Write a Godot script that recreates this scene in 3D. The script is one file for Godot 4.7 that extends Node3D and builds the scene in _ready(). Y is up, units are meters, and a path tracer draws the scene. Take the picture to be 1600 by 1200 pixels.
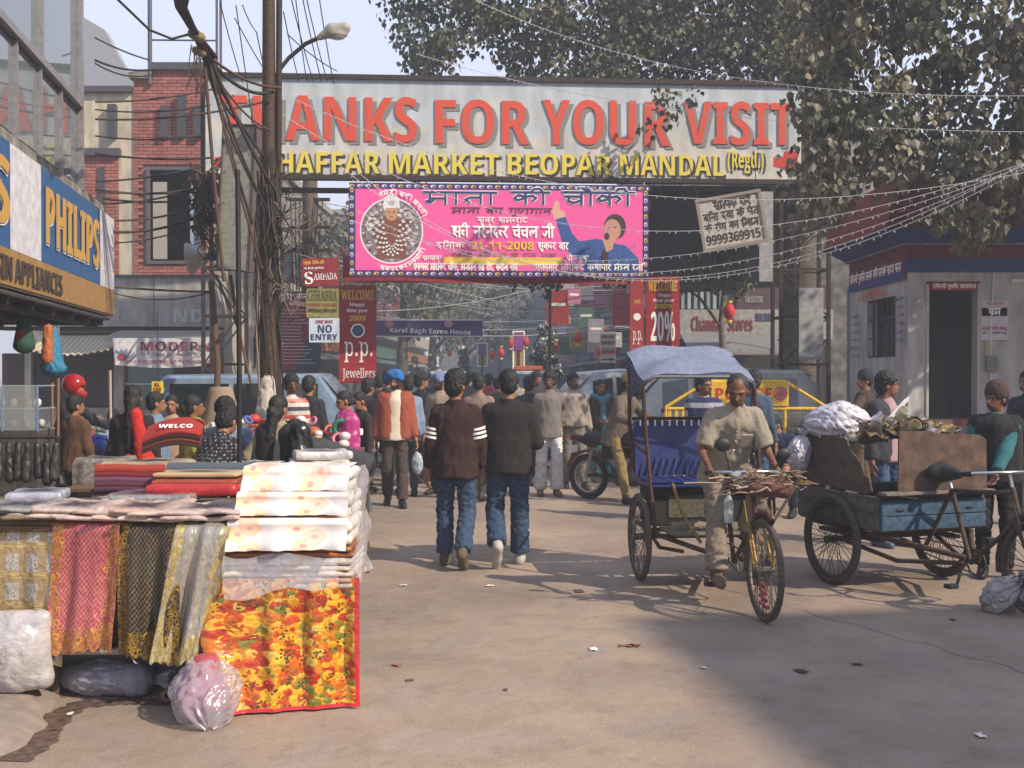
extends Node3D

const F := 1715.0        # focal length in photo pixels
const EYE := 1.7         # camera height
const HZ := 585.0        # horizon row of the photo

class Geo:
	var v := PackedVector3Array()
	var n := PackedVector3Array()
	var t := PackedVector2Array()
	var c := PackedColorArray()
	var i := PackedInt32Array()
	var col := Color.WHITE
	func vert(p: Vector3, nn: Vector3, u: Vector2) -> int:
		v.append(p); n.append(nn); t.append(u); c.append(col)
		return v.size() - 1
	func quad(a: Vector3, b: Vector3, cc: Vector3, d: Vector3, u0 := Vector2.ZERO, u1 := Vector2.ONE) -> void:
		var nn := (cc - a).cross(b - a)
		if nn.length_squared() < 1e-14: nn = (d - a).cross(cc - a)
		nn = nn.normalized()
		var k := vert(a, nn, u0)
		vert(b, nn, Vector2(u1.x, u0.y)); vert(cc, nn, u1); vert(d, nn, Vector2(u0.x, u1.y))
		i.append_array(PackedInt32Array([k, k + 1, k + 2, k, k + 2, k + 3]))
	func tri(a: Vector3, b: Vector3, cc: Vector3) -> void:
		var nn := (cc - a).cross(b - a).normalized()
		var k := vert(a, nn, Vector2(a.x, -a.y)); vert(b, nn, Vector2(b.x, -b.y)); vert(cc, nn, Vector2(cc.x, -cc.y))
		i.append_array(PackedInt32Array([k, k + 1, k + 2]))
	func box(o: Vector3, s: Vector3, bs := Basis.IDENTITY, bev := 0.0) -> Geo:
		var h := s * 0.5
		for ax in 3:
			for sg in [-1.0, 1.0]:
				var nv := Vector3.ZERO; nv[ax] = sg
				var a1 := (ax + 1) % 3
				var a2 := (ax + 2) % 3
				var p := []
				for q in [[-1, -1], [-1, 1], [1, 1], [1, -1]]:
					var w := Vector3.ZERO
					w[ax] = sg * h[ax]; w[a1] = q[0] * (h[a1] - bev); w[a2] = q[1] * (h[a2] - bev)
					p.append(o + bs * w)
				var su := Vector2(s[a1], s[a2])
				if sg > 0: quad(p[0], p[1], p[2], p[3], Vector2.ZERO, su)
				else: quad(p[0], p[3], p[2], p[1], Vector2.ZERO, su)
		if bev > 0.0:
			for ax in 3:
				var a1 := (ax + 1) % 3
				var a2 := (ax + 2) % 3
				for s1 in [-1.0, 1.0]:
					for s2 in [-1.0, 1.0]:
						var p := []
						for e in [[-1, 0], [1, 0], [1, 1], [-1, 1]]:
							var w := Vector3.ZERO
							w[ax] = e[0] * (h[ax] - bev)
							w[a1] = s1 * (h[a1] - (bev if e[1] == 0 else 0.0))
							w[a2] = s2 * (h[a2] - (0.0 if e[1] == 0 else bev))
							p.append(o + bs * w)
						if s1 * s2 > 0: quad(p[0], p[1], p[2], p[3])
						else: quad(p[3], p[2], p[1], p[0])
		return self
	func bar(a: Vector3, b: Vector3, w: float, h: float, up := Vector3.UP) -> Geo:
		var z := (b - a).normalized()
		if absf(z.dot(up)) > 0.98: up = Vector3.RIGHT
		var x := up.cross(z).normalized()
		return box((a + b) * 0.5, Vector3(w, h, a.distance_to(b)), Basis(x, z.cross(x), z))
	func tube(p: PackedVector3Array, r: Variant, sides := 8, caps := true, closed := false, flat := 1.0) -> Geo:
		var m := p.size()
		if m < 2: return self
		var up := Vector3.UP
		var d0 := (p[1] - p[0]).normalized()
		if absf(d0.dot(up)) > 0.9: up = Vector3.RIGHT
		var x := up.cross(d0).normalized()
		var base := v.size()
		var lenacc := 0.0
		for k in m:
			var d: Vector3
			if closed: d = (p[(k + 1) % m] - p[(k - 1 + m) % m]).normalized()
			else: d = (p[mini(k + 1, m - 1)] - p[maxi(k - 1, 0)]).normalized()
			x = (x - d * x.dot(d)).normalized()
			var y := d.cross(x)
			var rr: float = r[k] if not (r is float or r is int) else r
			if k > 0: lenacc += p[k].distance_to(p[k - 1])
			for s in sides + 1:
				var a := TAU * s / sides
				var nn := x * cos(a) + y * sin(a) * flat
				vert(p[k] + nn * rr, nn.normalized(), Vector2(float(s) / sides, lenacc))
		var rows := m if closed else m - 1
		for k in rows:
			var k2 := (k + 1) % m
			for s in sides:
				var a := base + k * (sides + 1) + s
				var b := base + k2 * (sides + 1) + s
				i.append_array(PackedInt32Array([a, b + 1, a + 1, a, b, b + 1]))
		if caps and not closed:
			for e in 2:
				var k := 0 if e == 0 else m - 1
				var dn := (p[0] - p[1]).normalized() if e == 0 else (p[m - 1] - p[m - 2]).normalized()
				var ce := vert(p[k], dn, Vector2.ZERO)
				for s in sides + 1: vert(v[base + k * (sides + 1) + s], dn, Vector2.ZERO)
				for s in sides:
					if e == 0: i.append_array(PackedInt32Array([ce, ce + 1 + s, ce + 2 + s]))
					else: i.append_array(PackedInt32Array([ce, ce + 2 + s, ce + 1 + s]))
		return self
	func ring(o: Vector3, axis: Vector3, rad: float, r: float, seg := 28, sides := 7, flat := 1.0) -> Geo:
		var z := axis.normalized()
		var x := (Vector3.UP if absf(z.y) < 0.9 else Vector3.RIGHT).cross(z).normalized()
		var y := z.cross(x)
		var p := PackedVector3Array()
		for s in seg: p.append(o + (x * cos(TAU * s / seg) + y * sin(TAU * s / seg)) * rad)
		return tube(p, r, sides, false, true, flat)
	func lathe(prof: Array, tr := Transform3D.IDENTITY, seg := 16, ang := TAU) -> Geo:
		for k in prof.size() - 1:
			var a: Vector2 = prof[k]
			var b: Vector2 = prof[k + 1]
			var d := (b - a).normalized()
			var base := v.size()
			for s in seg + 1:
				var q := ang * s / seg
				var e := Vector3(cos(q), 0, sin(q))
				var nn := (tr.basis * (e * d.y - Vector3.UP * d.x)).normalized()
				vert(tr * (e * a.x + Vector3.UP * a.y), nn, Vector2(float(s) / seg, float(k) / prof.size()))
				vert(tr * (e * b.x + Vector3.UP * b.y), nn, Vector2(float(s) / seg, float(k + 1) / prof.size()))
			for s in seg:
				var q := base + s * 2
				i.append_array(PackedInt32Array([q, q + 3, q + 1, q, q + 2, q + 3]))
		return self
	func ell(o: Vector3, r: Vector3, bs := Basis.IDENTITY, la := 8, lo := 12) -> Geo:
		var base := v.size()
		for a in la + 1:
			var ph := PI * a / la
			for b in lo + 1:
				var th := TAU * b / lo
				var e := Vector3(sin(ph) * cos(th), cos(ph), sin(ph) * sin(th))
				vert(o + bs * (e * r), (bs * (e / r)).normalized(), Vector2(float(b) / lo, float(a) / la))
		for a in la:
			for b in lo:
				var q := base + a * (lo + 1) + b
				i.append_array(PackedInt32Array([q, q + lo + 1, q + lo + 2, q, q + lo + 2, q + 1]))
		return self
	func sheet(rows: Array, th := 0.0, us := Vector2.ONE, flipn := false) -> Geo:
		var R := rows.size()
		var C: int = rows[0].size()
		var nr := []
		for a in R:
			var l := PackedVector3Array()
			for b in C:
				var du: Vector3 = rows[a][mini(b + 1, C - 1)] - rows[a][maxi(b - 1, 0)]
				var dv: Vector3 = rows[mini(a + 1, R - 1)][b] - rows[maxi(a - 1, 0)][b]
				var q := dv.cross(du).normalized()
				l.append(-q if flipn else q)
			nr.append(l)
		for side in (2 if th > 0.0 else 1):
			var base := v.size()
			var f := 1.0 if side == 0 else -1.0
			for a in R:
				for b in C:
					vert(rows[a][b] + nr[a][b] * f * th * 0.5, nr[a][b] * f, Vector2(float(b) / (C - 1) * us.x, float(a) / (R - 1) * us.y))
			for a in R - 1:
				for b in C - 1:
					var q := base + a * C + b
					if (side == 0) != flipn: i.append_array(PackedInt32Array([q, q + 1, q + C + 1, q, q + C + 1, q + C]))
					else: i.append_array(PackedInt32Array([q, q + C + 1, q + 1, q, q + C, q + C + 1]))
		if th > 0.0:
			for a in R - 1:
				for b in [0, C - 1]:
					edge(rows[a][b], rows[a + 1][b], nr[a][b] * th * 0.5, nr[a + 1][b] * th * 0.5)
			for b in C - 1:
				for a in [0, R - 1]:
					edge(rows[a][b], rows[a][b + 1], nr[a][b] * th * 0.5, nr[a][b + 1] * th * 0.5)
		return self
	func edge(p: Vector3, q: Vector3, np: Vector3, nq: Vector3) -> void:
		quad(p + np, q + nq, q - nq, p - np)
	func prism(poly: PackedVector2Array, depth: float, tr := Transform3D.IDENTITY, caps := true) -> Geo:
		var m := poly.size()
		if Geometry2D.is_polygon_clockwise(poly): poly.reverse()
		var nf := (tr.basis * Vector3(0, 0, 1)).normalized()
		if caps:
			var ix := Geometry2D.triangulate_polygon(poly)
			for side in 2:
				var base := v.size()
				for p in poly: vert(tr * Vector3(p.x, p.y, 0.0 if side == 0 else -depth), nf * (1.0 if side == 0 else -1.0), Vector2(p.x, -p.y))
				for k in ix.size() / 3:
					var a := poly[ix[k * 3]]
					var cw := (poly[ix[k * 3 + 1]] - a).cross(poly[ix[k * 3 + 2]] - a) < 0.0
					if cw == (side == 0): i.append_array(PackedInt32Array([base + ix[k * 3], base + ix[k * 3 + 1], base + ix[k * 3 + 2]]))
					else: i.append_array(PackedInt32Array([base + ix[k * 3], base + ix[k * 3 + 2], base + ix[k * 3 + 1]]))
		for k in m:
			var a := poly[k]
			var b := poly[(k + 1) % m]
			quad(tr * Vector3(b.x, b.y, 0), tr * Vector3(a.x, a.y, 0), tr * Vector3(a.x, a.y, -depth), tr * Vector3(b.x, b.y, -depth), Vector2.ZERO, Vector2(a.distance_to(b), depth))
		return self
	func ribbon(p: PackedVector2Array, w: float, tr: Transform3D) -> void:
		for k in p.size() - 1:
			var a := p[k]
			var b := p[k + 1]
			var d := (b - a).normalized() * w * 0.5
			var s := Vector2(-d.y, d.x)
			a -= d * 0.6; b += d * 0.6
			var z := Vector3(0, 0, .00003 * k)
			quad(tr * (v3(a + s) + z), tr * (v3(b + s) + z), tr * (v3(b - s) + z), tr * (v3(a - s) + z))
	func v3(p: Vector2) -> Vector3: return Vector3(p.x, p.y, 0)
	func arr(a: Array, tr: Transform3D, mirror := false) -> void:
		var base := v.size()
		var pv: PackedVector3Array = a[0]
		var pn: PackedVector3Array = a[1]
		for k in pv.size():
			v.append(tr * pv[k]); n.append((tr.basis * pn[k]).normalized()); t.append(Vector2.ZERO)
			c.append(a[3][k] if a.size() > 3 else col)
		var ix: PackedInt32Array = a[2]
		for k in range(0, ix.size(), 3):
			if mirror: i.append_array(PackedInt32Array([base + ix[k], base + ix[k + 2], base + ix[k + 1]]))
			else: i.append_array(PackedInt32Array([base + ix[k], base + ix[k + 1], base + ix[k + 2]]))
	func mesh() -> ArrayMesh:
		var a := []
		a.resize(Mesh.ARRAY_MAX)
		a[Mesh.ARRAY_VERTEX] = v; a[Mesh.ARRAY_NORMAL] = n; a[Mesh.ARRAY_TEX_UV] = t; a[Mesh.ARRAY_COLOR] = c; a[Mesh.ARRAY_INDEX] = i
		var m := ArrayMesh.new()
		m.add_surface_from_arrays(Mesh.PRIMITIVE_TRIANGLES, a)
		return m

# ---------------------------------------------------------------- naming and tagging
var used := {}
var rng := RandomNumberGenerator.new()
func numbered(called: String) -> String:
	var k: int = used.get(called, 0)
	used[called] = k + 1
	return called if k == 0 else "%s_%03d" % [called, k]
func put(o: Node3D, called: String, label: String, category: String, group := "") -> Node3D:
	o.name = numbered(called)
	add_child(o)
	o.set_meta("label", label); o.set_meta("category", category)
	if group != "": o.set_meta("group", group)
	return o
func thing(called: String, label: String, category: String, at := Vector3.ZERO, turn := 0.0, group := "") -> Node3D:
	var o := Node3D.new()
	o.position = at; o.rotation.y = turn
	return put(o, called, label, category, group)
func part(g: Variant, called: String, m: Material, parent: Node3D, tr := Transform3D.IDENTITY) -> MeshInstance3D:
	var o := MeshInstance3D.new()
	o.mesh = g.mesh() if g is Geo else g
	o.material_override = m
	o.name = called
	o.transform = tr
	parent.add_child(o, true)
	return o
func single(g: Variant, called: String, m: Material, label: String, category: String, at := Vector3.ZERO, turn := 0.0, group := "") -> MeshInstance3D:
	var o := MeshInstance3D.new()
	o.mesh = g.mesh() if g is Geo else g
	o.material_override = m
	o.position = at; o.rotation.y = turn
	put(o, called, label, category, group)
	return o
func struct(g: Geo, called: String, m: Material) -> MeshInstance3D:
	var o := MeshInstance3D.new()
	o.mesh = g.mesh(); o.material_override = m; o.name = called
	add_child(o)
	o.set_meta("kind", "structure")
	return o
func twin(o: Node3D, label: String, at: Vector3, turn: float, group := "") -> Node3D:
	var base := String(o.name)
	var r := RegEx.create_from_string("_\\d+$")
	base = r.sub(base, "")
	var d: Node3D = o.duplicate()
	d.name = numbered(base)
	add_child(d)
	d.position = at; d.rotation.y = turn
	d.set_meta("label", label)
	if group != "": d.set_meta("group", group)
	return d
# photo pixel and depth to a point
func at(px: float, py: float, d: float) -> Vector3: return Vector3((px - 800.0) * d / F, EYE + (HZ - py) * d / F, -d)
func gnd(px: float, d: float) -> Vector3: return Vector3((px - 800.0) * d / F, 0, -d)
func floor_at(px: float, py: float) -> Vector3: return gnd(px, F * EYE / (py - HZ))
func pv(a: Array) -> PackedVector3Array: return PackedVector3Array(a)
func sag(a: Vector3, b: Vector3, drop: float, seg := 14) -> PackedVector3Array:
	var p := PackedVector3Array()
	for k in seg + 1:
		var t := float(k) / seg
		p.append(a.lerp(b, t) - Vector3(0, drop * 4.0 * t * (1.0 - t), 0))
	return p

# ---------------------------------------------------------------- materials
var tex := {}
func noise_tex(key: String, type: int, freq: float, lo: float, hi: float, oct := 4, normal := false, bump := 4.0) -> NoiseTexture2D:
	if tex.has(key): return tex[key]
	var fn := FastNoiseLite.new()
	fn.noise_type = type; fn.frequency = freq; fn.fractal_octaves = oct; fn.seed = key.hash() % 1000
	var nt := NoiseTexture2D.new()
	nt.width = 512; nt.height = 512; nt.seamless = true; nt.noise = fn
	if normal:
		nt.as_normal_map = true; nt.bump_strength = bump
	else:
		var gr := Gradient.new()
		gr.set_color(0, Color(lo, lo, lo)); gr.set_color(1, Color(hi, hi, hi))
		nt.color_ramp = gr
	tex[key] = nt
	return nt
func C(hex: String) -> Color: return Color.html(hex)
func M(c: Variant, rough := 0.85, tx := "", sc := 1.0, metal := 0.0, nrm := "", nsc := 0.6) -> StandardMaterial3D:
	var m := StandardMaterial3D.new()
	m.albedo_color = C(c) if c is String else c
	m.roughness = rough
	m.metallic = metal
	m.cull_mode = BaseMaterial3D.CULL_DISABLED
	if tx != "":
		m.albedo_texture = tex[tx]
		m.uv1_triplanar = true; m.uv1_world_triplanar = true
		m.uv1_scale = Vector3.ONE * sc
	if nrm != "":
		m.normal_enabled = true; m.normal_texture = tex[nrm]; m.normal_scale = nsc
		m.uv1_triplanar = true; m.uv1_world_triplanar = true
		m.uv1_scale = Vector3.ONE * sc
	return m
func MV(rough := 0.85) -> StandardMaterial3D:   # colours from the vertices
	var m := M(Color.WHITE, rough)
	m.vertex_color_use_as_albedo = true
	return m
func streaked(c: String, rough := .88, sc := 1.0) -> StandardMaterial3D:   # plaster with rain streaks
	var m := M(c, rough, "stain", 1.0)
	m.uv1_scale = Vector3(.3, .08, .3) * sc
	return m
func own_axes(m: StandardMaterial3D) -> StandardMaterial3D:
	m.uv1_world_triplanar = false
	return m
func flat_uv(m: StandardMaterial3D) -> StandardMaterial3D:
	m.uv1_triplanar = false
	m.uv1_world_triplanar = false
	return m
func glass(c := "9fb0b8", a := 0.28) -> StandardMaterial3D:
	var m := StandardMaterial3D.new()
	m.albedo_color = Color(C(c), a); m.roughness = 0.04; m.metallic_specular = 0.6
	m.transparency = BaseMaterial3D.TRANSPARENCY_ALPHA
	return m
func image_mat(im: Image, rough := 0.7) -> StandardMaterial3D:
	var m := StandardMaterial3D.new()
	m.albedo_texture = ImageTexture.create_from_image(im)
	m.roughness = rough; m.cull_mode = BaseMaterial3D.CULL_DISABLED
	return m
func lin(hex: String) -> Color: return C(hex).srgb_to_linear()

# ---------------------------------------------------------------- lettering
var fonts := {}
func font(style: String) -> Font:
	if not fonts.has(style):
		var f := SystemFont.new()
		f.font_names = PackedStringArray(["Droid Serif" if style.begins_with("serif") else "Droid Sans"])
		f.font_weight = 700 if style.ends_with("bold") else 400
		fonts[style] = f
	return fonts[style]
# letters fitted to a box w by h whose centre is the origin of tr; the face looks along +z of tr
func letters(parent: Node3D, s: String, w: float, h: float, m: Material, tr: Transform3D, style := "bold", depth := 0.006, called := "lettering") -> MeshInstance3D:
	var tm := TextMesh.new()
	tm.text = s; tm.font = font(style); tm.font_size = 64; tm.pixel_size = 0.01; tm.depth = 1.0
	tm.curve_step = 2.0
	var bb := tm.get_aabb()
	if h > .25 and s.length() > 1:     # big raised letters: each a part of its own
		var fx := w / bb.size.x
		var fy := h / bb.size.y
		var f := font(style)
		var total := f.get_string_size(s, HORIZONTAL_ALIGNMENT_LEFT, -1, 64).x
		for k in s.length():
			if s[k] == " ": continue
			var lm := TextMesh.new()
			lm.text = s[k]; lm.font = f; lm.font_size = 64; lm.pixel_size = .01; lm.depth = 1.0; lm.curve_step = 2.0
			var x0 := f.get_string_size(s.substr(0, k), HORIZONTAL_ALIGNMENT_LEFT, -1, 64).x
			var x1 := f.get_string_size(s.substr(0, k + 1), HORIZONTAL_ALIGNMENT_LEFT, -1, 64).x
			var cx := ((x0 + x1) * .5 - total * .5) * .01
			part(lm, "letter" if called == "lettering" else called, m, parent, tr * Transform3D(Basis.from_scale(Vector3(fx, fy, depth)), Vector3((cx - bb.get_center().x) * fx, -bb.get_center().y * fy, depth * .5)))
		return null
	var o := MeshInstance3D.new()
	o.mesh = tm; o.material_override = m; o.name = called
	var sx := w / bb.size.x
	var sy := h / bb.size.y
	var ce := bb.get_center()
	o.transform = tr * Transform3D(Basis.from_scale(Vector3(sx, sy, depth)), Vector3(-ce.x * sx, -ce.y * sy, depth * 0.5))
	parent.add_child(o, true)
	return o
# strokes of Devanagari letters: advance, then polylines (headline at y = 1)
var DV := {
	"k": [0.95, [.48, 1, .48, 0], [.48, .62, .22, .75, .08, .5, .2, .3, .48, .52], [.48, .6, .72, .72, .85, .5, .74, .28]],
	"A": [0.3, [.15, 1, .15, 0]], "I": [0.36, [.15, 1, .15, 0], [-.3, 1, -.18, 1.3, .04, 1.32, .15, 1]],
	"i": [0.3, [.15, 1, .15, 0], [.15, 1, .22, 1.3, .5, 1.32, .62, 1.05]],
	"o": [0.32, [.15, 1, .15, 0], [.15, 1, -.1, 1.3]], "O": [0.32, [.15, 1, .15, 0], [.15, 1, -.1, 1.3], [.15, 1, .05, 1.36, -.2, 1.36]],
	"e": [0.0, [-.15, 1, -.4, 1.3]], "u": [0.0, [-.2, 0, -.4, -.12, -.25, -.3, -.08, -.2]], ".": [0.0, [-.3, 1.2, -.22, 1.2]], "~": [0.0, [-.5, 1.25, -.35, 1.12, -.2, 1.25]],
	"m": [0.78, [.62, 1, .62, 0], [.17, 1, .17, .3, .06, .18, .2, .1, .28, .3], [.17, .45, .62, .45]],
	"t": [0.72, [.57, 1, .57, 0], [.57, .56, .26, .56, .12, .36, .26, .08]],
	"c": [0.78, [.62, 1, .62, 0], [.06, .66, .62, .66], [.22, .66, .16, .3, .36, .14, .62, .36]],
	"g": [0.66, [.2, 1, .2, .34, .07, .22], [.52, 1, .52, 0]],
	"N": [0.9, [.1, 1, .1, .5, .24, .3, .38, .45, .38, 1], [.72, 1, .72, 0]],
	"n": [0.66, [.52, 1, .52, 0], [.52, .55, .14, .55, .1, .42, .24, .42]],
	"s": [0.84, [.68, 1, .68, 0], [.18, 1, .34, .8, .18, .56, .08, .52], [.18, .56, .5, .02], [.34, .5, .68, .5]],
	"v": [0.68, [.53, 1, .53, 0], [.53, .66, .26, .72, .1, .48, .26, .24, .53, .48]],
	"b": [0.68, [.53, 1, .53, 0], [.53, .66, .26, .72, .1, .48, .26, .24, .53, .48], [.2, .34, .46, .62]],
	"r": [0.5, [.15, 1, .34, .8, .18, .55, .08, .5, .4, .02]],
	"S": [0.9, [.74, 1, .74, 0], [.4, .92, .18, .86, .16, .62, .36, .6, .4, .8, .2, .4, .48, .04], [.4, .5, .74, .5]],
	"d": [0.58, [.3, 1, .3, .8, .1, .56, .2, .3, .42, .42, .28, .24, .46, 0]],
	"l": [0.88, [.72, 1, .72, 0], [.72, .56, .54, .68, .42, .4, .3, .68, .12, .5, .2, .18]],
	"j": [0.8, [.65, 1, .65, 0], [.65, .56, .36, .56, .36, .3, .2, .18, .08, .36]],
	"p": [0.68, [.53, 1, .53, 0], [.12, 1, .12, .5, .26, .38, .53, .5]],
	"f": [0.95, [.53, 1, .53, 0], [.12, 1, .12, .5, .26, .38, .53, .5], [.53, .6, .75, .72, .88, .5, .78, .28]],
	"T": [0.62, [.3, 1, .3, .82, .1, .62, .1, .3, .3, .14, .52, .26]],
	"D": [0.6, [.3, 1, .3, .82, .1, .66, .36, .5, .42, .24, .14, .14]],
	"K": [1.05, [.15, 1, .34, .8, .18, .55, .08, .5, .4, .02], [.9, 1, .9, 0], [.9, .66, .64, .72, .48, .48, .64, .24, .9, .48]],
	"y": [0.68, [.53, 1, .53, 0], [.1, .95, .26, .76, .12, .54, .26, .34, .53, .5]],
	"h": [0.72, [.57, 1, .57, 0], [.1, .9, .26, .9, .2, .62, .12, .4, .3, .24, .57, .44]],
	"x": [0.4, [.04, .62, .3, .62], [.16, .62, .1, .36, .26, .2]], "a": [0.95, [.78, 1, .78, 0], [.1, .9, .3, .9, .26, .56, .12, .5, .36, .46, .3, .12, .08, .2], [.36, .5, .78, .5]],
	":": [0.4, [.2, .3, .24, .3], [.2, .7, .24, .7]], ",": [0.3, [.1, .08, .06, -.12]], "q": [0.66, [.12, 0, .3, .2, .5, .2]]}
func deva(parent: Node3D, s: String, w: float, h: float, m: Material, tr: Transform3D, weight := 0.13, called := "lettering") -> MeshInstance3D:
	var strokes := []
	var x := 0.0
	for word in s.split(" "):
		var x0 := x
		for ch in word:
			if not DV.has(ch): continue
			var gl: Array = DV[ch]
			for k in range(1, gl.size()):
				var p := PackedVector2Array()
				for q in range(0, gl[k].size(), 2): p.append(Vector2(x + gl[k][q], gl[k][q + 1]))
				strokes.append(p)
			x += gl[0]
		if x > x0 + 0.45: strokes.append(PackedVector2Array([Vector2(x0 - 0.02, 1), Vector2(x + 0.02, 1)]))
		x += 0.45
	x = maxf(x - 0.45, 0.3)
	var g := Geo.new()
	var sx := w / x
	var sy := h / 1.3
	var lift := 0.0
	for p in strokes:
		lift += .00015
		var q := PackedVector2Array()
		for e in p: q.append(Vector2((e.x - x * 0.5) * sx, (e.y - 0.5) * sy))
		g.ribbon(q, weight * 1.2 * sy, Transform3D(Basis.IDENTITY, Vector3(0, 0, lift)))
	return part(g, called, m, parent, tr)
# ---------------------------------------------------------------- smooth bodies: distance fields meshed as surface nets
# bone: [kind, a, b, ra, rb]; kind 0 round cone, 1 cone cut flat at b, 2 ellipsoid (a centre, b radii), 3 ellipsoid that is taken away
func field(bones: Array, cell: float, k: float, wob := 0.0, wfreq := 9.0, seed_ := 1, vy := .45) -> Array:
	var lo := Vector3.INF
	var hi := -Vector3.INF
	for b in bones:
		if b[0] == 3: continue
		if b[0] == 2:
			lo = lo.min(b[1] - b[2]); hi = hi.max(b[1] + b[2])
		else:
			var r := Vector3.ONE * maxf(b[3], b[4])
			lo = lo.min(b[1] - r).min(b[2] - r); hi = hi.max(b[1] + r).max(b[2] + r)
	lo -= Vector3.ONE * cell * 2.5; hi += Vector3.ONE * cell * 2.5
	var nx := int((hi.x - lo.x) / cell) + 2
	var ny := int((hi.y - lo.y) / cell) + 2
	var nz := int((hi.z - lo.z) / cell) + 2
	var f := PackedFloat32Array()
	f.resize(nx * ny * nz)
	f.fill(0.5)
	var sy := nx
	var sz := nx * ny
	for b in bones:
		var kind: int = b[0]
		var a: Vector3 = b[1]
		var e: Vector3 = b[2]
		var ra: float = b[3]
		var rb: float = b[4]
		var l: Vector3
		var h: Vector3
		var mg := k + cell * 2.0
		if kind >= 2:
			l = a - e - Vector3.ONE * mg; h = a + e + Vector3.ONE * mg
		else:
			var rm := maxf(ra, rb) + mg
			l = a.min(e) - Vector3.ONE * rm; h = a.max(e) + Vector3.ONE * rm
		var x0 := clampi(int((l.x - lo.x) / cell), 0, nx - 1)
		var x1 := clampi(int((h.x - lo.x) / cell) + 1, 0, nx - 1)
		var y0 := clampi(int((l.y - lo.y) / cell), 0, ny - 1)
		var y1 := clampi(int((h.y - lo.y) / cell) + 1, 0, ny - 1)
		var z0 := clampi(int((l.z - lo.z) / cell), 0, nz - 1)
		var z1 := clampi(int((h.z - lo.z) / cell) + 1, 0, nz - 1)
		var ab := e - a
		var l2 := maxf(ab.length_squared(), 1e-9)
		var len := sqrt(l2)
		var mr := minf(e.x, minf(e.y, e.z))
		var ie := Vector3(1.0 / maxf(absf(e.x), 1e-6), 1.0 / maxf(absf(e.y), 1e-6), 1.0 / maxf(absf(e.z), 1e-6))
		for z in range(z0, z1 + 1):
			for y in range(y0, y1 + 1):
				var at0 := z * sz + y * sy
				var p := Vector3(lo.x + x0 * cell, lo.y + y * cell, lo.z + z * cell)
				for x in range(x0, x1 + 1):
					var d: float
					if kind >= 2:
						d = (((p - a) * ie).length() - 1.0) * mr
					else:
						var ap := p - a
						var t := ap.dot(ab) / l2
						if kind == 1 and t > 1.0:
							d = maxf((ap - ab * t).length() - rb, (t - 1.0) * len)
						else:
							t = clampf(t, 0.0, 1.0)
							d = (ap - ab * t).length() - lerpf(ra, rb, t)
					var o := f[at0 + x]
					if kind == 3:
						if -d > o: f[at0 + x] = -d
					else:
						var hh := k - absf(o - d)
						f[at0 + x] = minf(o, d) - (hh * hh / (4.0 * k) if hh > 0.0 else 0.0)
					p.x += cell
	# surface nets
	var id := PackedInt32Array()
	id.resize(nx * ny * nz)
	id.fill(-1)
	var vv := PackedVector3Array()
	var ix := PackedInt32Array()
	var offs := [0, 1, sy, sy + 1, sz, sz + 1, sz + sy, sz + sy + 1]
	var cr := [Vector3(0, 0, 0), Vector3(1, 0, 0), Vector3(0, 1, 0), Vector3(1, 1, 0), Vector3(0, 0, 1), Vector3(1, 0, 1), Vector3(0, 1, 1), Vector3(1, 1, 1)]
	var ed := [[0, 1], [2, 3], [4, 5], [6, 7], [0, 2], [1, 3], [4, 6], [5, 7], [0, 4], [1, 5], [2, 6], [3, 7]]
	var st := [1, sy, sz]
	var quads := PackedInt32Array()
	for z in range(1, nz - 1):
		for y in range(1, ny - 1):
			var q := z * sz + y * sy + 1
			for x in range(1, nx - 1):
				var v0 := f[q]
				if v0 < 0.4:
					var ins := v0 < 0.0
					if (f[q + 1] < 0.0) != ins: quads.append_array(PackedInt32Array([q, 0, 1 if ins else 0]))
					if (f[q + sy] < 0.0) != ins: quads.append_array(PackedInt32Array([q, 1, 1 if ins else 0]))
					if (f[q + sz] < 0.0) != ins: quads.append_array(PackedInt32Array([q, 2, 1 if ins else 0]))
				q += 1
	for w in range(0, quads.size(), 3):
		var q := quads[w]
		var ax := quads[w + 1]
		var s1: int = st[(ax + 1) % 3]
		var s2: int = st[(ax + 2) % 3]
		var cells := [q, q - s1, q - s1 - s2, q - s2]
		var c4 := PackedInt32Array()
		for cc in cells:
			if id[cc] < 0:
				var acc := Vector3.ZERO
				var cnt := 0
				for e in ed:
					var fa := f[cc + offs[e[0]]]
					var fb := f[cc + offs[e[1]]]
					if (fa < 0.0) != (fb < 0.0):
						acc += cr[e[0]].lerp(cr[e[1]], fa / (fa - fb)); cnt += 1
				var zz: int = cc / sz
				var yy: int = (cc - zz * sz) / sy
				var xx: int = cc - zz * sz - yy * sy
				id[cc] = vv.size()
				vv.append(lo + (Vector3(xx, yy, zz) + acc / maxi(cnt, 1)) * cell)
			c4.append(id[cc])
		if quads[w + 2] == 1: ix.append_array(PackedInt32Array([c4[0], c4[2], c4[1], c4[0], c4[3], c4[2]]))
		else: ix.append_array(PackedInt32Array([c4[0], c4[1], c4[2], c4[0], c4[2], c4[3]]))
	var nn := normals_of(vv, ix)
	if wob > 0.0:
		var fn := FastNoiseLite.new()
		fn.frequency = 1.0; fn.fractal_octaves = 2; fn.seed = seed_
		fn.noise_type = FastNoiseLite.TYPE_SIMPLEX
		for q in vv.size():
			var p := vv[q] * wfreq
			var w := .6 - 2.0 * absf(fn.get_noise_3d(p.x + p.y * 0.2, p.y * vy + p.x * 0.3, p.z))
			vv[q] += nn[q] * wob * w
		nn = normals_of(vv, ix)
	return [vv, nn, ix]
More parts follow.
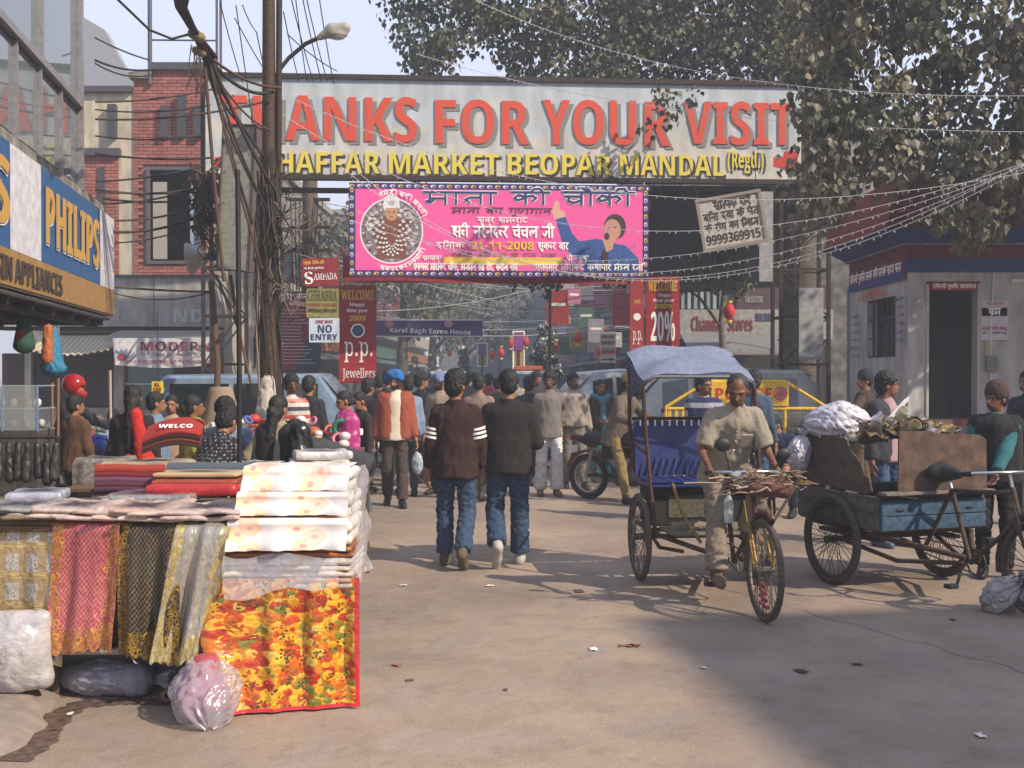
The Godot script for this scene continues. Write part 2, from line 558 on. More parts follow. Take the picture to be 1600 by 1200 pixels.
func normals_of(vv: PackedVector3Array, ix: PackedInt32Array) -> PackedVector3Array:
	var nn := PackedVector3Array()
	nn.resize(vv.size())
	for w in range(0, ix.size(), 3):
		var a := vv[ix[w]]
		var g := (vv[ix[w + 2]] - a).cross(vv[ix[w + 1]] - a)
		nn[ix[w]] += g; nn[ix[w + 1]] += g; nn[ix[w + 2]] += g
	for q in nn.size(): nn[q] = nn[q].normalized()
	return nn
func soft(bones: Array, cell: float, k: float, wob := 0.0, wfreq := 9.0, seed_ := 1, vy := .45) -> Geo:
	var g := Geo.new()
	g.arr(field(bones, cell, k, wob, wfreq, seed_, vy), Transform3D.IDENTITY)
	return g
# knotted plastic bag lying along +z: pleats tighten towards the gathered end
func pleated(len_: float, rad: float, flat: float, seed_: int) -> Geo:
	var fn := FastNoiseLite.new(); fn.seed = seed_; fn.frequency = 1.0; fn.fractal_octaves = 3
	var rows := []
	for a in 41:
		var t := a / 40.0
		var b := pow(sin(PI * minf(t / .86, 1.0) * .97 + .02), .55) if t < .84 else .16 + (t - .84) * 2.2
		var l := PackedVector3Array()
		for k in 73:
			var th := TAU * k / 72.0
			var pl := (.015 + .16 * pow(t, 3.0)) * sin(th * 13 + 2.0 * fn.get_noise_2d(t * 2.0, 7.0)) + .2 * fn.get_noise_3d(cos(th) * 1.3, sin(th) * 1.3, t * 2.6) - .26 * absf(fn.get_noise_3d(cos(th) * 3.0 + t * 3.0, sin(th) * 3.0, t * 7.0))
			var rr := rad * b * (1.0 + pl)
			l.append(V(cos(th) * rr, maxf(sin(th) * rr * flat, -rad * flat * .72), (t - .5) * len_ + .1 * rad * fn.get_noise_2d(th * 2.0, t)))
		rows.append(l)
	var g := Geo.new()
	g.sheet(rows, 0.0, Vector2(3, 3))
	return g
# crumpled film: the same body, its corners shaken, every face flat
func crumple(bones: Array, cell: float, k: float, shake: float, seed_: int) -> Geo:
	var a := field(bones, cell, k)
	var r := RandomNumberGenerator.new(); r.seed = seed_
	var p: PackedVector3Array = a[0]
	for q in p.size(): p[q] += V(r.randf_range(-1, 1), r.randf_range(-1, 1), r.randf_range(-1, 1)) * shake
	var g := Geo.new()
	var ix: PackedInt32Array = a[2]
	for w in range(0, ix.size(), 3): g.tri(p[ix[w]], p[ix[w + 1]], p[ix[w + 2]])
	return g
func V(x: float, y: float, z: float) -> Vector3: return Vector3(x, y, z)

# ---------------------------------------------------------------- head, hands, shoes, hair: made once, shared
var kit := {}
func make_kit() -> void:
	kit.head = field([[2, V(0, .145, -.012), V(.074, .088, .094), 0, 0], [2, V(0, .09, .026), V(.06, .085, .066), 0, 0], [2, V(0, .034, .036), V(.043, .034, .048), 0, 0],
		[0, V(0, .112, .086), V(0, .076, .106), .009, .014], [2, V(0, .127, .068), V(.05, .012, .024), 0, 0], [2, V(0, .048, .082), V(.024, .012, .014), 0, 0],
		[3, V(-.03, .108, .098), V(.019, .011, .02), 0, 0], [3, V(.03, .108, .098), V(.019, .011, .02), 0, 0], [2, V(-.077, .092, -.012), V(.011, .03, .018), 0, 0], [2, V(.077, .092, -.012), V(.011, .03, .018), 0, 0],
		[0, V(0, -.09, -.03), V(0, .05, -.014), .056, .05]], 0.0075, 0.018)
	for grip in [0, 1]:
		var b := [[2, V(0, -.05, 0), V(.034, .046, .014), 0, 0], [0, V(0, .03, 0), V(0, -.02, 0), .026, .026]]
		var ln := [.062, .074, .07, .054]
		for q in 4:
			var x: float = -.027 + q * .018
			var c1 := 0.35 if grip == 0 else 1.25
			var c2 := 0.8 if grip == 0 else 2.5
			var p0 := V(x, -.088, 0)
			var p1: Vector3 = p0 + V(0, -cos(c1), sin(c1)) * ln[q] * .55
			var p2: Vector3 = p1 + V(0, -cos(c2), sin(c2)) * ln[q] * .5
			b.append([0, V(x * .7, -.06, 0), p0, .009, .009]); b.append([0, p0, p1, .009, .0085]); b.append([0, p1, p2, .0085, .007])
		b.append([0, V(-.024, -.03, .006), V(-.05, -.062, .018), .011, .01]); b.append([0, V(-.05, -.062, .018), V(-.044, -.092, .034), .01, .008])
		kit["hand%d" % grip] = field(b, 0.007, 0.006)
	kit.shoe = soft([[0, V(0, .045, -.06), V(0, .04, .09), .042, .04], [0, V(0, .03, .08), V(0, .028, .17), .042, .03], [0, V(0, .02, -.07), V(0, .02, .17), .03, .028], [0, V(0, .05, -.045), V(0, .1, -.045), .042, .044]], 0.012, 0.03).mesh()
	kit.hair_short = soft([[2, V(0, .162, -.02), V(.086, .09, .1), 0, 0], [2, V(0, .1, -.055), V(.074, .075, .062), 0, 0], [3, V(0, .055, .075), V(.09, .1, .082), 0, 0]], 0.008, 0.02, 0.009, 42.0, 3).mesh()
	kit.hair_full = soft([[2, V(0, .168, -.012), V(.092, .095, .108), 0, 0], [2, V(0, .1, -.055), V(.082, .09, .068), 0, 0], [3, V(0, .05, .085), V(.09, .105, .082), 0, 0]], 0.008, 0.02, 0.013, 38.0, 5).mesh()
	kit.hair_thin = soft([[2, V(0, .155, -.024), V(.082, .084, .094), 0, 0], [2, V(0, .1, -.05), V(.073, .07, .062), 0, 0], [3, V(0, .075, .085), V(.09, .125, .09), 0, 0]], 0.009, 0.02, 0.004, 40.0, 7).mesh()
	kit.hair_bun = soft([[2, V(0, .16, -.018), V(.084, .088, .1), 0, 0], [2, V(0, .1, -.05), V(.076, .08, .064), 0, 0], [2, V(0, .085, -.125), V(.05, .05, .04), 0, 0], [3, V(0, .06, .08), V(.085, .1, .085), 0, 0]], 0.009, 0.02, 0.004, 40.0, 9).mesh()
	kit.hair_long = soft([[2, V(0, .16, -.018), V(.086, .09, .1), 0, 0], [2, V(0, .08, -.06), V(.082, .1, .06), 0, 0], [0, V(0, .06, -.09), V(.01, -.16, -.125), .062, .05], [0, V(.01, -.16, -.125), V(.02, -.4, -.13), .05, .03], [3, V(0, .05, .085), V(.085, .1, .085), 0, 0]], 0.01, 0.02, 0.006, 30.0, 11).mesh()
	kit.turban = soft([[2, V(0, .185, -.015), V(.112, .075, .125), 0, 0], [0, V(-.09, .15, .045), V(.055, .225, .06), .04, .03], [0, V(.09, .15, .045), V(-.055, .225, .06), .04, .03], [0, V(-.095, .14, 0), V(-.05, .13, -.1), .035, .04], [0, V(.095, .14, 0), V(.05, .13, -.1), .035, .04]], 0.011, 0.014, 0.004, 26.0, 13).mesh()
	kit.beanie = soft([[2, V(0, .17, -.012), V(.096, .1, .108), 0, 0], [1, V(0, .2, -.012), V(0, .125, -.02), .09, .1]], 0.011, 0.02, 0.004, 20.0, 15).mesh()
	kit.cap = soft([[2, V(0, .18, -.012), V(.095, .078, .107), 0, 0], [1, V(0, .19, -.012), V(0, .135, -.012), .088, .1], [2, V(0, .14, .11), V(.07, .009, .055), 0, 0]], 0.01, 0.012).mesh()
	kit.helmet = soft([[2, V(0, .145, -.01), V(.128, .14, .145), 0, 0], [0, V(0, .06, .06), V(0, .05, .09), .085, .08], [3, V(0, .1, .15), V(.09, .05, .08), 0, 0]], 0.014, 0.02).mesh()

# face: colours laid on the head's vertices (skin, eyes, brows, lips, hair of the face)
func face_colors(skin: Color, kind: String, hairc: Color) -> PackedColorArray:
	var out := PackedColorArray()
	var pvv: PackedVector3Array = kit.head[0]
	for p in pvv:
		var c := skin
		var ax := absf(p.x)
		if p.z > 0.045:
			if absf(p.y - .107) < .006 and absf(ax - .03) < .014: c = Color(.3, .26, .24) if absf(ax - .03) > .009 else Color(.015, .01, .01)
			elif absf(p.y - .126) < .006 and ax > .012 and ax < .05: c = hairc
			elif absf(p.y - .048) < .008 and ax < .024 and p.z > .07: c = skin * Color(.75, .45, .42)
		if kind.contains("moustache") and p.z > .07 and absf(p.y - .063) < .008 and ax < .036: c = hairc
		if kind.contains("beard") and p.z > -.01 and p.y < .068 and p.y > -.02 and not (absf(p.y - .048) < .006 and ax < .02): c = hairc
		if kind.contains("stubble") and p.z > 0.0 and p.y < .06 and p.y > .0: c = skin.lerp(hairc, .4)
		out.append(c)
	return out

# two-bone limb: the middle joint between a and b, bent towards pole
func joint(a: Vector3, b: Vector3, l1: float, l2: float, pole: Vector3) -> Vector3:
	var d := b - a
	var L := minf(d.length(), (l1 + l2) * 0.999)
	var u := d.normalized()
	var x := (l1 * l1 - l2 * l2 + L * L) / (2.0 * L)
	var hgt := sqrt(maxf(l1 * l1 - x * x, 0.0))
	var pp := (pole - u * pole.dot(u)).normalized()
	return a + u * x + pp * hgt
func aim(from: Vector3, dir: Vector3, front: Vector3) -> Transform3D:   # -y along dir, z near front
	var y := -dir.normalized()
	var z := (front - y * front.dot(y)).normalized()
	return Transform3D(Basis(y.cross(z), y, z), from)

# s: h height, lf/rf ankles, lh/rh wrists, pelvis, neck, yaw/pitch of the head, top/bottom/hair/face/skin and their materials
func person(s: Dictionary, label: String, at_: Vector3, turn: float, group := "") -> Node3D:
	var o := thing("person", label, "person", at_, turn, group)
	var H: float = s.get("h", 1.7)
	var q := H / 1.72
	var cell: float = s.get("cell", 0.022)
	var fat: float = s.get("fat", 1.0)
	var pel: Vector3 = s.get("pelvis", V(0, .93, 0)) * q
	var neck: Vector3 = s.get("neck", V(0, 1.45, 0)) * q
	var lf: Vector3 = s.get("lf", V(.1, .09, .02)) * q
	var rf: Vector3 = s.get("rf", V(-.1, .09, -.02)) * q
	var lh: Vector3 = s.get("lh", V(.26, .8, .06)) * q
	var rh: Vector3 = s.get("rh", V(-.26, .8, .06)) * q
	var up := (neck - pel).normalized()
	var sx: Vector3 = s.get("side", Vector3.RIGHT)
	sx = (sx - up * sx.dot(up)).normalized()
	var fw := sx.cross(up)
	var hipl := pel + sx * .085 * q - Vector3(0, .02, 0) * q
	var hipr := pel - sx * .085 * q - Vector3(0, .02, 0) * q
	var shl: Vector3 = neck + sx * .158 * q * s.get("sw", 1.0) - up * .075 * q
	var shr: Vector3 = neck - sx * .158 * q * s.get("sw", 1.0) - up * .075 * q
	var kf: Vector3 = s.get("kneedir", Vector3(0, 0, 1))
	var kl := joint(hipl, lf, .42 * q, .41 * q, kf + Vector3(.15, 0, 0))
	var kr := joint(hipr, rf, .42 * q, .41 * q, kf + Vector3(-.15, 0, 0))
	var ew: Vector3 = s.get("elbowdir", Vector3(0, -.2, -1))
	var el := joint(shl, lh, .29 * q, .25 * q, ew + sx * .35)
	var er := joint(shr, rh, .29 * q, .25 * q, ew - sx * .35)
	if shl.distance_to(lh) > .53 * q: lh = shl + (lh - shl).normalized() * .53 * q
	if shr.distance_to(rh) > .53 * q: rh = shr + (rh - shr).normalized() * .53 * q
	var skin: Color = lin(s.get("skin", "8d6046"))
	var hairc: Color = lin(s.get("hairc", "0c0a09"))
	# bare figure
	var bare := Geo.new()
	bare.col = skin
	var w := .8
	bare.arr(field([[0, neck - up * .12 * q, pel, .1 * q * w, .11 * q * w], [0, shl, shr, .06 * q * w, .06 * q * w], [0, neck - up * .06 * q, neck + up * .03 * q, .055 * q, .05 * q],
		[0, shl, el, .048 * q * w, .042 * q * w], [0, el, lh, .042 * q * w, .031 * q * w], [0, shr, er, .048 * q * w, .042 * q * w], [0, er, rh, .042 * q * w, .031 * q * w],
		[0, hipl, kl, .075 * q * w, .058 * q * w], [0, kl, lf, .055 * q * w, .042 * q * w], [0, hipr, kr, .075 * q * w, .058 * q * w], [0, kr, rf, .055 * q * w, .042 * q * w]], maxf(cell, .024), .03), Transform3D.IDENTITY)
	var hb := Basis(up.cross(fw).normalized() if false else sx, up, fw)
	var hup := up.slerp(Vector3.UP, .75).normalized()
	var hx := (sx - hup * sx.dot(hup)).normalized()
	hb = Basis(hx, hup, hx.cross(hup)) * Basis(Vector3.UP, s.get("yaw", 0.0)) * Basis(Vector3.RIGHT, s.get("pitch", 0.0))
	var hs: float = q * s.get("hs", 1.0)
	var ht := Transform3D(hb.scaled(Vector3.ONE * hs), neck + up * .05 * q + fw * .012)
	var hd: Array = kit.head.duplicate()
	hd.append(face_colors(skin, s.get("face", ""), hairc))
	bare.arr(hd, ht)
	for side in 2:
		var wr := lh if side == 0 else rh
		var eb := el if side == 0 else er
		var grip: int = s.get("grip", 0)
		var dr := (wr - eb).normalized()
		if s.has("handdir"): dr = s.handdir
		var tr := aim(wr, dr, s.get("palm", fw * .5 - sx * (1.0 if side == 0 else -1.0)))
		if side == 0: tr.basis = tr.basis * Basis.from_scale(Vector3(-1, 1, 1))
		tr.basis = tr.basis.scaled(Vector3.ONE * q)
		bare.arr(kit["hand%d" % grip], tr, side == 0)
	part(bare, "body", mat_skin, o)
	# legs
	var tw: float = s.get("legw", 1.0)
	var top: String = s.get("top", "shirt")
	var bot: String = s.get("bottom", "trousers")
	var cuff: float = s.get("cuff", .055)
	var sd := int(at_.x * 37.0 + at_.z * 11.0)
	if bot == "trousers" or bot == "shorts":
		var la := kl.lerp(lf, .97)
		var ra := kr.lerp(rf, .97)
		part(soft([[0, pel + up * .1 * q, pel - up * .02 * q, .1 * q * fat, .11 * q * fat], [0, hipl + sx * .005 - fw * .02, hipr - sx * .005 - fw * .02, .085 * q * fat, .085 * q * fat],
			[0, hipl, kl, .09 * q * tw, .068 * q * tw], [1, kl, la, .07 * q * tw, cuff * q * tw], [0, hipr, kr, .09 * q * tw, .068 * q * tw], [1, kr, ra, .07 * q * tw, cuff * q * tw]], cell, .03, .013, 9.0, sd, 1.5), "trousers", s.get("bm", null), o)
	elif bot == "skirt":
		var mid := (lf + rf) * .5
		mid.y = .1 * q
		part(soft([[0, pel + up * .1 * q, pel, .1 * q * fat, .11 * q * fat], [1, pel + sx * .03, mid + sx * .07 * q, .1 * q * fat, .12 * q * fat], [1, pel - sx * .03, mid - sx * .07 * q, .1 * q * fat, .12 * q * fat]], cell, .05, .014, 8.0, sd), "skirt", s.get("bm", null), o)
	# upper garment
	var hem: float = s.get("hem", .86) * q     # height of the hem above the feet, measured along the trunk
	var loose: float = s.get("loose", 1.0) * fat
	var hemp := pel + (pel - neck).normalized() * (pel.y - hem)
	var hw: float = s.get("hemw", 1.0)
	var gb := [[0, shl, neck - up * .03 * q, .05 * q, .062 * q], [0, shr, neck - up * .03 * q, .05 * q, .062 * q], [0, neck - up * .12 * q + fw * .01, pel + up * .12 * q, .118 * q * loose, .118 * q * loose]]
	for sg in [-1.0, 1.0]:
		gb.append([0, neck - up * .13 * q + sx * sg * .085 * q, pel + up * .15 * q + sx * sg * .06 * q * fat, .1 * q * loose, .1 * q * loose])
		gb.append([1, pel + up * .15 * q + sx * sg * .06 * q * fat, hemp + sx * sg * .065 * q * hw, .108 * q * loose, .134 * q * loose * hw])
	gb.append([1, pel + up * .15 * q, hemp - fw * .012, .12 * q * loose, .15 * q * loose * hw])
	var slv: float = s.get("sleeve", .93)
	var aw: float = s.get("armw", 1.0)
	for side in 2:
		var a := shl if side == 0 else shr
		var b := el if side == 0 else er
		var c := lh if side == 0 else rh
		if slv > .55:
			gb.append([0, a, b, .06 * q * aw, .052 * q * aw]); gb.append([1, b, b.lerp(c, (slv - .5) * 2.0), .054 * q * aw, .045 * q * aw])
		elif slv > 0.0:
			gb.append([1, a, a.lerp(b, slv * 2.0), .06 * q * aw, .062 * q * aw])
	if s.get("collar", true): gb.append([1, neck - up * .05 * q, neck + up * .035 * q - fw * .012, .07 * q, .064 * q])
	part(soft(gb, cell, .035, s.get("fold", .002 if s.has("over") else .008), 9.0, sd + 5), s.get("topname", "shirt"), s.get("tm", null), o)
	# sweater vest, open waistcoat or shawl over it
	if s.has("over"):
		var ob := []
		for sg in [-1.0, 1.0]:
			ob.append([0, neck - up * .06 * q + sx * sg * .07 * q - fw * .01, neck - up * .06 * q + sx * sg * .15 * q, .082 * q, .078 * q])
			ob.append([1, neck - up * .12 * q + sx * sg * .1 * q - fw * .01, hemp + sx * sg * .09 * q - fw * .005, .125 * q * loose, .14 * q * loose])
		if s.get("overname", "") == "jacket":
			for side in 2:
				var a := shl if side == 0 else shr
				var b := el if side == 0 else er
				var c := lh if side == 0 else rh
				ob.append([0, a, b, .07 * q, .062 * q]); ob.append([1, b, b.lerp(c, .9), .062 * q, .054 * q])
		if s.over == "closed": ob.append([1, neck - up * .1 * q + fw * .012, hemp, .135 * q * loose, .16 * q * loose])
		elif s.over == "shawl":
			ob.append([1, neck - up * .08 * q, hemp, .135 * q * loose, .17 * q * loose]); ob.append([0, shl - up * .03, el + Vector3(0, .02, 0), .082 * q, .08 * q]); ob.append([0, shr - up * .03, er + Vector3(0, .02, 0), .082 * q, .08 * q])
		part(soft(ob, cell, .03, .006, 9.0, sd + 9), s.get("overname", "waistcoat"), s.get("om", null), o)
	# footwear
	for side in 2:
		var an := lf if side == 0 else rf
		var kn := kl if side == 0 else kr
		var pit: float = s.get("lpitch" if side == 0 else "rpitch", 0.0)
		var bs := Basis(Vector3.UP, .12 if side == 0 else -.12) * Basis(Vector3.RIGHT, pit)
		part(kit.shoe, "shoe", s.get("sm", mat_shoe), o, Transform3D(bs.scaled(Vector3.ONE * q), an - bs * Vector3(0, .088, -.03) * q))
	# hair or headgear
	for hk in s.get("hair", "hair_short").split("+"):
		var hm: Material = mat_hair
		if hk in ["turban", "cap", "beanie", "helmet"]: hm = s.get("hm", mat_hair)
		elif s.has("hairm"): hm = s.hairm
		part(kit[hk], "hair" if hk.begins_with("hair") else hk, hm, o, ht)
	o.set_meta("joints", {"shl": shl, "el": el, "lh": lh, "shr": shr, "er": er, "rh": rh, "neck": neck, "pel": pel, "up": up, "fw": fw, "sx": sx, "ht": ht, "q": q})
	return o
var mat_skin: StandardMaterial3D
var mat_hair: StandardMaterial3D
var mat_shoe: StandardMaterial3D
func setup() -> void:
	var cam := Camera3D.new()
	cam.name = "camera"
	cam.position = Vector3(0, EYE, 0)
	cam.rotation.x = -atan(15.0 / F)
	cam.fov = rad_to_deg(2.0 * atan(600.0 / F))
	cam.near = 0.05; cam.far = 1200.0
	add_child(cam)
	cam.current = true
	var we := WorldEnvironment.new()
	we.name = "world"
	var env := Environment.new()
	env.background_mode = Environment.BG_SKY
	var sm := ProceduralSkyMaterial.new()
	sm.sky_top_color = C("a0abc8"); sm.sky_horizon_color = C("b0b3bc"); sm.sky_curve = 0.3
	sm.ground_horizon_color = C("a8a29a"); sm.ground_bottom_color = C("6d665e")
	sm.sun_angle_max = 8.0
	var sky := Sky.new()
	sky.sky_material = sm
	env.sky = sky
	env.background_energy_multiplier = 1.4
	env.tonemap_mode = Environment.TONE_MAPPER_LINEAR
	env.tonemap_exposure = 1.48
	env.sdfgi_enabled = true; env.ssao_enabled = true; env.ssil_enabled = true
	env.fog_enabled = true; env.fog_density = 0.0038; env.fog_light_color = C("b8bec8")
	we.environment = env
	add_child(we)
	var sun := DirectionalLight3D.new()
	sun.name = "sun"
	sun.light_color = C("fff0d8"); sun.light_energy = 1.35; sun.light_angular_distance = 0.6
	sun.shadow_enabled = true
	add_child(sun)
	# from the right and a little behind the camera, about 38 degrees high
	sun.look_at_from_position(Vector3.ZERO, -SUN, Vector3.UP)
var SUN := Vector3(cos(deg_to_rad(38)) * cos(deg_to_rad(32)), sin(deg_to_rad(38)), cos(deg_to_rad(38)) * sin(deg_to_rad(32)))
func textures() -> void:
	noise_tex("fine", FastNoiseLite.TYPE_SIMPLEX, .05, .72, 1.0, 5)
	noise_tex("blotch", FastNoiseLite.TYPE_SIMPLEX, .008, .55, 1.0, 5)
	noise_tex("soft", FastNoiseLite.TYPE_SIMPLEX, .012, .8, 1.0, 4)
	noise_tex("nfine", FastNoiseLite.TYPE_SIMPLEX, .06, 0, 1, 4, true, 6.0)
	noise_tex("ncloth", FastNoiseLite.TYPE_SIMPLEX, .02, 0, 1, 3, true, 10.0)
	noise_tex("nfoil", FastNoiseLite.TYPE_CELLULAR, .03, 0, 1, 2, true, 10.0)
	noise_tex("stain", FastNoiseLite.TYPE_SIMPLEX, .02, .76, 1.0, 5)
	mat_skin = MV(.55)
	mat_hair = own_axes(M("120e0c", .55, "", 9.0, 0, "nfine", 1.2))
	mat_shoe = M("1c1815", .6)
# ---------------------------------------------------------------- helpers for flat things seen in the photo
# rectangle between two photo columns whose depths are d0 and d1; rows are read at the middle
func pane(px0: float, px1: float, py0: float, py1: float, d0: float, d1: float) -> Dictionary:
	var dm := (d0 + d1) * .5
	var a := gnd(px0, d0)
	var b := gnd(px1, d1)
	var y0 := EYE + (HZ - py1) * dm / F
	var y1 := EYE + (HZ - py0) * dm / F
	var x := (b - a).normalized()
	return {"tr": Transform3D(Basis(x, Vector3.UP, x.cross(Vector3.UP)), (a + b) * .5 + Vector3(0, (y0 + y1) * .5, 0)), "w": a.distance_to(b), "h": y1 - y0}
func im_ell(im: Image, c: Vector2, rx: float, ry: float, col: Color) -> void:
	for y in range(maxi(0, int(c.y - ry)), mini(im.get_height(), int(c.y + ry) + 1)):
		var k := 1.0 - pow((y - c.y) / ry, 2.0)
		if k < 0.0: continue
		var w := rx * sqrt(k)
		var x0 := maxi(0, int(c.x - w))
		var x1 := mini(im.get_width(), int(c.x + w) + 1)
		if x1 > x0: im.fill_rect(Rect2i(x0, y, x1 - x0, 1), col)
func im_poly(im: Image, pts: Array, col: Color) -> void:
	var m := pts.size() / 2
	var ymin := 1e9
	var ymax := -1e9
	for k in m:
		ymin = minf(ymin, pts[k * 2 + 1]); ymax = maxf(ymax, pts[k * 2 + 1])
	for y in range(maxi(0, int(ymin)), mini(im.get_height(), int(ymax) + 1)):
		var xs := []
		for k in m:
			var ax: float = pts[k * 2]
			var ay: float = pts[k * 2 + 1]
			var bx: float = pts[(k + 1) % m * 2]
			var by: float = pts[(k + 1) % m * 2 + 1]
			if (ay <= y) != (by <= y): xs.append(ax + (y - ay) / (by - ay) * (bx - ax))
		xs.sort()
		for k in range(0, xs.size() - 1, 2):
			var x0 := clampi(int(xs[k]), 0, im.get_width() - 1)
			var x1 := clampi(int(xs[k + 1]), 0, im.get_width() - 1)
			im.fill_rect(Rect2i(x0, y, x1 - x0 + 1, 1), col)
func blank(w: int, h: int, col: Color) -> Image:
	var im := Image.create(w, h, false, Image.FORMAT_RGBA8)
	im.fill(col)
	return im
func quad_mesh(w: float, h: float) -> Geo:
	var g := Geo.new()
	g.quad(V(-w / 2, h / 2, 0), V(w / 2, h / 2, 0), V(w / 2, -h / 2, 0), V(-w / 2, -h / 2, 0))
	return g
func cloth_mesh(w: float, h: float, amp := .02, waves := 3.0, cols := 24, rws := 10, ph := 0.0) -> Geo:
	var g := Geo.new()
	var rows := []
	for a in rws + 1:
		var l := PackedVector3Array()
		for b in cols + 1:
			var u := float(b) / cols
			var t := float(a) / rws
			l.append(V((u - .5) * w, (.5 - t) * h, amp * sin(u * waves * TAU + ph) * (.4 + .6 * t) + amp * .6 * sin(t * 5.0 + u * 3.0 + ph)))
		rows.append(l)
	g.sheet(rows, 0.006)
	return g
var mats := {}
func mats_make() -> void:
	mats.steel = M("4a3a34", .75, "blotch", 2.0, .3)
	mats.dark = M("1d1c1e", .7)
	mats.black = M("121214", .55)
	mats.rust = M("5a3d2c", .8, "blotch", 3.0, .2)
	mats.concrete = M("a29c94", .9, "blotch", .7, 0, "nfine", .3)
	mats.white = M("d8d6d2", .8, "soft", 1.0)
	mats.red = M("b01c20", .75, "soft", 1.5)
	mats.yellow = M("e3b62a", .6, "soft", 2.0)
	mats.letter_white = M("f2efea", .7)
	mats.letter_red = M("c8452c", .7)
	mats.letter_yellow = M("d3c04a", .7)
	mats.letter_gold = M("e0bb35", .7)
	mats.letter_grey = M("7d7a78", .8)
	mats.letter_dark = M("3a302c", .8)
	mats.letter_navy = M("20245a", .7)
	mats.wood = M("6e5238", .8, "fine", 3.0)
	mats.chrome = M("b8b8b8", .25, "", 1, .9)
	mats.rubber = M("1b1a19", .85, "soft", 4)
	mats.pane = glass()

# ---------------------------------------------------------------- ground
func ground() -> void:
	var g := Geo.new()
	g.quad(V(-160, 0, -420), V(160, 0, -420), V(160, 0, 30), V(-160, 0, 30))
	var im := blank(1024, 1024, Color.WHITE)
	var n1 := FastNoiseLite.new(); n1.frequency = .004; n1.fractal_octaves = 5; n1.seed = 4
	var n2 := FastNoiseLite.new(); n2.frequency = .42; n2.fractal_octaves = 3; n2.seed = 9
	var n3 := FastNoiseLite.new(); n3.frequency = .011; n3.fractal_octaves = 4; n3.seed = 21
	var big := n1.get_seamless_image(1024, 1024)
	var fine := n2.get_seamless_image(1024, 1024)
	var mid := n3.get_seamless_image(1024, 1024)
	var c0 := C("9c8876")
	var c1 := C("a8937f")
	var c2 := C("a08f83")
	for y in 1024:
		for x in 1024:
			var a := big.get_pixel(x, y).r
			var b := mid.get_pixel(x, y).r
			var f := fine.get_pixel(x, y).r
			var c := c0.lerp(c1, smoothstep(.3, .7, a)).lerp(c2, smoothstep(.52, .72, b) * .7)
			var k := (.96 + .3 * (f - .5)) * (1.0 - .04 * smoothstep(.6, .75, big.get_pixel((x * 3 + 400) % 1024, (y * 3 + 90) % 1024).r) - .05 * smoothstep(.72, .82, mid.get_pixel((x * 2 + 77) % 1024, (y * 2 + 300) % 1024).r))
			im.set_pixel(x, y, Color(c.r * k, c.g * k, c.b * k))
	var m := StandardMaterial3D.new()
	m.albedo_texture = ImageTexture.create_from_image(im)
	m.uv1_triplanar = true; m.uv1_world_triplanar = true; m.uv1_scale = Vector3.ONE * .16
	m.roughness = .92
	m.normal_enabled = true; m.normal_texture = tex.nfine; m.normal_scale = .08
	m.detail_enabled = true; m.detail_albedo = tex.soft; m.detail_blend_mode = BaseMaterial3D.BLEND_MODE_MUL; m.detail_uv_layer = BaseMaterial3D.DETAIL_UV_2; m.uv2_triplanar = true; m.uv2_world_triplanar = true; m.uv2_scale = Vector3.ONE * .045
	struct(g, "ground", m)
	# raised pavement beside the near stall, worn to a rounded hump
	var edge := []
	for e in [[-420, 1196], [-40, 1192], [24, 1178], [52, 1150], [74, 1110], [96, 1080], [100, 1058], [60, 1035], [-300, 1010]]: edge.append(floor_at(e[0], e[1]))
	var cv := Curve3D.new()
	for p in edge: cv.add_point(p)
	g = Geo.new()
	var cen := floor_at(-300, 1100)
	var rows := []
	for lev in [[1.03, -.01], [1.0, .008], [.97, .03], [.93, .055], [.86, .075], [.7, .085], [.02, .085]]:
		var l := PackedVector3Array()
		for k in 60:
			var p := cv.sample_baked(cv.get_baked_length() * k / 59.0)
			l.append(cen.lerp(p, lev[0] + .012 * sin(k * 1.9) + .01 * sin(k * .7)) + V(0, lev[1] + .006 * sin(k * 1.3) * lev[0], 0))
		rows.append(l)
	g.sheet(rows)
	struct(g, "pavement", M("94867a", .92, "soft", 1.2, 0, "nfine", .25))
	# wet gutter trail
	g = Geo.new()
	var c3 := Curve3D.new()
	for k in [[8, 1192], [55, 1162], [85, 1122], [125, 1102], [185, 1098], [240, 1098], [300, 1104]]: c3.add_point(floor_at(k[0], k[1]))
	rows = [PackedVector3Array(), PackedVector3Array(), PackedVector3Array()]
	for k in 70:
		var p := c3.sample_baked(c3.get_baked_length() * k / 69.0)
		var p2 := c3.sample_baked(c3.get_baked_length() * minf(k + .5, 69.5) / 69.0)
		var d := (p2 - p).normalized()
		var s := V(-d.z, 0, d.x) if d.length() > .1 else V(0, 0, 1)
		var w0 := lerpf(.1, .045, k / 69.0) + rng.randf_range(-.016, .016)
		var w1 := lerpf(.1, .045, k / 69.0) + rng.randf_range(-.016, .016)
		rows[0].append(p - s * w0 + V(0, .003, 0)); rows[1].append(p + V(0, .005, 0)); rows[2].append(p + s * w1 + V(0, .003, 0))
	g.sheet(rows)
	struct(g, "gutter_stain", M("71594a", .6, "blotch", 3.0))
	# tar-filled crack in the road
	g = Geo.new()
	var prev := floor_at(1110, 915)
	for k in range(1, 26):
		var t := k / 25.0
		var p := floor_at(lerpf(1110, 1640, t), lerpf(915, 1062, t) + rng.randf_range(-3, 3))
		var d := (p - prev).normalized()
		var s := V(-d.z, 0, d.x) * rng.randf_range(.003, .006)
		g.quad(prev + s + V(0, .004, 0), p + s + V(0, .004, 0), p - s + V(0, .004, 0), prev - s + V(0, .004, 0))
		prev = p
	struct(g, "road_crack", M("7c756e", .9))
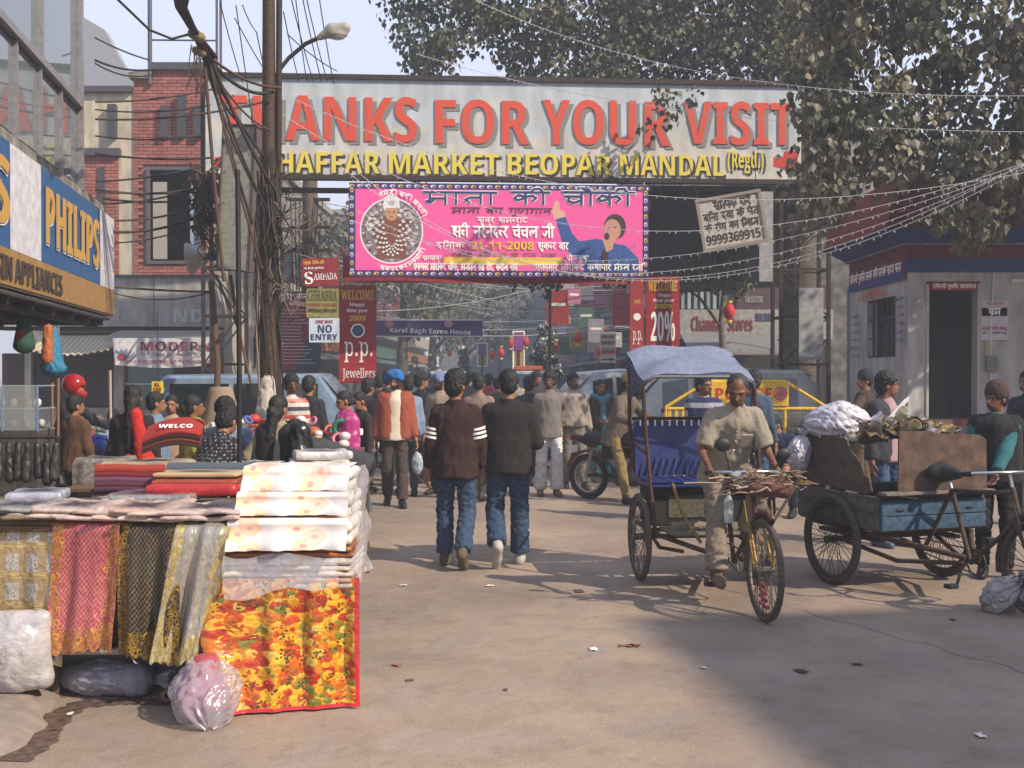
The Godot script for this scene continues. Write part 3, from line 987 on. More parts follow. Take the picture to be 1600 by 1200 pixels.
	# litter
	var lit := [[928, 1017, .05, "d9d8d4"], [985, 1012, .12, "7a4030"], [905, 925, .09, "4a3a30"], [1252, 1051, .07, "2c2426"], [630, 916, .05, "cfc8c0"], [1533, 1153, .05, "cfc8bd"], [445, 1068, .05, "6a5a4c"], [765, 917, .05, "d0c8c0"], [1100, 1046, .03, "b9b2a8"], [1340, 1040, .05, "3c3028"], [640, 1065, .04, "6a5040"], [790, 1080, .03, "5a4a3e"], [620, 1042, .05, "96604a"], [1490, 970, .04, "3c302a"], [108, 1152, .03, "c9c4bc"]]
	var what := {"d9d8d4": "crumpled white paper scrap lying alone on the sunlit road", "7a4030": "long red-brown strip of litter beside the white paper scrap", "4a3a30": "dark flattened litter in the rickshaw's shadow"}
	for e in lit:
		var q := Geo.new()
		var rs := []
		for a in 4:
			var l := PackedVector3Array()
			for b in 5: l.append(V((b - 2) * e[2] * .3 + rng.randf_range(-1, 1) * e[2] * .1, .006 + rng.randf() * e[2] * (.15 if e[3] > "7" else .03), (a - 1.5) * e[2] * (.26 if e[3] != "7a4030" else .08) + rng.randf_range(-1, 1) * e[2] * .1))
			rs.append(l)
		q.sheet(rs, .002)
		single(q, "litter_scrap", M(e[3], .9), what.get(e[3], "small crumpled scrap of litter on the dusty road"), "litter", floor_at(e[0], e[1]) + (V(0, .1, 0) if e[0] < 110 else Vector3.ZERO), rng.randf() * 6.0, "litter scattered on the road")

# ---------------------------------------------------------------- lattice tower: each post and brace a part
func tower(o: Node3D, base: Vector3, w: float, dp: float, h: float, m: Material, step := .95, r := .035) -> void:
	for sx in [-1, 1]:
		for sz in [-1, 1]:
			part(Geo.new().box(V(0, h / 2, 0), V(r * 2, h, r * 2)), "post", m, o, Transform3D(Basis.IDENTITY, base + V(sx * w / 2, 0, sz * dp / 2)))
	var n := int(h / step)
	var rungx := Geo.new().box(Vector3.ZERO, V(w, r * 1.3, r * 1.1)).mesh()
	var rungz := Geo.new().box(Vector3.ZERO, V(r * 1.1, r * 1.3, dp)).mesh()
	var bx := Geo.new().bar(V(-w / 2, 0, 0), V(w / 2, step, 0), r, r * .8).mesh()
	for k in n:
		for sz in [-1, 1]:
			part(rungx, "rung", m, o, Transform3D(Basis.IDENTITY, base + V(0, k * step + step, sz * dp / 2)))
			var flip := Basis.IDENTITY if k % 2 == 0 else Basis(Vector3.UP, PI)
			part(bx, "brace", m, o, Transform3D(flip, base + V(0, k * step, sz * dp / 2)))
		for sx in [-1, 1]:
			part(rungz, "rung", m, o, Transform3D(Basis.IDENTITY, base + V(sx * w / 2, k * step + step, 0)))

func gd(px: float) -> float: return 21.2 + (px - 320.0) / 933.0 * .7
func words(o: Node3D, list: Array, m: Material, shadow: Material, dx: float, dy: float, fwd: float, style := "bold", dfun: Variant = null) -> void:
	for e in list:
		var d0: float = dfun.call(e[1])
		var d1: float = dfun.call(e[2])
		var p := pane(e[1], e[2], e[3], e[4], d0, d1)
		var t: Transform3D = p.tr
		t.origin += t.basis.z * fwd
		letters(o, e[0], p.w, p.h, m, t, style, .012)
		if shadow:
			var t2 := t
			t2.origin += t.basis.x * dx + t.basis.y * dy - t.basis.z * .012
			letters(o, e[0], p.w, p.h, shadow, t2, style, .008, "letter_shadow")
func gantry() -> void:
	var o := thing("overhead_gantry_sign", "long overhead sign thanking visitors in big red letters on lattice towers", "sign", gnd(800, 21.6))
	o.position = Vector3.ZERO
	var p := pane(320, 1253, 128, 283, gd(320), gd(1253))
	var t: Transform3D = p.tr
	t.origin.y += .03
	var im := blank(512, 128, C("b9b9b4"))
	var n1 := FastNoiseLite.new(); n1.frequency = .02; n1.fractal_octaves = 4; n1.seed = 5
	for y in 128:
		for x in 512:
			var k := n1.get_noise_2d(x * .6, y * 2.0)
			var c := C("b4bcc2").lerp(C("c9c3b8"), smoothstep(.2, .95, y / 128.0 + k * .7))
			var s := .95 + .12 * n1.get_noise_2d(x * 3.0, y * .6)
			im.set_pixel(x, y, Color(c.r * s, c.g * s, c.b * s))
	part(Geo.new().box(V(0, 0, -.06), V(p.w, p.h, .1)), "backing_box", mats.steel, o, t)
	part(quad_mesh(p.w - .05, p.h - .06), "sign_face", image_mat(im, .6), o, t)
	for sg in [-1, 1]:
		part(Geo.new().box(Vector3.ZERO, V(p.w + .1, .09, .2)), "frame_rail", mats.steel, o, t * Transform3D(Basis.IDENTITY, V(0, sg * p.h / 2, -.04)))
	var df := gd
	words(o, [["THANKS", 345, 652, 151, 222], ["FOR", 680, 826, 157, 226], ["YOUR", 847, 1046, 158, 228], ["VISIT", 1068, 1238, 160, 228]], mats.letter_red, mats.letter_grey, .08, -.07, .02, "bold", df)
	words(o, [["GHAFFAR", 402, 594, 238, 271], ["MARKET", 608, 780, 240, 273], ["BEOPAR", 793, 955, 241, 274], ["MANDAL", 968, 1130, 242, 275], ["(Regd.)", 1136, 1192, 236, 272]], mats.letter_yellow, mats.letter_dark, .05, -.04, .02, "bold", df)
	# red pointing hands at both ends
	for px in [1222, 352]:
		var pp := pane(px - 24, px + 24, 236, 264, gd(px), gd(px))
		var hand := PackedVector2Array([Vector2(-.3, -.14), Vector2(-.02, -.16), Vector2(.08, -.2), Vector2(.3, -.16), Vector2(.3, .1), Vector2(.28, .17), Vector2(.05, .17), Vector2(.02, .06), Vector2(-.3, .04)])
		var tt: Transform3D = pp.tr
		tt.origin += tt.basis.z * .012
		part(Geo.new().prism(hand, .008), "pointing_hand", M("c2301f", .7), o, tt)
	# truss and towers
	for y in [5.35, 7.35]:
		part(Geo.new().bar(gnd(330, 21.35) + V(0, y, -.35), gnd(1280, 22.05) + V(0, y, -.35), .08, .1), "truss_beam", mats.steel, o)
	tower(o, gnd(1250, 22.3), .95, .7, 7.4, mats.steel)
	tower(o, gnd(352, 21.8), .7, .6, 7.4, mats.steel)
	# two blank white boards fixed to the tower
	for b in [[1248, 1286, 450, 562, 21.7], [1186, 1207, 300, 440, 21.8]]:
		var q := pane(b[0], b[1], b[2], b[3], b[4], b[4])
		part(Geo.new().box(Vector3.ZERO, V(q.w, q.h, .04)), "blank_board", M("a9a7a6", .7, "soft", .8), o, q.tr)

func bd(px: float) -> float: return 21.12 + (px - 320.0) / 933.0 * .7
func festival_banner() -> void:
	var p := pane(546, 1013, 288, 433, bd(546), bd(1013))
	var o := thing("festival_banner", "bright pink event banner with purple border hung under the overhead sign", "banner")
	var W := 932
	var H := 290
	var im := blank(W, H, C("35205c"))
	for k in 38:
		var x := k * 25 + 8
		for y in [9, H - 10]:
			im_ell(im, Vector2(x, y), 8, 5, C("d8cfe0") if k % 3 else C("d9b35a")); im_ell(im, Vector2(x + 2, y + 1), 4, 2.6, C("35205c"))
	for k in 11:
		for x in [8, W - 9]:
			im_ell(im, Vector2(x, k * 25 + 22), 5, 7, C("d8cfe0") if k % 3 else C("d9b35a")); im_ell(im, Vector2(x, k * 25 + 23), 2.4, 3.6, C("35205c"))
	im.fill_rect(Rect2i(19, 19, W - 38, H - 38), C("e8569c"))
	# oval picture: a crowned, garlanded figure
	var oc := Vector2(130, 148)
	im_ell(im, oc, 97, 102, C("f0e8ec")); im_ell(im, oc, 93, 98, C("7a6f70"))
	var r2 := RandomNumberGenerator.new(); r2.seed = 3
	for k in 420:
		var a := r2.randf() * TAU
		var rr := sqrt(r2.randf())
		im_ell(im, oc + Vector2(cos(a) * 88 * rr, sin(a) * 92 * rr), r2.randf_range(2, 6), r2.randf_range(2, 5), [C("b9b2b0"), C("5a4a4c"), C("8d8280"), C("6b2a2a"), C("d8d2cc")][r2.randi() % 5])
	im_poly(im, [85, 235, 92, 130, 110, 104, 150, 104, 168, 130, 176, 235], C("7a4436"))
	for k in 4:
		for s in 26:
			var a := PI * s / 25.0
			im_ell(im, Vector2(130 + cos(a) * (26 + k * 11), 120 + sin(a) * (76 + k * 9)), 4, 3, C("e8dfd6") if (s + k) % 2 else C("4a3a38"))
	im_ell(im, Vector2(130, 92), 19, 25, C("b98a68")); im_poly(im, [104, 78, 108, 46, 130, 30, 152, 46, 156, 78], C("dcd8d8")); im_ell(im, Vector2(130, 62), 10, 8, C("a8a4b0"))
	im_ell(im, Vector2(123, 90), 3, 1.6, C("20181a")); im_ell(im, Vector2(137, 90), 3, 1.6, C("20181a")); im_ell(im, Vector2(130, 105), 5, 1.6, C("8a2a2a"))
	# a singer in a blue jacket, one arm raised
	im_poly(im, [640, 110, 668, 96, 690, 150, 712, 176, 770, 168, 800, 176, 860, 190, 900, 230, 900, 272, 728, 272, 726, 236, 690, 222, 660, 180], C("2c4f8c"))
	for k in 160:
		im_ell(im, Vector2(r2.randf_range(672, 895), r2.randf_range(180, 268)), 2, 1.5, C("4a78b8") if k % 2 else C("1d3260"))
	im_poly(im, [636, 108, 628, 82, 640, 50, 650, 52, 652, 78, 668, 84, 668, 100], C("d8a48c"))
	im_ell(im, Vector2(826, 130), 34, 40, C("3a2a26")); im_ell(im, Vector2(818, 140), 26, 34, C("c08a74")); im_ell(im, Vector2(806, 134), 4, 2, C("2a1a18")); im_ell(im, Vector2(826, 132), 4, 2, C("2a1a18"))
	im_poly(im, [786, 168, 812, 152, 826, 168, 818, 200, 800, 210], C("c48e78")); im_ell(im, Vector2(800, 160), 8, 11, C("2a2a30")); im_poly(im, [786, 200, 806, 214, 800, 272, 780, 272], C("3a1f28"))
	im.fill_rect(Rect2i(290, 228, 372, 24), C("e8c23c"))
	var t: Transform3D = p.tr
	part(cloth_mesh(p.w, p.h, .003, 2.3, 40, 8), "cloth", image_mat(im, .65), o, t)
	var f := func(x0: float, x1: float, y0: float, y1: float) -> Dictionary:
		var q := pane(x0, x1, y0, y1, bd(x0), bd(x1))
		q.tr.origin += q.tr.basis.z * .018
		return q
	var W_ = mats.letter_white
	var navy := M("2a2a66", .7)
	for e in [["mAtA", 663, 775, 298, 322, navy, .17], ["kI", 800, 858, 298, 322, navy, .17], ["cOkI", 880, 990, 298, 324, navy, .17], ["mAtA kA guNgAn", 706, 862, 324, 336, mats.letter_dark, .14], ["svr smxrAT", 746, 824, 339, 350, W_, .14], ["SxI nren.dxr c.cl jI", 706, 866, 352, 374, W_, .15],
			["dinA.k", 682, 726, 378, 390, W_, .14], ["Sukxr vAr", 840, 888, 378, 392, W_, .14], ["sxhAn:", 660, 690, 399, 408, W_, .14], ["smy sAyxk se rAt tk", 705, 870, 395, 403, M("6a5a20", .8), .13], ["sOjnxy:", 884, 920, 399, 408, W_, .14], ["gffAr mArikT cOk, ajml KA~ roD, krol bAg", 646, 808, 411, 424, W_, .14], ["gffAr mArikT vxyApAr m.Dl rji", 836, 1004, 412, 424, W_, .14]]:
		var q: Dictionary = f.call(e[1], e[2], e[3], e[4])
		if e[5] == navy: deva(o, e[0], q.w, q.h * .95, W_, q.tr.translated(-q.tr.basis.z * .006), .27, "letter_outline")
		deva(o, e[0], q.w, q.h * .95, e[5], q.tr, e[6])
	var dq: Dictionary = f.call(736, 834, 376, 392)
	letters(o, "21-11-2008", dq.w, dq.h * .8, mats.letter_gold, dq.tr, "bold", .004)
	# motto bent round the oval
	var cc := at(612, 361, bd(612))
	var arcs := [["aAj terI kl merI bArI aAygI", 2.75, .4, 1.0], ["mA~ JndevAlI sb pr krm kmAegI", 3.65, 5.8, 1.0]]
	for a in arcs:
		var s: String = a[0].replace(" ", "")
		var tok := []
		for ch in s:
			if not DV.has(ch): continue
			if DV[ch][0] < .35 and tok.size(): tok[-1] += ch
			else: tok.append(ch)
		for k in tok.size():
			var th := lerpf(a[1], a[2], float(k) / (tok.size() - 1))
			var ps := cc + V(cos(th) * .7, sin(th) * .74, .02)
			var rot := th - PI / 2 if a[1] < PI else th + PI / 2
			deva(o, tok[k], .09, .1, W_, Transform3D(Basis(Vector3.BACK, rot), ps), .2)
	# hanging ropes
	for px in [552, 780, 1006]:
		part(Geo.new().tube(pv([at(px, 290, bd(px)), at(px, 268, bd(px) + .1)]), .008, 5), "rope", mats.white, o)

func red_pillar_banner(px0: float, px1: float, py0: float, py1: float, d: float, label: String, kind: int) -> void:
	var p := pane(px0, px1, py0, py1, d, d)
	var o := thing("pillar_banner", label, "banner", gnd((px0 + px1) / 2, d))
	var inv := Transform3D(Basis.IDENTITY, -o.position)
	var dn: float = p.tr.origin.y - p.h / 2
	part(Geo.new().box(V(0, 0, 0), V(p.w, p.h, .06)), "cloth_panel", M("a8141c" if kind != 2 else "b03434", .7, "soft", 1.2), o, inv * p.tr)
	for sg in [-1, 1]:
		part(Geo.new().box(V(sg * (p.w / 2 - .03), (dn + p.h) / 2, -.06), V(.05, dn + p.h, .05)), "pole", mats.steel, o)
	var f := func(x0: float, x1: float, y0: float, y1: float) -> Dictionary:
		var q := pane(px0 + (px1 - px0) * x0, px0 + (px1 - px0) * x1, py0 + (py1 - py0) * y0, py0 + (py1 - py0) * y1, d, d)
		q.tr.origin += q.tr.basis.z * .034
		q.tr = inv * q.tr
		return q
	var put_ := func(s: String, x0: float, x1: float, y0: float, y1: float, m: Material, st: String) -> void:
		var q: Dictionary = f.call(x0, x1, y0, y1)
		letters(o, s, q.w, q.h, m, q.tr, st, .004)
	var lw = mats.letter_white
	if kind == 0:
		put_.call("WELCOME", .06, .95, .05, .15, mats.letter_gold, "serifbold"); put_.call("Happy", .3, .7, .18, .225, lw, "bold"); put_.call("New year", .22, .78, .24, .29, lw, "bold"); put_.call("2009", .28, .72, .31, .365, mats.letter_gold, "bold")
		put_.call("p.p.", .14, .9, .58, .79, lw, "serif"); put_.call("Jewellers", .1, .98, .85, .98, lw, "serif")
		var q: Dictionary = f.call(.32, .7, .4, .53)
		part(Geo.new().lathe([Vector2(0, .004), Vector2(q.w * .5, .004), Vector2(q.w * .5, 0)], q.tr * Transform3D(Basis(Vector3.RIGHT, PI / 2), Vector3.ZERO), 20), "emblem", lw, o)
		part(Geo.new().lathe([Vector2(0, .008), Vector2(q.w * .4, .008), Vector2(q.w * .4, 0)], q.tr * Transform3D(Basis(Vector3.RIGHT, PI / 2), Vector3.ZERO), 20), "emblem_disc", M("28406a", .4), o)
	elif kind == 1:
		put_.call("WELCOME", .06, .94, .06, .2, mats.letter_gold, "serifbold"); put_.call("Happy", .38, .74, .23, .29, lw, "bold"); put_.call("New year", .22, .84, .3, .36, lw, "bold"); put_.call("2009", .26, .76, .37, .43, mats.letter_gold, "bold")
		put_.call("20%", .14, .86, .47, .87, lw, "bold"); put_.call("Discount", .14, .84, .92, .985, mats.letter_gold, "bold")
	else:
		put_.call("2009", .3, .75, .28, .33, mats.letter_gold, "bold"); put_.call("p.p.", .2, .9, .7, .88, lw, "serif")
		var q: Dictionary = f.call(.25, .8, .42, .6)
		part(Geo.new().lathe([Vector2(0, .004), Vector2(q.w * .5, .004), Vector2(q.w * .5, 0)], q.tr * Transform3D(Basis(Vector3.RIGHT, PI / 2), Vector3.ZERO), 20), "emblem", lw, o)
func text_board(called: String, label: String, px0: float, px1: float, py0: float, py1: float, d: float, m: Material, lines: Array, tilt := 0.0, cat := "sign", rim: Material = null) -> Node3D:
	var p := pane(px0, px1, py0, py1, d, d)
	var o := thing(called, label, cat, p.tr.origin)
	o.rotation.z = tilt
	part(Geo.new().box(V(0, 0, -.015), V(p.w, p.h, .03)), "board", m, o)
	if rim:
		for sg in [-1, 1]:
			part(Geo.new().box(V(0, sg * p.h / 2, 0), V(p.w + .06, .05, .05)), "frame", rim, o); part(Geo.new().box(V(sg * p.w / 2, 0, 0), V(.05, p.h - .06, .05)), "frame", rim, o)
	for e in lines:   # [text, x0, x1, y0, y1, material, style]; style deva for strokes
		var tr := Transform3D(Basis.IDENTITY, V(p.w * ((e[1] + e[2]) / 2 - .5), p.h * (.5 - (e[3] + e[4]) / 2), .003))
		if e[6] == "deva": deva(o, e[0], p.w * (e[2] - e[1]), p.h * (e[4] - e[3]), e[5], tr, .16)
		else: letters(o, e[0], p.w * (e[2] - e[1]), p.h * (e[4] - e[3]), e[5], tr, e[6], .004)
	return o
func boards() -> void:
	var lw = mats.letter_white
	red_pillar_banner(530, 588, 446, 598, 22.4, "tall red new year banner with white jewellers lettering", 0)
	red_pillar_banner(1009, 1061, 432, 548, 23.0, "red new year banner announcing a twenty percent discount", 1)
	red_pillar_banner(984, 1005, 436, 552, 23.0, "narrow faded red banner beside the discount banner", 2)
	# red cloth beam over the street between the pillars
	var q := pane(536, 1006, 402, 443, 22.6, 23.1)
	single(cloth_mesh(q.w, q.h, .05, 1.3, 30, 4), "cloth_beam", M("9c2430", .8, "soft", 1.0), "red cloth beam strung across the street behind the pink banner", "banner", q.tr.origin, atan2(-q.tr.basis.x.z, q.tr.basis.x.x))
	text_board("discount_sign", "tilted dark red sale sign with a large white initial", 472, 529, 403, 447, 20.4, M("9c2426", .6, "soft", 1), [["Upto 35% off", .06, .62, .08, .26, mats.letter_gold, "bold"], ["on best prices", .05, .6, .3, .42, lw, "bold"], ["S", .06, .3, .48, .92, lw, "serifbold"], ["AMPADA", .32, .96, .55, .78, lw, "serif"]], .04)
	text_board("shop_sign", "small mustard shop sign hung over the one way sign", 479, 529, 451, 496, 20.4, M("9a9150", .7, "soft", 1), [["CHHABRA", .04, .96, .06, .42, M("3c4a20", .8), "serif"], ["SAREE HOUSE", .05, .95, .5, .62, M("a04828", .8), "bold"], ["WHOLESALE PRICE SHOP", .05, .95, .7, .82, M("3c3a20", .8), "bold"]], -.01)
	text_board("road_sign", "white one way no entry sign with blue and red lettering", 483, 530, 497, 535, 20.3, M("c9d4de", .5), [["ONE WAY", .22, .8, .08, .22, M("9a2a34", .6), "bold"], ["NO", .3, .76, .28, .6, mats.letter_navy, "bold"], ["ENTRY", .06, .94, .66, .9, mats.letter_navy, "bold"]])
	var gb := text_board("poster_board", "large board half red half blue covered in fine white print", 430, 501, 455, 578, 23.5, M("8c2f38", .7, "soft", 1), [["suwiDA kendxr", .05, .95, .03, .12, lw, "deva"], ["sUcnA", .3, .7, .14, .19, lw, "deva"]])
	var bp := pane(430, 501, 455, 578, 23.5, 23.5)
	part(Geo.new().prism(PackedVector2Array([Vector2(-bp.w * .05, -bp.h / 2), Vector2(bp.w / 2, -bp.h / 2), Vector2(bp.w / 2, bp.h * .36)]), .003), "blue_field", M("2c4468", .7, "soft", 1), gb, Transform3D(Basis.IDENTITY, V(0, 0, .002)))
	var ru := RandomNumberGenerator.new(); ru.seed = 12
	for k in 17:
		var w: float = bp.w * ru.randf_range(.5, .85)
		part(Geo.new().box(V(-bp.w * .45 + w / 2, 0, 0), V(w, .018, .002)), "printed_line", M("b9a8a8", .8), gb, Transform3D(Basis.IDENTITY, V(0, bp.h * (.26 - k * .042), .005)))
	# tilted hand lettered board on wires at the right
	var hb := text_board("handwritten_board", "tilted white framed board with hand painted black numbers", 1094, 1192, 306, 384, 18.4, M("c3bcb4", .8, "soft", 1), [["smpk kre", .25, .85, .06, .26, mats.letter_dark, "deva"], ["binA dvA ke pet", .06, .95, .28, .46, mats.letter_dark, "deva"], ["ke rog kA ilAj", .06, .92, .5, .68, mats.letter_dark, "deva"], ["9999369915", .05, .92, .72, .92, mats.letter_dark, "bold"]], .17, "sign", M("8c8078", .7))
	for sg in [-1, 1]:
		part(Geo.new().tube(pv([V(sg * .5, .45, 0), V(sg * .55, 1.1, 0)]), .008, 5), "wire", mats.steel, hb)
	# big metal sign box on the left, seen from its edge
	var o := thing("sign_box", "tall grey sheet metal sign box fixed beside the cable pole", "sign", at(376, 315, 15.0))
	var a := at(340, 420, 14.85) - o.position
	var b := at(390, 425, 14.8) - o.position
	var c := at(416, 428, 15.7) - o.position
	var h := 225.0 * 15.0 / F
	for pr in [[a, b, "metal_face"], [b, c, "printed_face"]]:
		var g := Geo.new()
		var s := V(.05, 0, 0)
		g.quad(pr[0] + V(.09, h * .99, 0), pr[1] + V(.09, h, 0), pr[1], pr[0])
		part(g, pr[2], M("a09e98" if pr[2] == "metal_face" else "6a5658", .6, "soft", 1.5, .1), o)
	for e in [[a, b], [a + V(.09, h * .99, 0), b + V(.09, h, 0)], [b, b + V(.09, h, 0)], [a, a + V(.09, h * .99, 0)], [b, c], [b + V(.09, h, 0), c + V(.09, h, 0)]]: part(Geo.new().tube(pv([e[0] + V(0, 0, .01), e[1] + V(0, 0, .01)]), .016, 6), "edge_trim", M("4a4642", .7), o)
	for k in 14: part(Geo.new().ell(a.lerp(b, .12 + .38 * (k % 3)) + V(.09 * (k / 14.0) + .0, h * (.04 + .07 * k), .012), V(.01, .01, .006)), "rivet", M("4a4642", .6), o)
	var top := Geo.new()
	top.tri(a + V(.09, h * .99, 0), c + V(.09, h, 0), b + V(.09, h, 0)); top.tri(a, b, c); top.quad(c + V(.09, h, 0), a + V(.09, h * .99, 0), a, c)
	part(top, "box_back", M("85847e", .6, "blotch", 1.5, .2), o)
	for k in 4:
		var t := b.lerp(c, .5) + V(.01 + .02 * k, h * (.16 + .22 * k), .03)
		part(Geo.new().box(Vector3.ZERO, V(.16, .2, .004), Basis(Vector3.UP, -.9)), "pasted_notice", M("b9b4b0", .8, "soft", 2), o, Transform3D(Basis.IDENTITY, t))
	part(Geo.new().tube(pv([c, c + V(.35, .0, .6)]), .03, 6), "bracket", mats.steel, o)
	part(Geo.new().tube(pv([c + V(0, h * .8, 0), c + V(.35, h * .8, .6)]), .03, 6), "bracket", mats.steel, o)

# ---------------------------------------------------------------- utility pole, lamp, cables
func cable(o: Node3D, p: PackedVector3Array, r: float, m: Material, called := "cable") -> void: part(Geo.new().tube(p, r, 5, false), called, m, o)
func utility_pole() -> void:
	var bp := gnd(421, 14.2)
	var o := thing("utility_pole", "brown steel utility pole wrapped in cables with a street lamp arm", "pole", bp)
	part(Geo.new().lathe([Vector2(.15, 0), Vector2(.14, 1.2), Vector2(.1, 3.4), Vector2(.075, 7.5), Vector2(0, 7.5)], Transform3D.IDENTITY, 12), "shaft", M("5c4334", .75, "blotch", 3, .2), o)
	part(Geo.new().tube(pv([V(.12, 0, .02), V(.12, 3.0, .02), V(.14, 7.4, 0)]), .04, 8), "conduit", M("3c2a22", .8, "blotch", 4), o)
	var lp := func(px: float, py: float, d: float) -> Vector3: return at(px, py, d) - bp
	var arm := pv([lp.call(436, 112, 14.2), lp.call(452, 92, 14.2), lp.call(478, 70, 14.1), lp.call(504, 58, 14.0)])
	part(Geo.new().tube(arm, .028, 8), "lamp_arm", M("4a4440", .6, "", 1, .4), o)
	var lamp := part(soft([[0, lp.call(500, 60, 14), lp.call(520, 49, 14), .04, .085], [0, lp.call(520, 49, 14), lp.call(540, 45, 14), .09, .07], [2, lp.call(528, 56, 14), V(.13, .045, .08), 0, 0]], .018, .03), "lamp_head", M("a8a39a", .5, "soft", 3), o)
	part(Geo.new().ell(lp.call(528, 58, 14), V(.11, .05, .07)), "lamp_bowl", glass("c8c8c0", .6), lamp)
	var r3 := RandomNumberGenerator.new(); r3.seed = 77
	var wm := [M("2a211d", .8), M("4a3529", .8), M("1d1a1c", .7), M("7d6a5c", .8)]
	# cables lashed along the shaft
	for k in 22:
		var a := r3.randf() * TAU
		var y0 := r3.randf_range(1.3, 3.2)
		var pts := PackedVector3Array()
		for s in 9:
			var t := s / 8.0
			var rr := lerpf(.15, .1, t) + r3.randf_range(.0, .05)
			pts.append(V(cos(a + t * 1.4) * rr, lerpf(y0, r3.randf_range(4.2, 4.6), t), sin(a + t * 1.4) * rr + .03))
		cable(o, pts, r3.randf_range(.008, .016), wm[k % 4])
	# loose ends in a tangle
	for k in 60:
		var s := V(r3.randf_range(-.05, .25), r3.randf_range(2.6, 4.3), .1)
		var pts := PackedVector3Array([s])
		for q in 4: pts.append(pts[-1] + V(r3.randf_range(-.12, .2), r3.randf_range(-.2, .14), r3.randf_range(-.1, .1)))
		cable(o, pts, r3.randf_range(.004, .009), wm[r3.randi() % 4], "loose_wire")
	# white cloth tied round the foot
	part(soft([[0, V(-.02, 1.1, .1), V(0, 1.6, .08), .15, .1], [0, V(.06, .95, .12), V(.08, 1.3, .1), .12, .08]], .024, .04, .014, 12.0, 4), "tied_cloth", M("c9bfb8", .85, "soft", 2), o)
func cables() -> void:
	var r4 := RandomNumberGenerator.new(); r4.seed = 31
	var wm := [M("2b1f1a", .8), M("57402f", .8), M("1a1819", .7), M("4c3326", .8)]
	# thick bundle sweeping down from the upper left to the pole
	var o := thing("cable_bundle", "thick bundle of brown and black cables tied with rag, slanting from above", "cables", at(310, 55, 13.0))
	var lp := func(px: float, py: float, d: float) -> Vector3: return at(px, py, d) - o.position
	for k in 18:
		var j := r4.randf_range(-9, 9)
		var kx := r4.randf_range(-5, 5)
		cable(o, pv([lp.call(262 + k * 2.5 + j, -40, 10.5), lp.call(285 + j * .7 + kx, 14, 12.2), lp.call(308 + kx * .8, 56, 13.0), lp.call(320 + k + kx, 92, 13.3)]), r4.randf_range(.018, .032), wm[k % 4])
	for k in 12:
		var ex = [402, 416, 424, 372, 350, 428, 440, 395, 366, 420, 410, 432][k]
		var ey = [300, 250, 205, 190, 440, 145, 138, 350, 150, 330, 420, 300][k]
		var a: Vector3 = lp.call(316 + k, 84, 13.3)
		var b: Vector3 = lp.call(ex, ey, 14.0)
		var pts := sag(a, b, r4.randf_range(.05, .22), 10)
		cable(o, pts, r4.randf_range(.013, .024), wm[(k + 1) % 4])
	part(soft([[0, lp.call(303, 54, 13.0), lp.call(314, 60, 13.0), .06, .06], [0, lp.call(308, 80, 13.2), lp.call(318, 84, 13.2), .05, .05]], .015, .03, .012, 30, 3), "rag_tie", M("8d7c5c", .9, "fine", 4), o)
	for k in 12:
		var s: Vector3 = lp.call(300 + k * 1.4, 70 + k * 2, 13.2)
		cable(o, pv([s, s + V(r4.randf_range(-.06, .06), -.25, .02), s + V(r4.randf_range(-.1, .1), -.5, .04)]), .005, wm[k % 4], "loose_wire")
	# thick single cable looping across the sky at the left
	var ov := [[at(185, 0, 12.5), at(235, 48, 12.8), at(270, 62, 13.0), at(300, 54, 13.0), .016, "drooping black cable running from above into the rag-tied bundle"]]
	for e in ov:
		var c := Geo.new().tube(pv([e[0] - e[0], e[1] - e[0], e[2] - e[0], e[3] - e[0]]), e[4], 5)
		single(c, "overhead_cable", wm[2], e[5], "cable", e[0])
	# knot of cables at the left lattice tower
	var kn := thing("cable_knot", "dark tangled mass of knotted cables hanging beside the sign box", "cables", at(322, 330, 15.6))
	for k in 70:
		var s := V(r4.randf_range(-.12, .16), r4.randf_range(-.55, .55), r4.randf_range(-.12, .12))
		var pts := PackedVector3Array([s])
		for q in 6: pts.append(pts[-1] * .93 + V(r4.randf_range(-.13, .13), r4.randf_range(-.22, .22), r4.randf_range(-.08, .08)))
		cable(kn, pts, r4.randf_range(.007, .014), wm[r4.randi() % 4])
	for e in [[330, 440, 335, 700, .05], [338, 430, 392, 600, .02], [360, 430, 372, 620, .03]]:
		cable(kn, pv([at(e[0], e[1], 15.8) - kn.position, at((e[0] + e[2]) / 2 + 8, (e[1] + e[3]) / 2, 15.8) - kn.position, at(e[2], e[3], 15.8) - kn.position]), e[4], wm[1])
	# horizontal wires from the shop building to the knot
	var hz := [[150, 160, 335, 140], [150, 172, 330, 165], [150, 187, 420, 158], [150, 284, 320, 260], [150, 296, 320, 292], [152, 300, 320, 300], [155, 318, 322, 290], [180, 364, 325, 330], [180, 380, 330, 345], [178, 362, 320, 336], [150, 213, 320, 212], [150, 240, 330, 247], [178, 458, 330, 456], [0, 425, 330, 456], [150, 60, 235, 95], [150, 95, 240, 110], [150, 100, 240, 118], [180, 345, 325, 318], [160, 310, 325, 310]]
	for e in hz:
		var a := at(e[0], e[1], 15.0)
		var b := at(e[2], e[3], 15.7)
		single(Geo.new().tube(sag(Vector3.ZERO, b - a, r4.randf_range(.02, .12), 10), r4.randf_range(.01, .018), 5, false), "service_wire", wm[r4.randi() % 4], "thin dark service wire strung between the left shop and the cable knot", "cable", a, 0.0, "service wires at the left shop")
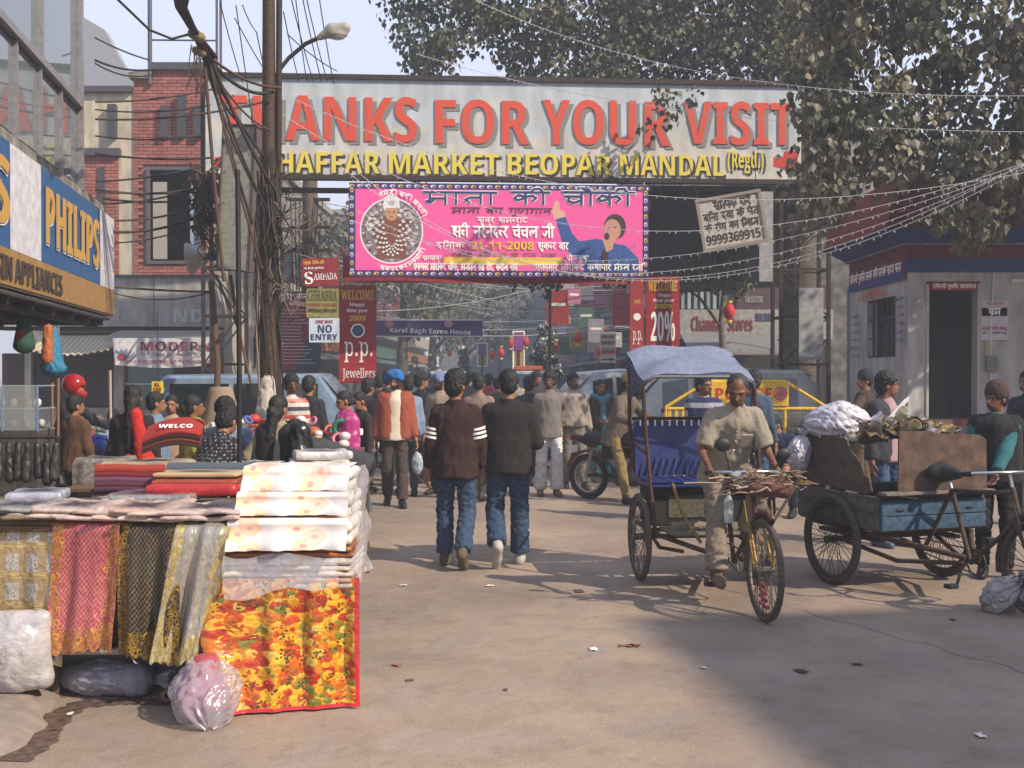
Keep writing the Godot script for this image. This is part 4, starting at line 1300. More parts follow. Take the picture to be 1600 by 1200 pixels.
	# wires climbing out of the picture over the sign
	for e in [[370, 10, 412, 300], [345, 5, 380, 130], [455, -5, 490, 128], [463, 0, 480, 128], [474, 0, 503, 128], [480, 0, 512, 128], [500, 0, 522, 132], [380, 10, 402, 52], [402, 52, 418, 122], [444, 20, 468, 128], [368, 30, 440, 150], [450, 55, 527, 112]]:
		var a := at(e[0], e[1], 15.0)
		var b := at(e[2], e[3], 17.5)
		single(Geo.new().tube(sag(Vector3.ZERO, b - a, .04, 6), .008, 5, false), "service_wire", wm[2], "thin dark wire rising past the street lamp into the sky", "cable", a, 0.0, "wires rising past the lamp")
	# loudspeaker horn on the tower
	var sp := at(296, 405, 16.0)
	var ho := thing("loudspeaker_horn", "grey horn loudspeaker pointing left below the sign box", "loudspeaker", sp)
	var tb := Transform3D(Basis(Vector3.BACK, PI * .5 + .15), Vector3.ZERO)
	part(Geo.new().lathe([Vector2(.24, .0), Vector2(.23, -.02), Vector2(.12, -.14), Vector2(.06, -.26), Vector2(.05, -.36), Vector2(0, -.36)], tb, 20), "bell", M("b4aea4", .5, "soft", 2, .1), ho)
	part(Geo.new().lathe([Vector2(.0, -.3), Vector2(.085, -.3), Vector2(.085, -.44), Vector2(0, -.44)], tb, 14), "driver", M("4d4844", .6), ho)
	part(Geo.new().tube(pv([V(.3, .0, 0), V(.55, .18, 0)]), .025, 6), "bracket", mats.steel, ho)
	# white bulb strings over the right half of the road
	var strs := [[740, 0, 20, 1640, 150, 12, .5], [650, 85, 20, 1640, 207, 13, .35], [450, 150, 17.2, 1640, 262, 13, .9], [440, 178, 17.2, 1640, 240, 12, 1.3], [520, 250, 18.5, 1640, 232, 12, 1.7], [560, 270, 18.5, 1640, 240, 12, 1.6], [560, 330, 18.6, 1640, 238, 12.2, 1.2], [550, 345, 18.6, 1640, 244, 12, .9]]
	var wire := M("cfccc8", .6)
	var bulb := M("e6e4de", .4)
	for e in strs:
		var a := at(e[0], e[1], e[2])
		var b := at(e[3], e[4], e[5])
		var st := thing("bulb_string", "string of tiny white bulbs strung from the tree to the overhead sign", "string lights", a, 0.0, "white bulb strings over the road")
		var pts := sag(Vector3.ZERO, b - a, e[6], 40)
		part(Geo.new().tube(pts, .0045, 5, false), "wire", wire, st)
		var bg := Geo.new()
		for k in range(0, 40):
			for z in 2:
				var p := pts[k].lerp(pts[k + 1], z * .5 + r4.randf() * .3)
				bg.tube(pv([p, p + V(r4.randf_range(-.02, .02), -.03, 0)]), .0045, 4)
		var bs := part(bg, "bulbs", bulb, st)
		bs.set_meta("kind", "stuff")
# ---------------------------------------------------------------- left corner shop with the slanting sign
func left_shop() -> void:
	var A := V(-4.57, 0, -9.8)
	var B := V(-5.5, 0, -15.2)
	var x := (B - A).normalized()          # along the front, away from the camera
	var out := x.cross(Vector3.UP)         # towards the road?
	if out.x < 0: out = -out
	var o := thing("corner_shop", "glass fronted corner shop with a big blue and white lettered sign", "building", V(-5.0, 0, -12.5))
	var inv := Transform3D(Basis.IDENTITY, -o.position)
	A -= out * .14; B -= out * .14
	var st := A - x * 5.0
	var L := st.distance_to(B)
	# frame for the front: local x along the front seen from the road (left to right), z outwards
	var fr := inv * Transform3D(Basis(x, Vector3.UP, x.cross(Vector3.UP)), st)
	if fr.basis.z.dot(out) < 0: fr.basis = Basis(-fr.basis.x, fr.basis.y, -fr.basis.z)
	var flip := fr.basis.x.dot(x) < 0
	var P := func(s: float, y: float, z: float) -> Vector3: return inv * (st + x * s + V(0, y, 0) + out * z)
	var face := Basis(x, Vector3.UP, out) if x.cross(Vector3.UP).dot(out) > 0 else Basis(x, Vector3.UP, out)
	var bx := func(s0: float, s1: float, y0: float, y1: float, z0: float, z1: float, m: Material, called: String, par: Node3D = o) -> MeshInstance3D:
		var g := Geo.new().box(Vector3.ZERO, V(s1 - s0, y1 - y0, z1 - z0))
		return part(g, called, m, par, Transform3D(Basis(x, Vector3.UP, out), P.call((s0 + s1) / 2, (y0 + y1) / 2, (z0 + z1) / 2)))
	var al := M("a5a2a4", .35, "soft", 1.5, .5)
	var gl := StandardMaterial3D.new()
	gl.albedo_color = Color(C("6d757c"), .82); gl.roughness = .03; gl.metallic_specular = .9; gl.transparency = BaseMaterial3D.TRANSPARENCY_ALPHA
	var GL := L - 1.75
	# body behind the glass
	bx.call(0, GL + .25, 3.9, 9.5, -4.0, -.35, M("6a6660", .9, "blotch", .6), "upper_wall")
	bx.call(0, L - 1.2, 0, 3.6, -5.0, -1.8, M("8a7d70", .9, "blotch", .6), "ground_floor_wall")
	bx.call(0, L, 3.862, 4.02, -.35, .02, mats.concrete, "ledge")
	bx.call(0, GL + .6, 9.4, 9.7, -4.0, .5, M("2c2826", .9), "roof_edge")
	# glazing: lower small panes, a sloping-looking rail, tall panes above
	var n := 11
	for k in n:
		var s0 := GL + .28 - (k + 1) * .95
		if s0 < 0: break
		bx.call(s0 + .04, s0 + .91, 4.08, 5.0, -.06, -.04, gl, "pane")
		bx.call(s0 - .035, s0 + .035, 4.02, 5.04, -.08, .0, al, "mullion")
	for k in 6:
		var s0 := GL + .28 - (k + 1) * 1.9
		if s0 < 0: break
		bx.call(s0 + .04, s0 + 1.86, 5.12, 9.3, -.06, -.04, gl, "pane")
		bx.call(s0 - .04, s0 + .04, 5.1, 9.4, -.08, .02, al, "mullion")
	bx.call(0, GL + .3, 5.02, 5.1, -.08, .04, al, "transom")
	bx.call(GL + .26, GL + .36, 4.0, 9.4, -.1, .03, al, "corner_post")
	# side return of the building towards the street beyond
	bx.call(GL + .24, GL + .3, 4.02, 9.4, -4.0, -.1, M("77746f", .8, "blotch", .8), "side_wall")
	# sign: fascia panels, lettering
	var blue := M("2b5f94", .5, "soft", .8)
	var y0 := 2.5
	var y1 := 3.86
	var ym := 2.86
	bx.call(0, L, y0, y1, .0, .12, M("7a6a54", .7), "sign_box")
	var s_of := func(px: float) -> float:     # photo column to distance along the front
		var k := (px - 800.0) / F
		# point st + x*s : X/-Z = k
		var s2 := st + out * .14
		return (-k * s2.z - s2.x) / (x.x + k * x.z)
	var cols := [[-400.0, 18.0, blue, "blue_panel"], [18.0, 66.0, M("dcdbe2", .5, "soft", .8), "white_panel"], [66.0, 158.0, blue, "blue_panel"], [158.0, 181.0, M("dcdbe2", .5, "soft", .8), "white_panel"]]
	for c in cols:
		var sa: float = maxf(0.0, s_of.call(c[0])) if c[0] > 0 else 0.0
		var sb: float = minf(L, s_of.call(c[1]))
		bx.call(sa, sb, ym, y1 - .02, .12, .135, c[2], c[3])
	var ochre := M("a8824c", .55, "soft", 1.0)
	bx.call(0, L, y0 + .02, ym - .003, .12, .135, ochre, "ochre_band")
	var gold := M("bb9246", .5)
	var word := func(s: String, px0: float, px1: float, ya: float, yb: float, m: Material, z: float) -> void:
		var a: float = s_of.call(px0)
		var b: float = s_of.call(px1)
		letters(o, s, b - a, yb - ya, m, Transform3D(Basis(x, Vector3.UP, out), P.call((a + b) / 2, (ya + yb) / 2, z)), "bold", .012)
	word.call("PHILIPS", 72, 154, 3.03, 3.64, mats.letter_white, .139); word.call("PHILIPS", 71, 153.2, 3.05, 3.66, gold, .152)
	word.call("PHILIPS", -420, 14, 3.03, 3.64, mats.letter_white, .139); word.call("PHILIPS", -421, 13, 3.05, 3.66, gold, .152)
	word.call("ASIN APPLIANCES", -18, 97, 2.56, 2.79, M("3a3028", .7), .139)
	# canopy under the sign: sheet, joists
	bx.call(0, L - .1, 2.44, 2.47, -1.6, .1, M("4a4440", .8, "blotch", 1), "canopy_sheet")
	for k in 12: bx.call(L - .4 - k * .9, L - .34 - k * .9, 2.36, 2.44, -1.6, .05, mats.steel, "joist")
	for k in 3: bx.call(0, L - .2, 2.33, 2.38, -.1 - k * .6, -.05 - k * .6, mats.steel, "purlin")
	for k in 3: bx.call(L - 1.3 - k * 3.2, L - 1.22 - k * 3.2, 0, 2.4, -1.5, -1.42, mats.steel, "prop")
	# a side street wall of dark shutters under it
	# charm bottle-green hanging bag at the left
	var hang := at(38, 520, 12.0)
	var hb := thing("hanging_bag", "green cloth bag with a red flower hung under the shop canopy", "bag", hang)
	part(soft([[0, V(0, .12, 0), V(0, -.12, 0), .07, .11], [0, V(-.08, -.15, 0), V(.08, -.15, 0), .035, .035]], .014, .03, .004, 9), "pouch", M("26503e", .8, "fine", 4), hb)
	part(Geo.new().ell(V(0, -.02, .1), V(.05, .05, .02)), "flower", M("a01c1c", .7), hb)
	part(Geo.new().tube(pv([V(0, .15, 0), V(.01, .42, 0)]), .012, 5), "cord", M("c48a2a", .7), hb)

# ---------------------------------------------------------------- brick and cream building behind
func brick_rows(x0: float, x1: float, y0: float, y1: float, z: float, holes: Array) -> Geo:
	var g := Geo.new()
	var r := RandomNumberGenerator.new(); r.seed = int(x0 * 100) + 5
	var bw := .215
	var bh := .075
	var row := 0
	var y := y0
	while y < y1 - .01:
		var x := x0 - (bw * .5 if row % 2 else 0.0)
		while x < x1:
			var a := maxf(x, x0)
			var b := minf(x + bw - .012, x1)
			var ok := b - a > .03
			for h in holes:
				if b > h[0] and a < h[1] and y + bh > h[2] and y < h[3]: ok = false
			if ok:
				var s := r.randf_range(.75, 1.15)
				g.col = Color(.33 * s, .115 * s, .095 * s)
				g.box(V((a + b) / 2, y + bh / 2 - .006, z + r.randf_range(0, .006)), V(b - a, bh - .012, .04))
			x += bw
		y += bh; row += 1
	return g
func brick_building() -> void:
	var d := 24.5
	var o := thing("brick_building", "red brick and cream building with narrow slit windows and grey fascia", "building", gnd(245, d))
	var X := func(px: float) -> float: return (px - 800.0) * d / F - o.position.x
	var Y := func(py: float) -> float: return EYE + (HZ - py) * d / F
	var bx := func(a: float, b: float, c: float, e: float, z0: float, z1: float, m: Material, called: String, par: Node3D = o) -> MeshInstance3D:   # px, px, py top, py bottom
		var x0: float = X.call(a)
		var x1: float = X.call(b)
		var y1: float = Y.call(c)
		var y0: float = Y.call(e)
		return part(Geo.new().box(V((x0 + x1) / 2, (y0 + y1) / 2, (z0 + z1) / 2), V(x1 - x0, y1 - y0, z1 - z0)), called, m, par)
	var cream := streaked("c9bfa8")
	var dk := M("45434a", .7)
	bx.call(60, 345, 135, 706, -5, -.3, M("9a9184", .9), "core_wall")
	bx.call(60, 211, 140, 435, -.3, 0, cream, "cream_wall")
	bx.call(60, 209, 137, 146, -.35, .12, dk, "coping")
	bx.call(211, 322, 112, 431, -.3, 0, M("8c6258", .9), "mortar_wall")
	bx.call(240, 338, 101, 112, -.4, .14, dk, "coping")
	bx.call(206, 236, 116, 126, -.3, .16, mats.concrete, "coping")
	var wx0: float = X.call(231)
	var wx1: float = X.call(315)
	var wy0: float = Y.call(413)
	var wy1: float = Y.call(262)
	var bricks := part(brick_rows(X.call(211), X.call(322), Y.call(431), Y.call(113), .02, [[wx0, wx1, wy0, wy1]]), "brick_courses", MV(.9), o)
	bricks.set_meta("kind", "stuff")
	var br2 := part(brick_rows(X.call(130), X.call(187), Y.call(435), Y.call(245), .02, []), "brick_courses", MV(.9), o)
	br2.set_meta("kind", "stuff")
	bx.call(130, 191, 234, 245, -.1, .16, dk, "coping")
	for e in [[173, 185, 166, 217], [255, 267, 168, 217], [281, 293, 150, 216], [306, 318, 168, 217]]:
		bx.call(e[0], e[1], e[2], e[3], .0, .16, M("3c3d45", .6), "slit_window")
	# big window
	for e in [[231, 236, 262, 413], [310, 315, 262, 413], [236, 310, 262, 267], [236, 310, 408, 413]]: bx.call(e[0], e[1], e[2], e[3], -.05, .08, M("55515a", .6), "window_frame")
	bx.call(236, 310, 267, 408, -.02, .0, M("5a6066", .15, "", 1, .2), "window_pane")
	bx.call(298, 309, 290, 405, .005, .02, M("8c9ca8", .6), "curtain")
	bx.call(240, 262, 285, 405, .005, .015, M("9c958c", .6), "curtain")
	for e in [[156, 166, 262, 330]]: bx.call(e[0], e[1], e[2], e[3], .03, .08, M("3c3d45", .4), "window_pane")
	# grey fascia with faded raised letters, coping line, awnings, shutters
	bx.call(0, 345, 435, 511, -.3, .25, streaked("a6a49e"), "fascia")
	bx.call(0, 345, 431, 435, -.3, .3, dk, "coping")
	for e in [[246, .004], [120, .004]]: bx.call(e[0], e[0] + 1, 436, 510, .25, .256, dk, "panel_joint")
	letters(o, "NDU", 1.0, .28, M("b2b0aa", .8), Transform3D(Basis.IDENTITY, V(X.call(312), Y.call(494), .252)), "bold", .006)
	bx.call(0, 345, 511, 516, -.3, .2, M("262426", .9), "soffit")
	# ground floor: dark shutters between pale piers, glass jewellery front
	bx.call(48, 178, 552, 640, -.25, -.1, M("2d2226", .7, "soft", 1), "shutter")
	for k in 14: bx.call(50, 178, 553 + k * 6, 555.5 + k * 6, -.1, -.07, M("352a2d", .6), "shutter_slat")
	for e in [[40, 50], [179, 194]]: bx.call(e[0], e[1], 545, 706, -.3, .05, streaked("b2aea6"), "pier")
	bx.call(0, 40, 552, 706, -.25, -.1, M("332422", .7), "shutter")
	bx.call(194, 268, 565, 640, -.12, -.1, M("50696c", .12, "", 1, .1), "shop_glass")
	bx.call(194, 268, 599, 601, -.09, -.06, M("bcdcdc", .4), "glass_shelf")
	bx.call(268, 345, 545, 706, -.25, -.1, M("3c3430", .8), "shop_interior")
	bx.call(194, 345, 640, 706, -.3, .02, streaked("9a9088"), "plinth")
	bx.call(40, 180, 637, 706, -.3, .1, M("9a958d", .8, "soft", 1), "plinth")
	# antenna poles on the roof
	for e in [[238, 10, 135, .05], [342, -10, 118, .03], [348, -10, 118, .03]]:
		var x0: float = X.call(e[0])
		part(Geo.new().tube(pv([V(x0, Y.call(e[2]), .1), V(x0, Y.call(e[1] - 60), .1)]), e[3], 8), "roof_pole", M("4a4852", .6), o)
	part(Geo.new().tube(pv([V(X.call(240), Y.call(66), .1), V(X.call(342), Y.call(67), .1)]), .02, 6), "roof_rail", M("4a4852", .6), o)
	# pale gable roof further back
	part(Geo.new().prism(PackedVector2Array([Vector2(-2.0, 8.0), Vector2(.1, 8.0), Vector2(-1.0, 10.0), Vector2(-2.0, 10.6)]), .3, Transform3D(Basis.IDENTITY, V(X.call(183), 0, -2.0))), "gable", M("8d9098", .8), o)
	# awnings (cloth) and the jewellery banner
	var q := pane(45, 172, 520, 548, 23.4, 23.4)
	var aw := thing("awning", "cream striped cloth awning sagging over dark shutters", "awning", q.tr.origin)
	var rows := []
	for a in 6:
		var l := PackedVector3Array()
		for b in 25:
			var u := b / 24.0
			var t := a / 5.0
			l.append(V((u - .5) * q.w, (.5 - t) * q.h - .12 * sin(u * PI) * t + (.05 * absf(sin(u * 12 * PI)) if a == 5 else 0.0), -1.0 + t * 1.1))
		rows.append(l)
	var stripe := blank(64, 16, C("b9ae98"))
	for k in 16: stripe.fill_rect(Rect2i(k * 4, 0, 2, 16), C("998d78"))
	part(Geo.new().sheet(rows, .01), "cloth", image_mat(stripe, .85), aw)
	part(Geo.new().tube(pv([V(-q.w / 2, q.h / 2, -.95), V(q.w / 2, q.h / 2 + .02, -.95)]), .03, 6), "rod", mats.steel, aw)
	var q2 := pane(172, 338, 516, 532, 23.6, 23.6)
	single(Geo.new().sheet([pv([V(-q2.w / 2, .12, -.6), V(q2.w / 2, .12, -.6)]), pv([V(-q2.w / 2, -.05, .3), V(q2.w / 2, -.05, .3)]), pv([V(-q2.w / 2, -.12, .3), V(q2.w / 2, -.12, .3)])], .02), "awning_sheet", M("9a948e", .7, "soft", 1), "flat grey awning sheet above the jewellery banner", "awning", q2.tr.origin)
	var q3 := pane(176, 336, 532, 574, 23.0, 23.0)
	var bn := thing("jewellery_banner", "sagging white cloth banner with maroon jewellery shop lettering", "banner", q3.tr.origin)
	rows = []
	for a in 7:
		var l := PackedVector3Array()
		for b in 25:
			var u := b / 24.0
			var t := a / 6.0
			l.append(V((u - .5) * q3.w * (1.0 - .06 * t), (.5 - t) * q3.h - .1 * sin(u * PI) * t * .6 + .05, .03 * sin(u * 14 + t * 2)))
		rows.append(l)
	part(Geo.new().sheet(rows, .006), "cloth", M("dedada", .8, "soft", 1), bn)
	var mar := M("7d2440", .8)
	for e in [["MODERN", .28, .97, .08, .42, "bold"], ["DESIGNER JEWELLERY HUB", .29, .9, .5, .66, "sans"], ["DEALS IN BANGLES, BEADS, POLKI, KUNDAN", .12, .96, .76, .9, "bold"]]:
		letters(bn, e[0], q3.w * (e[2] - e[1]), q3.h * (e[4] - e[3]), mar, Transform3D(Basis(Vector3.BACK, .0), V(q3.w * ((e[1] + e[2]) / 2 - .5), q3.h * (.5 - (e[3] + e[4]) / 2) + .02, .045)), e[5], .004)
	for k in 5:
		var a := -.5 + k * .32
		part(Geo.new().tube(pv([V(-.62, -.1, .045), V(-.86 + k * .11, .12 - absf(k - 2) * .02, .045)]), .018, 5, true, false, .3), "painted_finger", M("4a6a98", .8), bn, Transform3D(Basis.IDENTITY, V(-.12, 0, 0)))
	part(Geo.new().ell(V(-.86, -.06, .04), V(.1, .07, .01)), "painted_palm", M("a83838", .8), bn)

# ---------------------------------------------------------------- police booth on the right
func booth() -> void:
	var o := thing("police_booth", "white police booth with red and blue painted eaves under the tree", "building", V(8.6, 0, -18.5))
	var inv := -o.position
	var wall := streaked("b9b5b2")
	var bx := func(x0: float, x1: float, y0: float, y1: float, z0: float, z1: float, m: Material, called: String) -> MeshInstance3D:
		return part(Geo.new().box(V((x0 + x1) / 2, (y0 + y1) / 2, (z0 + z1) / 2) + inv, V(x1 - x0, y1 - y0, z1 - z0)), called, m, o)
	var X0 := 6.13
	var X1 := 11.2
	var Z0 := -17.0
	var Z1 := -19.9
	bx.call(X0 - .3, X1 + .4, 0, .9, Z1 - .3, Z0 + .3, streaked("7d7670"), "plinth")
	bx.call(X0 - .05, X1 + .1, .9, 1.0, Z1 - .05, Z0 + .07, M("6a2328", .8), "base_course")
	bx.call(X0, 6.41, 1.0, 3.28, Z0 - .2, Z0, wall, "front_wall"); bx.call(7.24, X1, 1.0, 3.28, Z0 - .2, Z0, wall, "front_wall"); bx.call(6.41, 7.24, 3.14, 3.28, Z0 - .2, Z0, wall, "lintel")
	bx.call(X0, X0 + .2, 1.0, 1.98, Z1, Z0 - .2, wall, "side_wall"); bx.call(X0, X0 + .2, 2.96, 3.28, Z1, Z0 - .2, wall, "side_wall")
	bx.call(X0, X0 + .2, 1.98, 2.96, Z0 - .55, Z0 - .2, wall, "side_wall"); bx.call(X0, X0 + .2, 1.98, 2.96, Z1, Z0 - 1.95, wall, "side_wall")
	bx.call(X0, X1, 1.0, 3.28, Z1 - .2, Z1, M("6e6a6c", .9), "back_wall"); bx.call(X1 - .2, X1, 1.0, 3.28, Z1, Z0 - .2, wall, "side_wall")
	bx.call(X0 - .03, X1 + .03, .99, 1.01, Z1, Z0 - .2, M("5a4a44", .9), "floor_slab")
	bx.call(X0 - .1, X1 + .1, 3.7, 3.8, Z1 - .1, Z0 + .1, mats.concrete, "roof_slab")
	# painted eaves: blue, red, blue, red
	bx.call(X0 - .02, X1 + .05, 3.28, 3.5, Z1, Z0 + .03, M("2c3a78", .7, "soft", 1), "blue_band")
	bx.call(X0 - .02, X1 + .05, 3.5, 3.7, Z1, Z0 + .03, M("6c1c22", .7, "soft", 1), "red_band")
	var eave := Geo.new()
	# sloping painted parapet leaning outward
	for e in [[3.7, .05, 3.92, .5, "2c3a80", "blue_fascia"], [3.92, .5, 4.7, .25, "7d2422", "red_parapet"]]:
		var g := Geo.new()
		g.quad(V(X0 - e[3], e[2], Z0 + e[3]) + inv, V(X1 + e[3], e[2], Z0 + e[3]) + inv, V(X1 + e[1], e[0], Z0 + e[1]) + inv, V(X0 - e[1], e[0], Z0 + e[1]) + inv)
		g.quad(V(X0 - e[3], e[2], Z1) + inv, V(X0 - e[3], e[2], Z0 + e[3]) + inv, V(X0 - e[1], e[0], Z0 + e[1]) + inv, V(X0 - e[1], e[0], Z1) + inv)
		part(g, e[5], M(e[4], .75, "soft", 1), o)
	bx.call(X0 - .2, X1 + .2, 4.6, 4.68, Z1, Z0 + .2, M("5a1c1c", .8), "parapet_cap")
	# door frame, small red sign over the door
	for e in [[6.41, 6.45, 1.0, 3.1], [7.2, 7.24, 1.0, 3.1]]: bx.call(e[0], e[1], e[2], e[3], Z0 - .2, Z0 + .02, M("a8a49c", .6), "door_jamb")
	bx.call(6.47, 7.2, 3.0, 3.12, Z0 + .01, Z0 + .03, M("8c2026", .7), "door_banner")
	deva(o, "dilxlI pulis sAhAyxtA", .66, .07, mats.letter_white, Transform3D(Basis.IDENTITY, V(6.835, 3.06, Z0 + .034) + inv), .14)
	bx.call(6.9, 7.15, 1.02, 1.9, Z0 - 1.5, Z0 - 1.1, M("3a3430", .8), "desk")
	bx.call(6.5, 6.7, 1.5, 2.6, Z0 - 2.4, Z0 - 2.3, M("7a7878", .7), "notice")
	# window grille on the side
	for k in 6: bx.call(X0 + .05, X0 + .08, 1.98, 2.96, Z0 - .62 - k * .24, Z0 - .59 - k * .24, mats.steel, "grille_bar")
	for y in [1.99, 2.3, 2.62, 2.93]: bx.call(X0 + .03, X0 + .055, y, y + .025, Z0 - 1.95, Z0 - .55, mats.steel, "grille_rail")
	# writing on the side wall: red and blue band above, notices
	var sb := Basis(V(0, 0, 1), Vector3.UP, V(-1, 0, 0))
	bx.call(X0 - .04, X0 - .02, 3.18, 3.52, Z1 + .05, Z0 - .05, M("6c2240", .7), "name_band")
	bx.call(X0 - .045, X0 - .04, 3.18, 3.3, Z1 + .05, Z0 - .05, M("2c3478", .7), "name_band_foot")
	var wr := func(s: String, z0: float, z1: float, y0: float, y1: float, m: Material, st: String) -> void:
		var tr := Transform3D(sb, V(X0 - .05, (y0 + y1) / 2, (z0 + z1) / 2) + inv)
		if st == "deva": deva(o, s, z1 - z0, y1 - y0, m, tr, .15)
		else: letters(o, s, z1 - z0, y1 - y0, m, tr, st, .003)
	var bl := M("50587c", .8)
	wr.call("dilxlI pulis apke liye aApke sATh sdEv", Z1 + .15, Z0 - .15, 3.3, 3.46, mats.letter_white, "deva")
	wr.call("CITIZEN FIRST", Z0 - 2.1, Z0 - 1.05, 3.06, 3.13, mats.letter_red, "bold")
	wr.call("Tsnm krol bAg pulis bUT n. 3", Z0 - 2.3, Z0 - .7, 2.96, 3.05, mats.letter_red, "deva")
	for k in 6:
		wr.call(["Police Control", "S.H.O.", "A.C.P.", "D.C.P.", "Women Cell", "P.S. K.B."][k], Z0 - .5, Z0 - .3, 2.86 - k * .13, 2.91 - k * .13, bl, "sans"); wr.call(["100", "28721", "25710", "23961", "24673", "28574"][k], Z0 - .26, Z0 - .06, 2.86 - k * .13, 2.92 - k * .13, bl, "bold")
		wr.call(["Ambulance", "Fire", "Traffic", "Hospital", "Metro", "Help"][k], Z0 - 2.7, Z0 - 2.2, 2.7 - k * .14, 2.76 - k * .14, bl, "sans")
	# fittings: conduit, meter box, tube lamp over the door
	part(Geo.new().tube(pv([V(7.4, 1.05, Z0 + .03) + inv, V(7.4, 2.4, Z0 + .03) + inv, V(7.44, 3.25, Z0 + .03) + inv]), .014, 6), "conduit", mats.white, o)
	bx.call(7.32, 7.48, 1.75, 1.98, Z0 + .005, Z0 + .09, M("6a6a68", .6), "meter_box")
	bx.call(7.7, 8.5, 3.12, 3.17, Z0 + .01, Z0 + .07, mats.white, "tube_fitting")
	# poster by the door
	var po := text_board("wall_poster", "white wall poster with a blue printed heading on the booth", 1532, 1575, 470, 531, 16.97, M("b8b2b8", .7), [["bm", .28, .72, .18, .38, mats.letter_white, "deva"], ["sAvDAn", .2, .8, .04, .12, M("a03848", .7), "deva"], ["sndigxDh vstu", .05, .95, .66, .76, M("a03848", .7), "deva"], ["koI BI lAvAris vstu", .05, .95, .8, .86, M("303050", .7), "deva"]], 0.0, "poster")
	part(Geo.new().box(V(0, .13, -.001), V(.4, .13, .002)), "blue_heading", M("303a6c", .7), po)
	single(Geo.new().box(Vector3.ZERO, V(.1, .24, .004)), "wall_notice", M("a59a6c", .8), "small yellowed paper notice stuck under the wall poster", "poster", at(1545, 543, 16.98))

# ---------------------------------------------------------------- street beyond the gate
func far_building(x0: float, z0: float, w: float, dp: float, h: float, side: int, c: String, label: String, seed_: int) -> void:
	var r := RandomNumberGenerator.new(); r.seed = seed_
	var o := thing("street_building", label, "building", V(x0, 0, z0))
	var wallm := M(c, .9, "blotch", .35)
	part(Geo.new().box(V(side * w / 2, h / 2, -dp / 2), V(w, h, dp)), "wall", wallm, o)
	part(Geo.new().box(V(side * w / 2, h + .15, -dp / 2), V(w + .3, .3, dp + .2)), "parapet", M("8a857c", .9), o)
	var storeys := int(h / 3.2)
	var fr := M("4c4640", .7)
	var gl := M("2e343a", .2)
	var pn := Geo.new().box(Vector3.ZERO, V(.04, 1.3, 1.1)).mesh()
	var pz := Geo.new().box(Vector3.ZERO, V(1.1, 1.3, .04)).mesh()
	var sill := Geo.new().box(Vector3.ZERO, V(.16, .08, 1.3)).mesh()
	var wf := Geo.new().box(Vector3.ZERO, V(.06, 1.5, 1.3)).mesh()
	for k in range(1, storeys):
		var nw := maxi(1, int(dp / 2.6))
		for q in nw:
			var z := -dp * (q + .5) / nw
			var wd := part(wf, "window", fr, o, Transform3D(Basis.IDENTITY, V(-side * .02, k * 3.2 + 1.9, z)))
			part(pn, "pane", gl, wd, Transform3D(Basis.IDENTITY, V(-side * .03, 0, 0))); part(sill, "sill", mats.concrete, wd, Transform3D(Basis.IDENTITY, V(-side * .06, -.8, 0)))
		if r.randf() < .7:
			var bc := part(Geo.new().box(V(-side * .45, k * 3.2 + .9, -dp / 2), V(.9, .14, dp * .8)), "balcony", mats.concrete, o)
			part(Geo.new().box(V(-side * .88, k * 3.2 + 1.4, -dp / 2), V(.05, .9, dp * .8)), "railing", M(["8a6a58", "9a948c", "75808a", "a09080"][r.randi() % 4], .8), bc)
		var nf := maxi(1, int(w / 3.0))
		for q in nf: part(pz, "window", gl, o, Transform3D(Basis.IDENTITY, V(side * w * (q + .5) / nf, k * 3.2 + 1.9, .0)))
	# shop fronts: sign board, awning, dark opening
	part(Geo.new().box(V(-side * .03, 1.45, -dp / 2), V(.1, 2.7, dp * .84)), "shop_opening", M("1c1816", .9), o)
	part(Geo.new().box(V(-side * .25, 3.2, -dp / 2), V(.2, .8, dp * .94)), "shop_sign", M(["8a2a30", "30508a", "b0a898", "7a6a40", "446a54", "a85a30"][r.randi() % 6], .7, "soft", .6), o)
	part(Geo.new().sheet([pv([V(0, 2.75, -.3), V(0, 2.75, -dp + .3)]), pv([V(-side * 1.2, 2.35, -.3), V(-side * 1.2, 2.35, -dp + .3)])], .04), "awning", M(["6a6660", "8a8680", "506070"][r.randi() % 3], .85, "soft", .8), o)
	# projecting signs
	for k in 3:
		var s = [.9, 1.2, .7][k]
		part(Geo.new().box(V(-side * (.5 + s * .5), r.randf_range(3.8, h * .75), -dp * (k + .6) / 3.4), V(s, s * r.randf_range(.9, 1.8), .12)), "projecting_sign", M(["b02a2c", "b8a050", "a8a49c", "406a50", "a05a78", "d0ccc4"][r.randi() % 6], .7, "soft", 1), o)
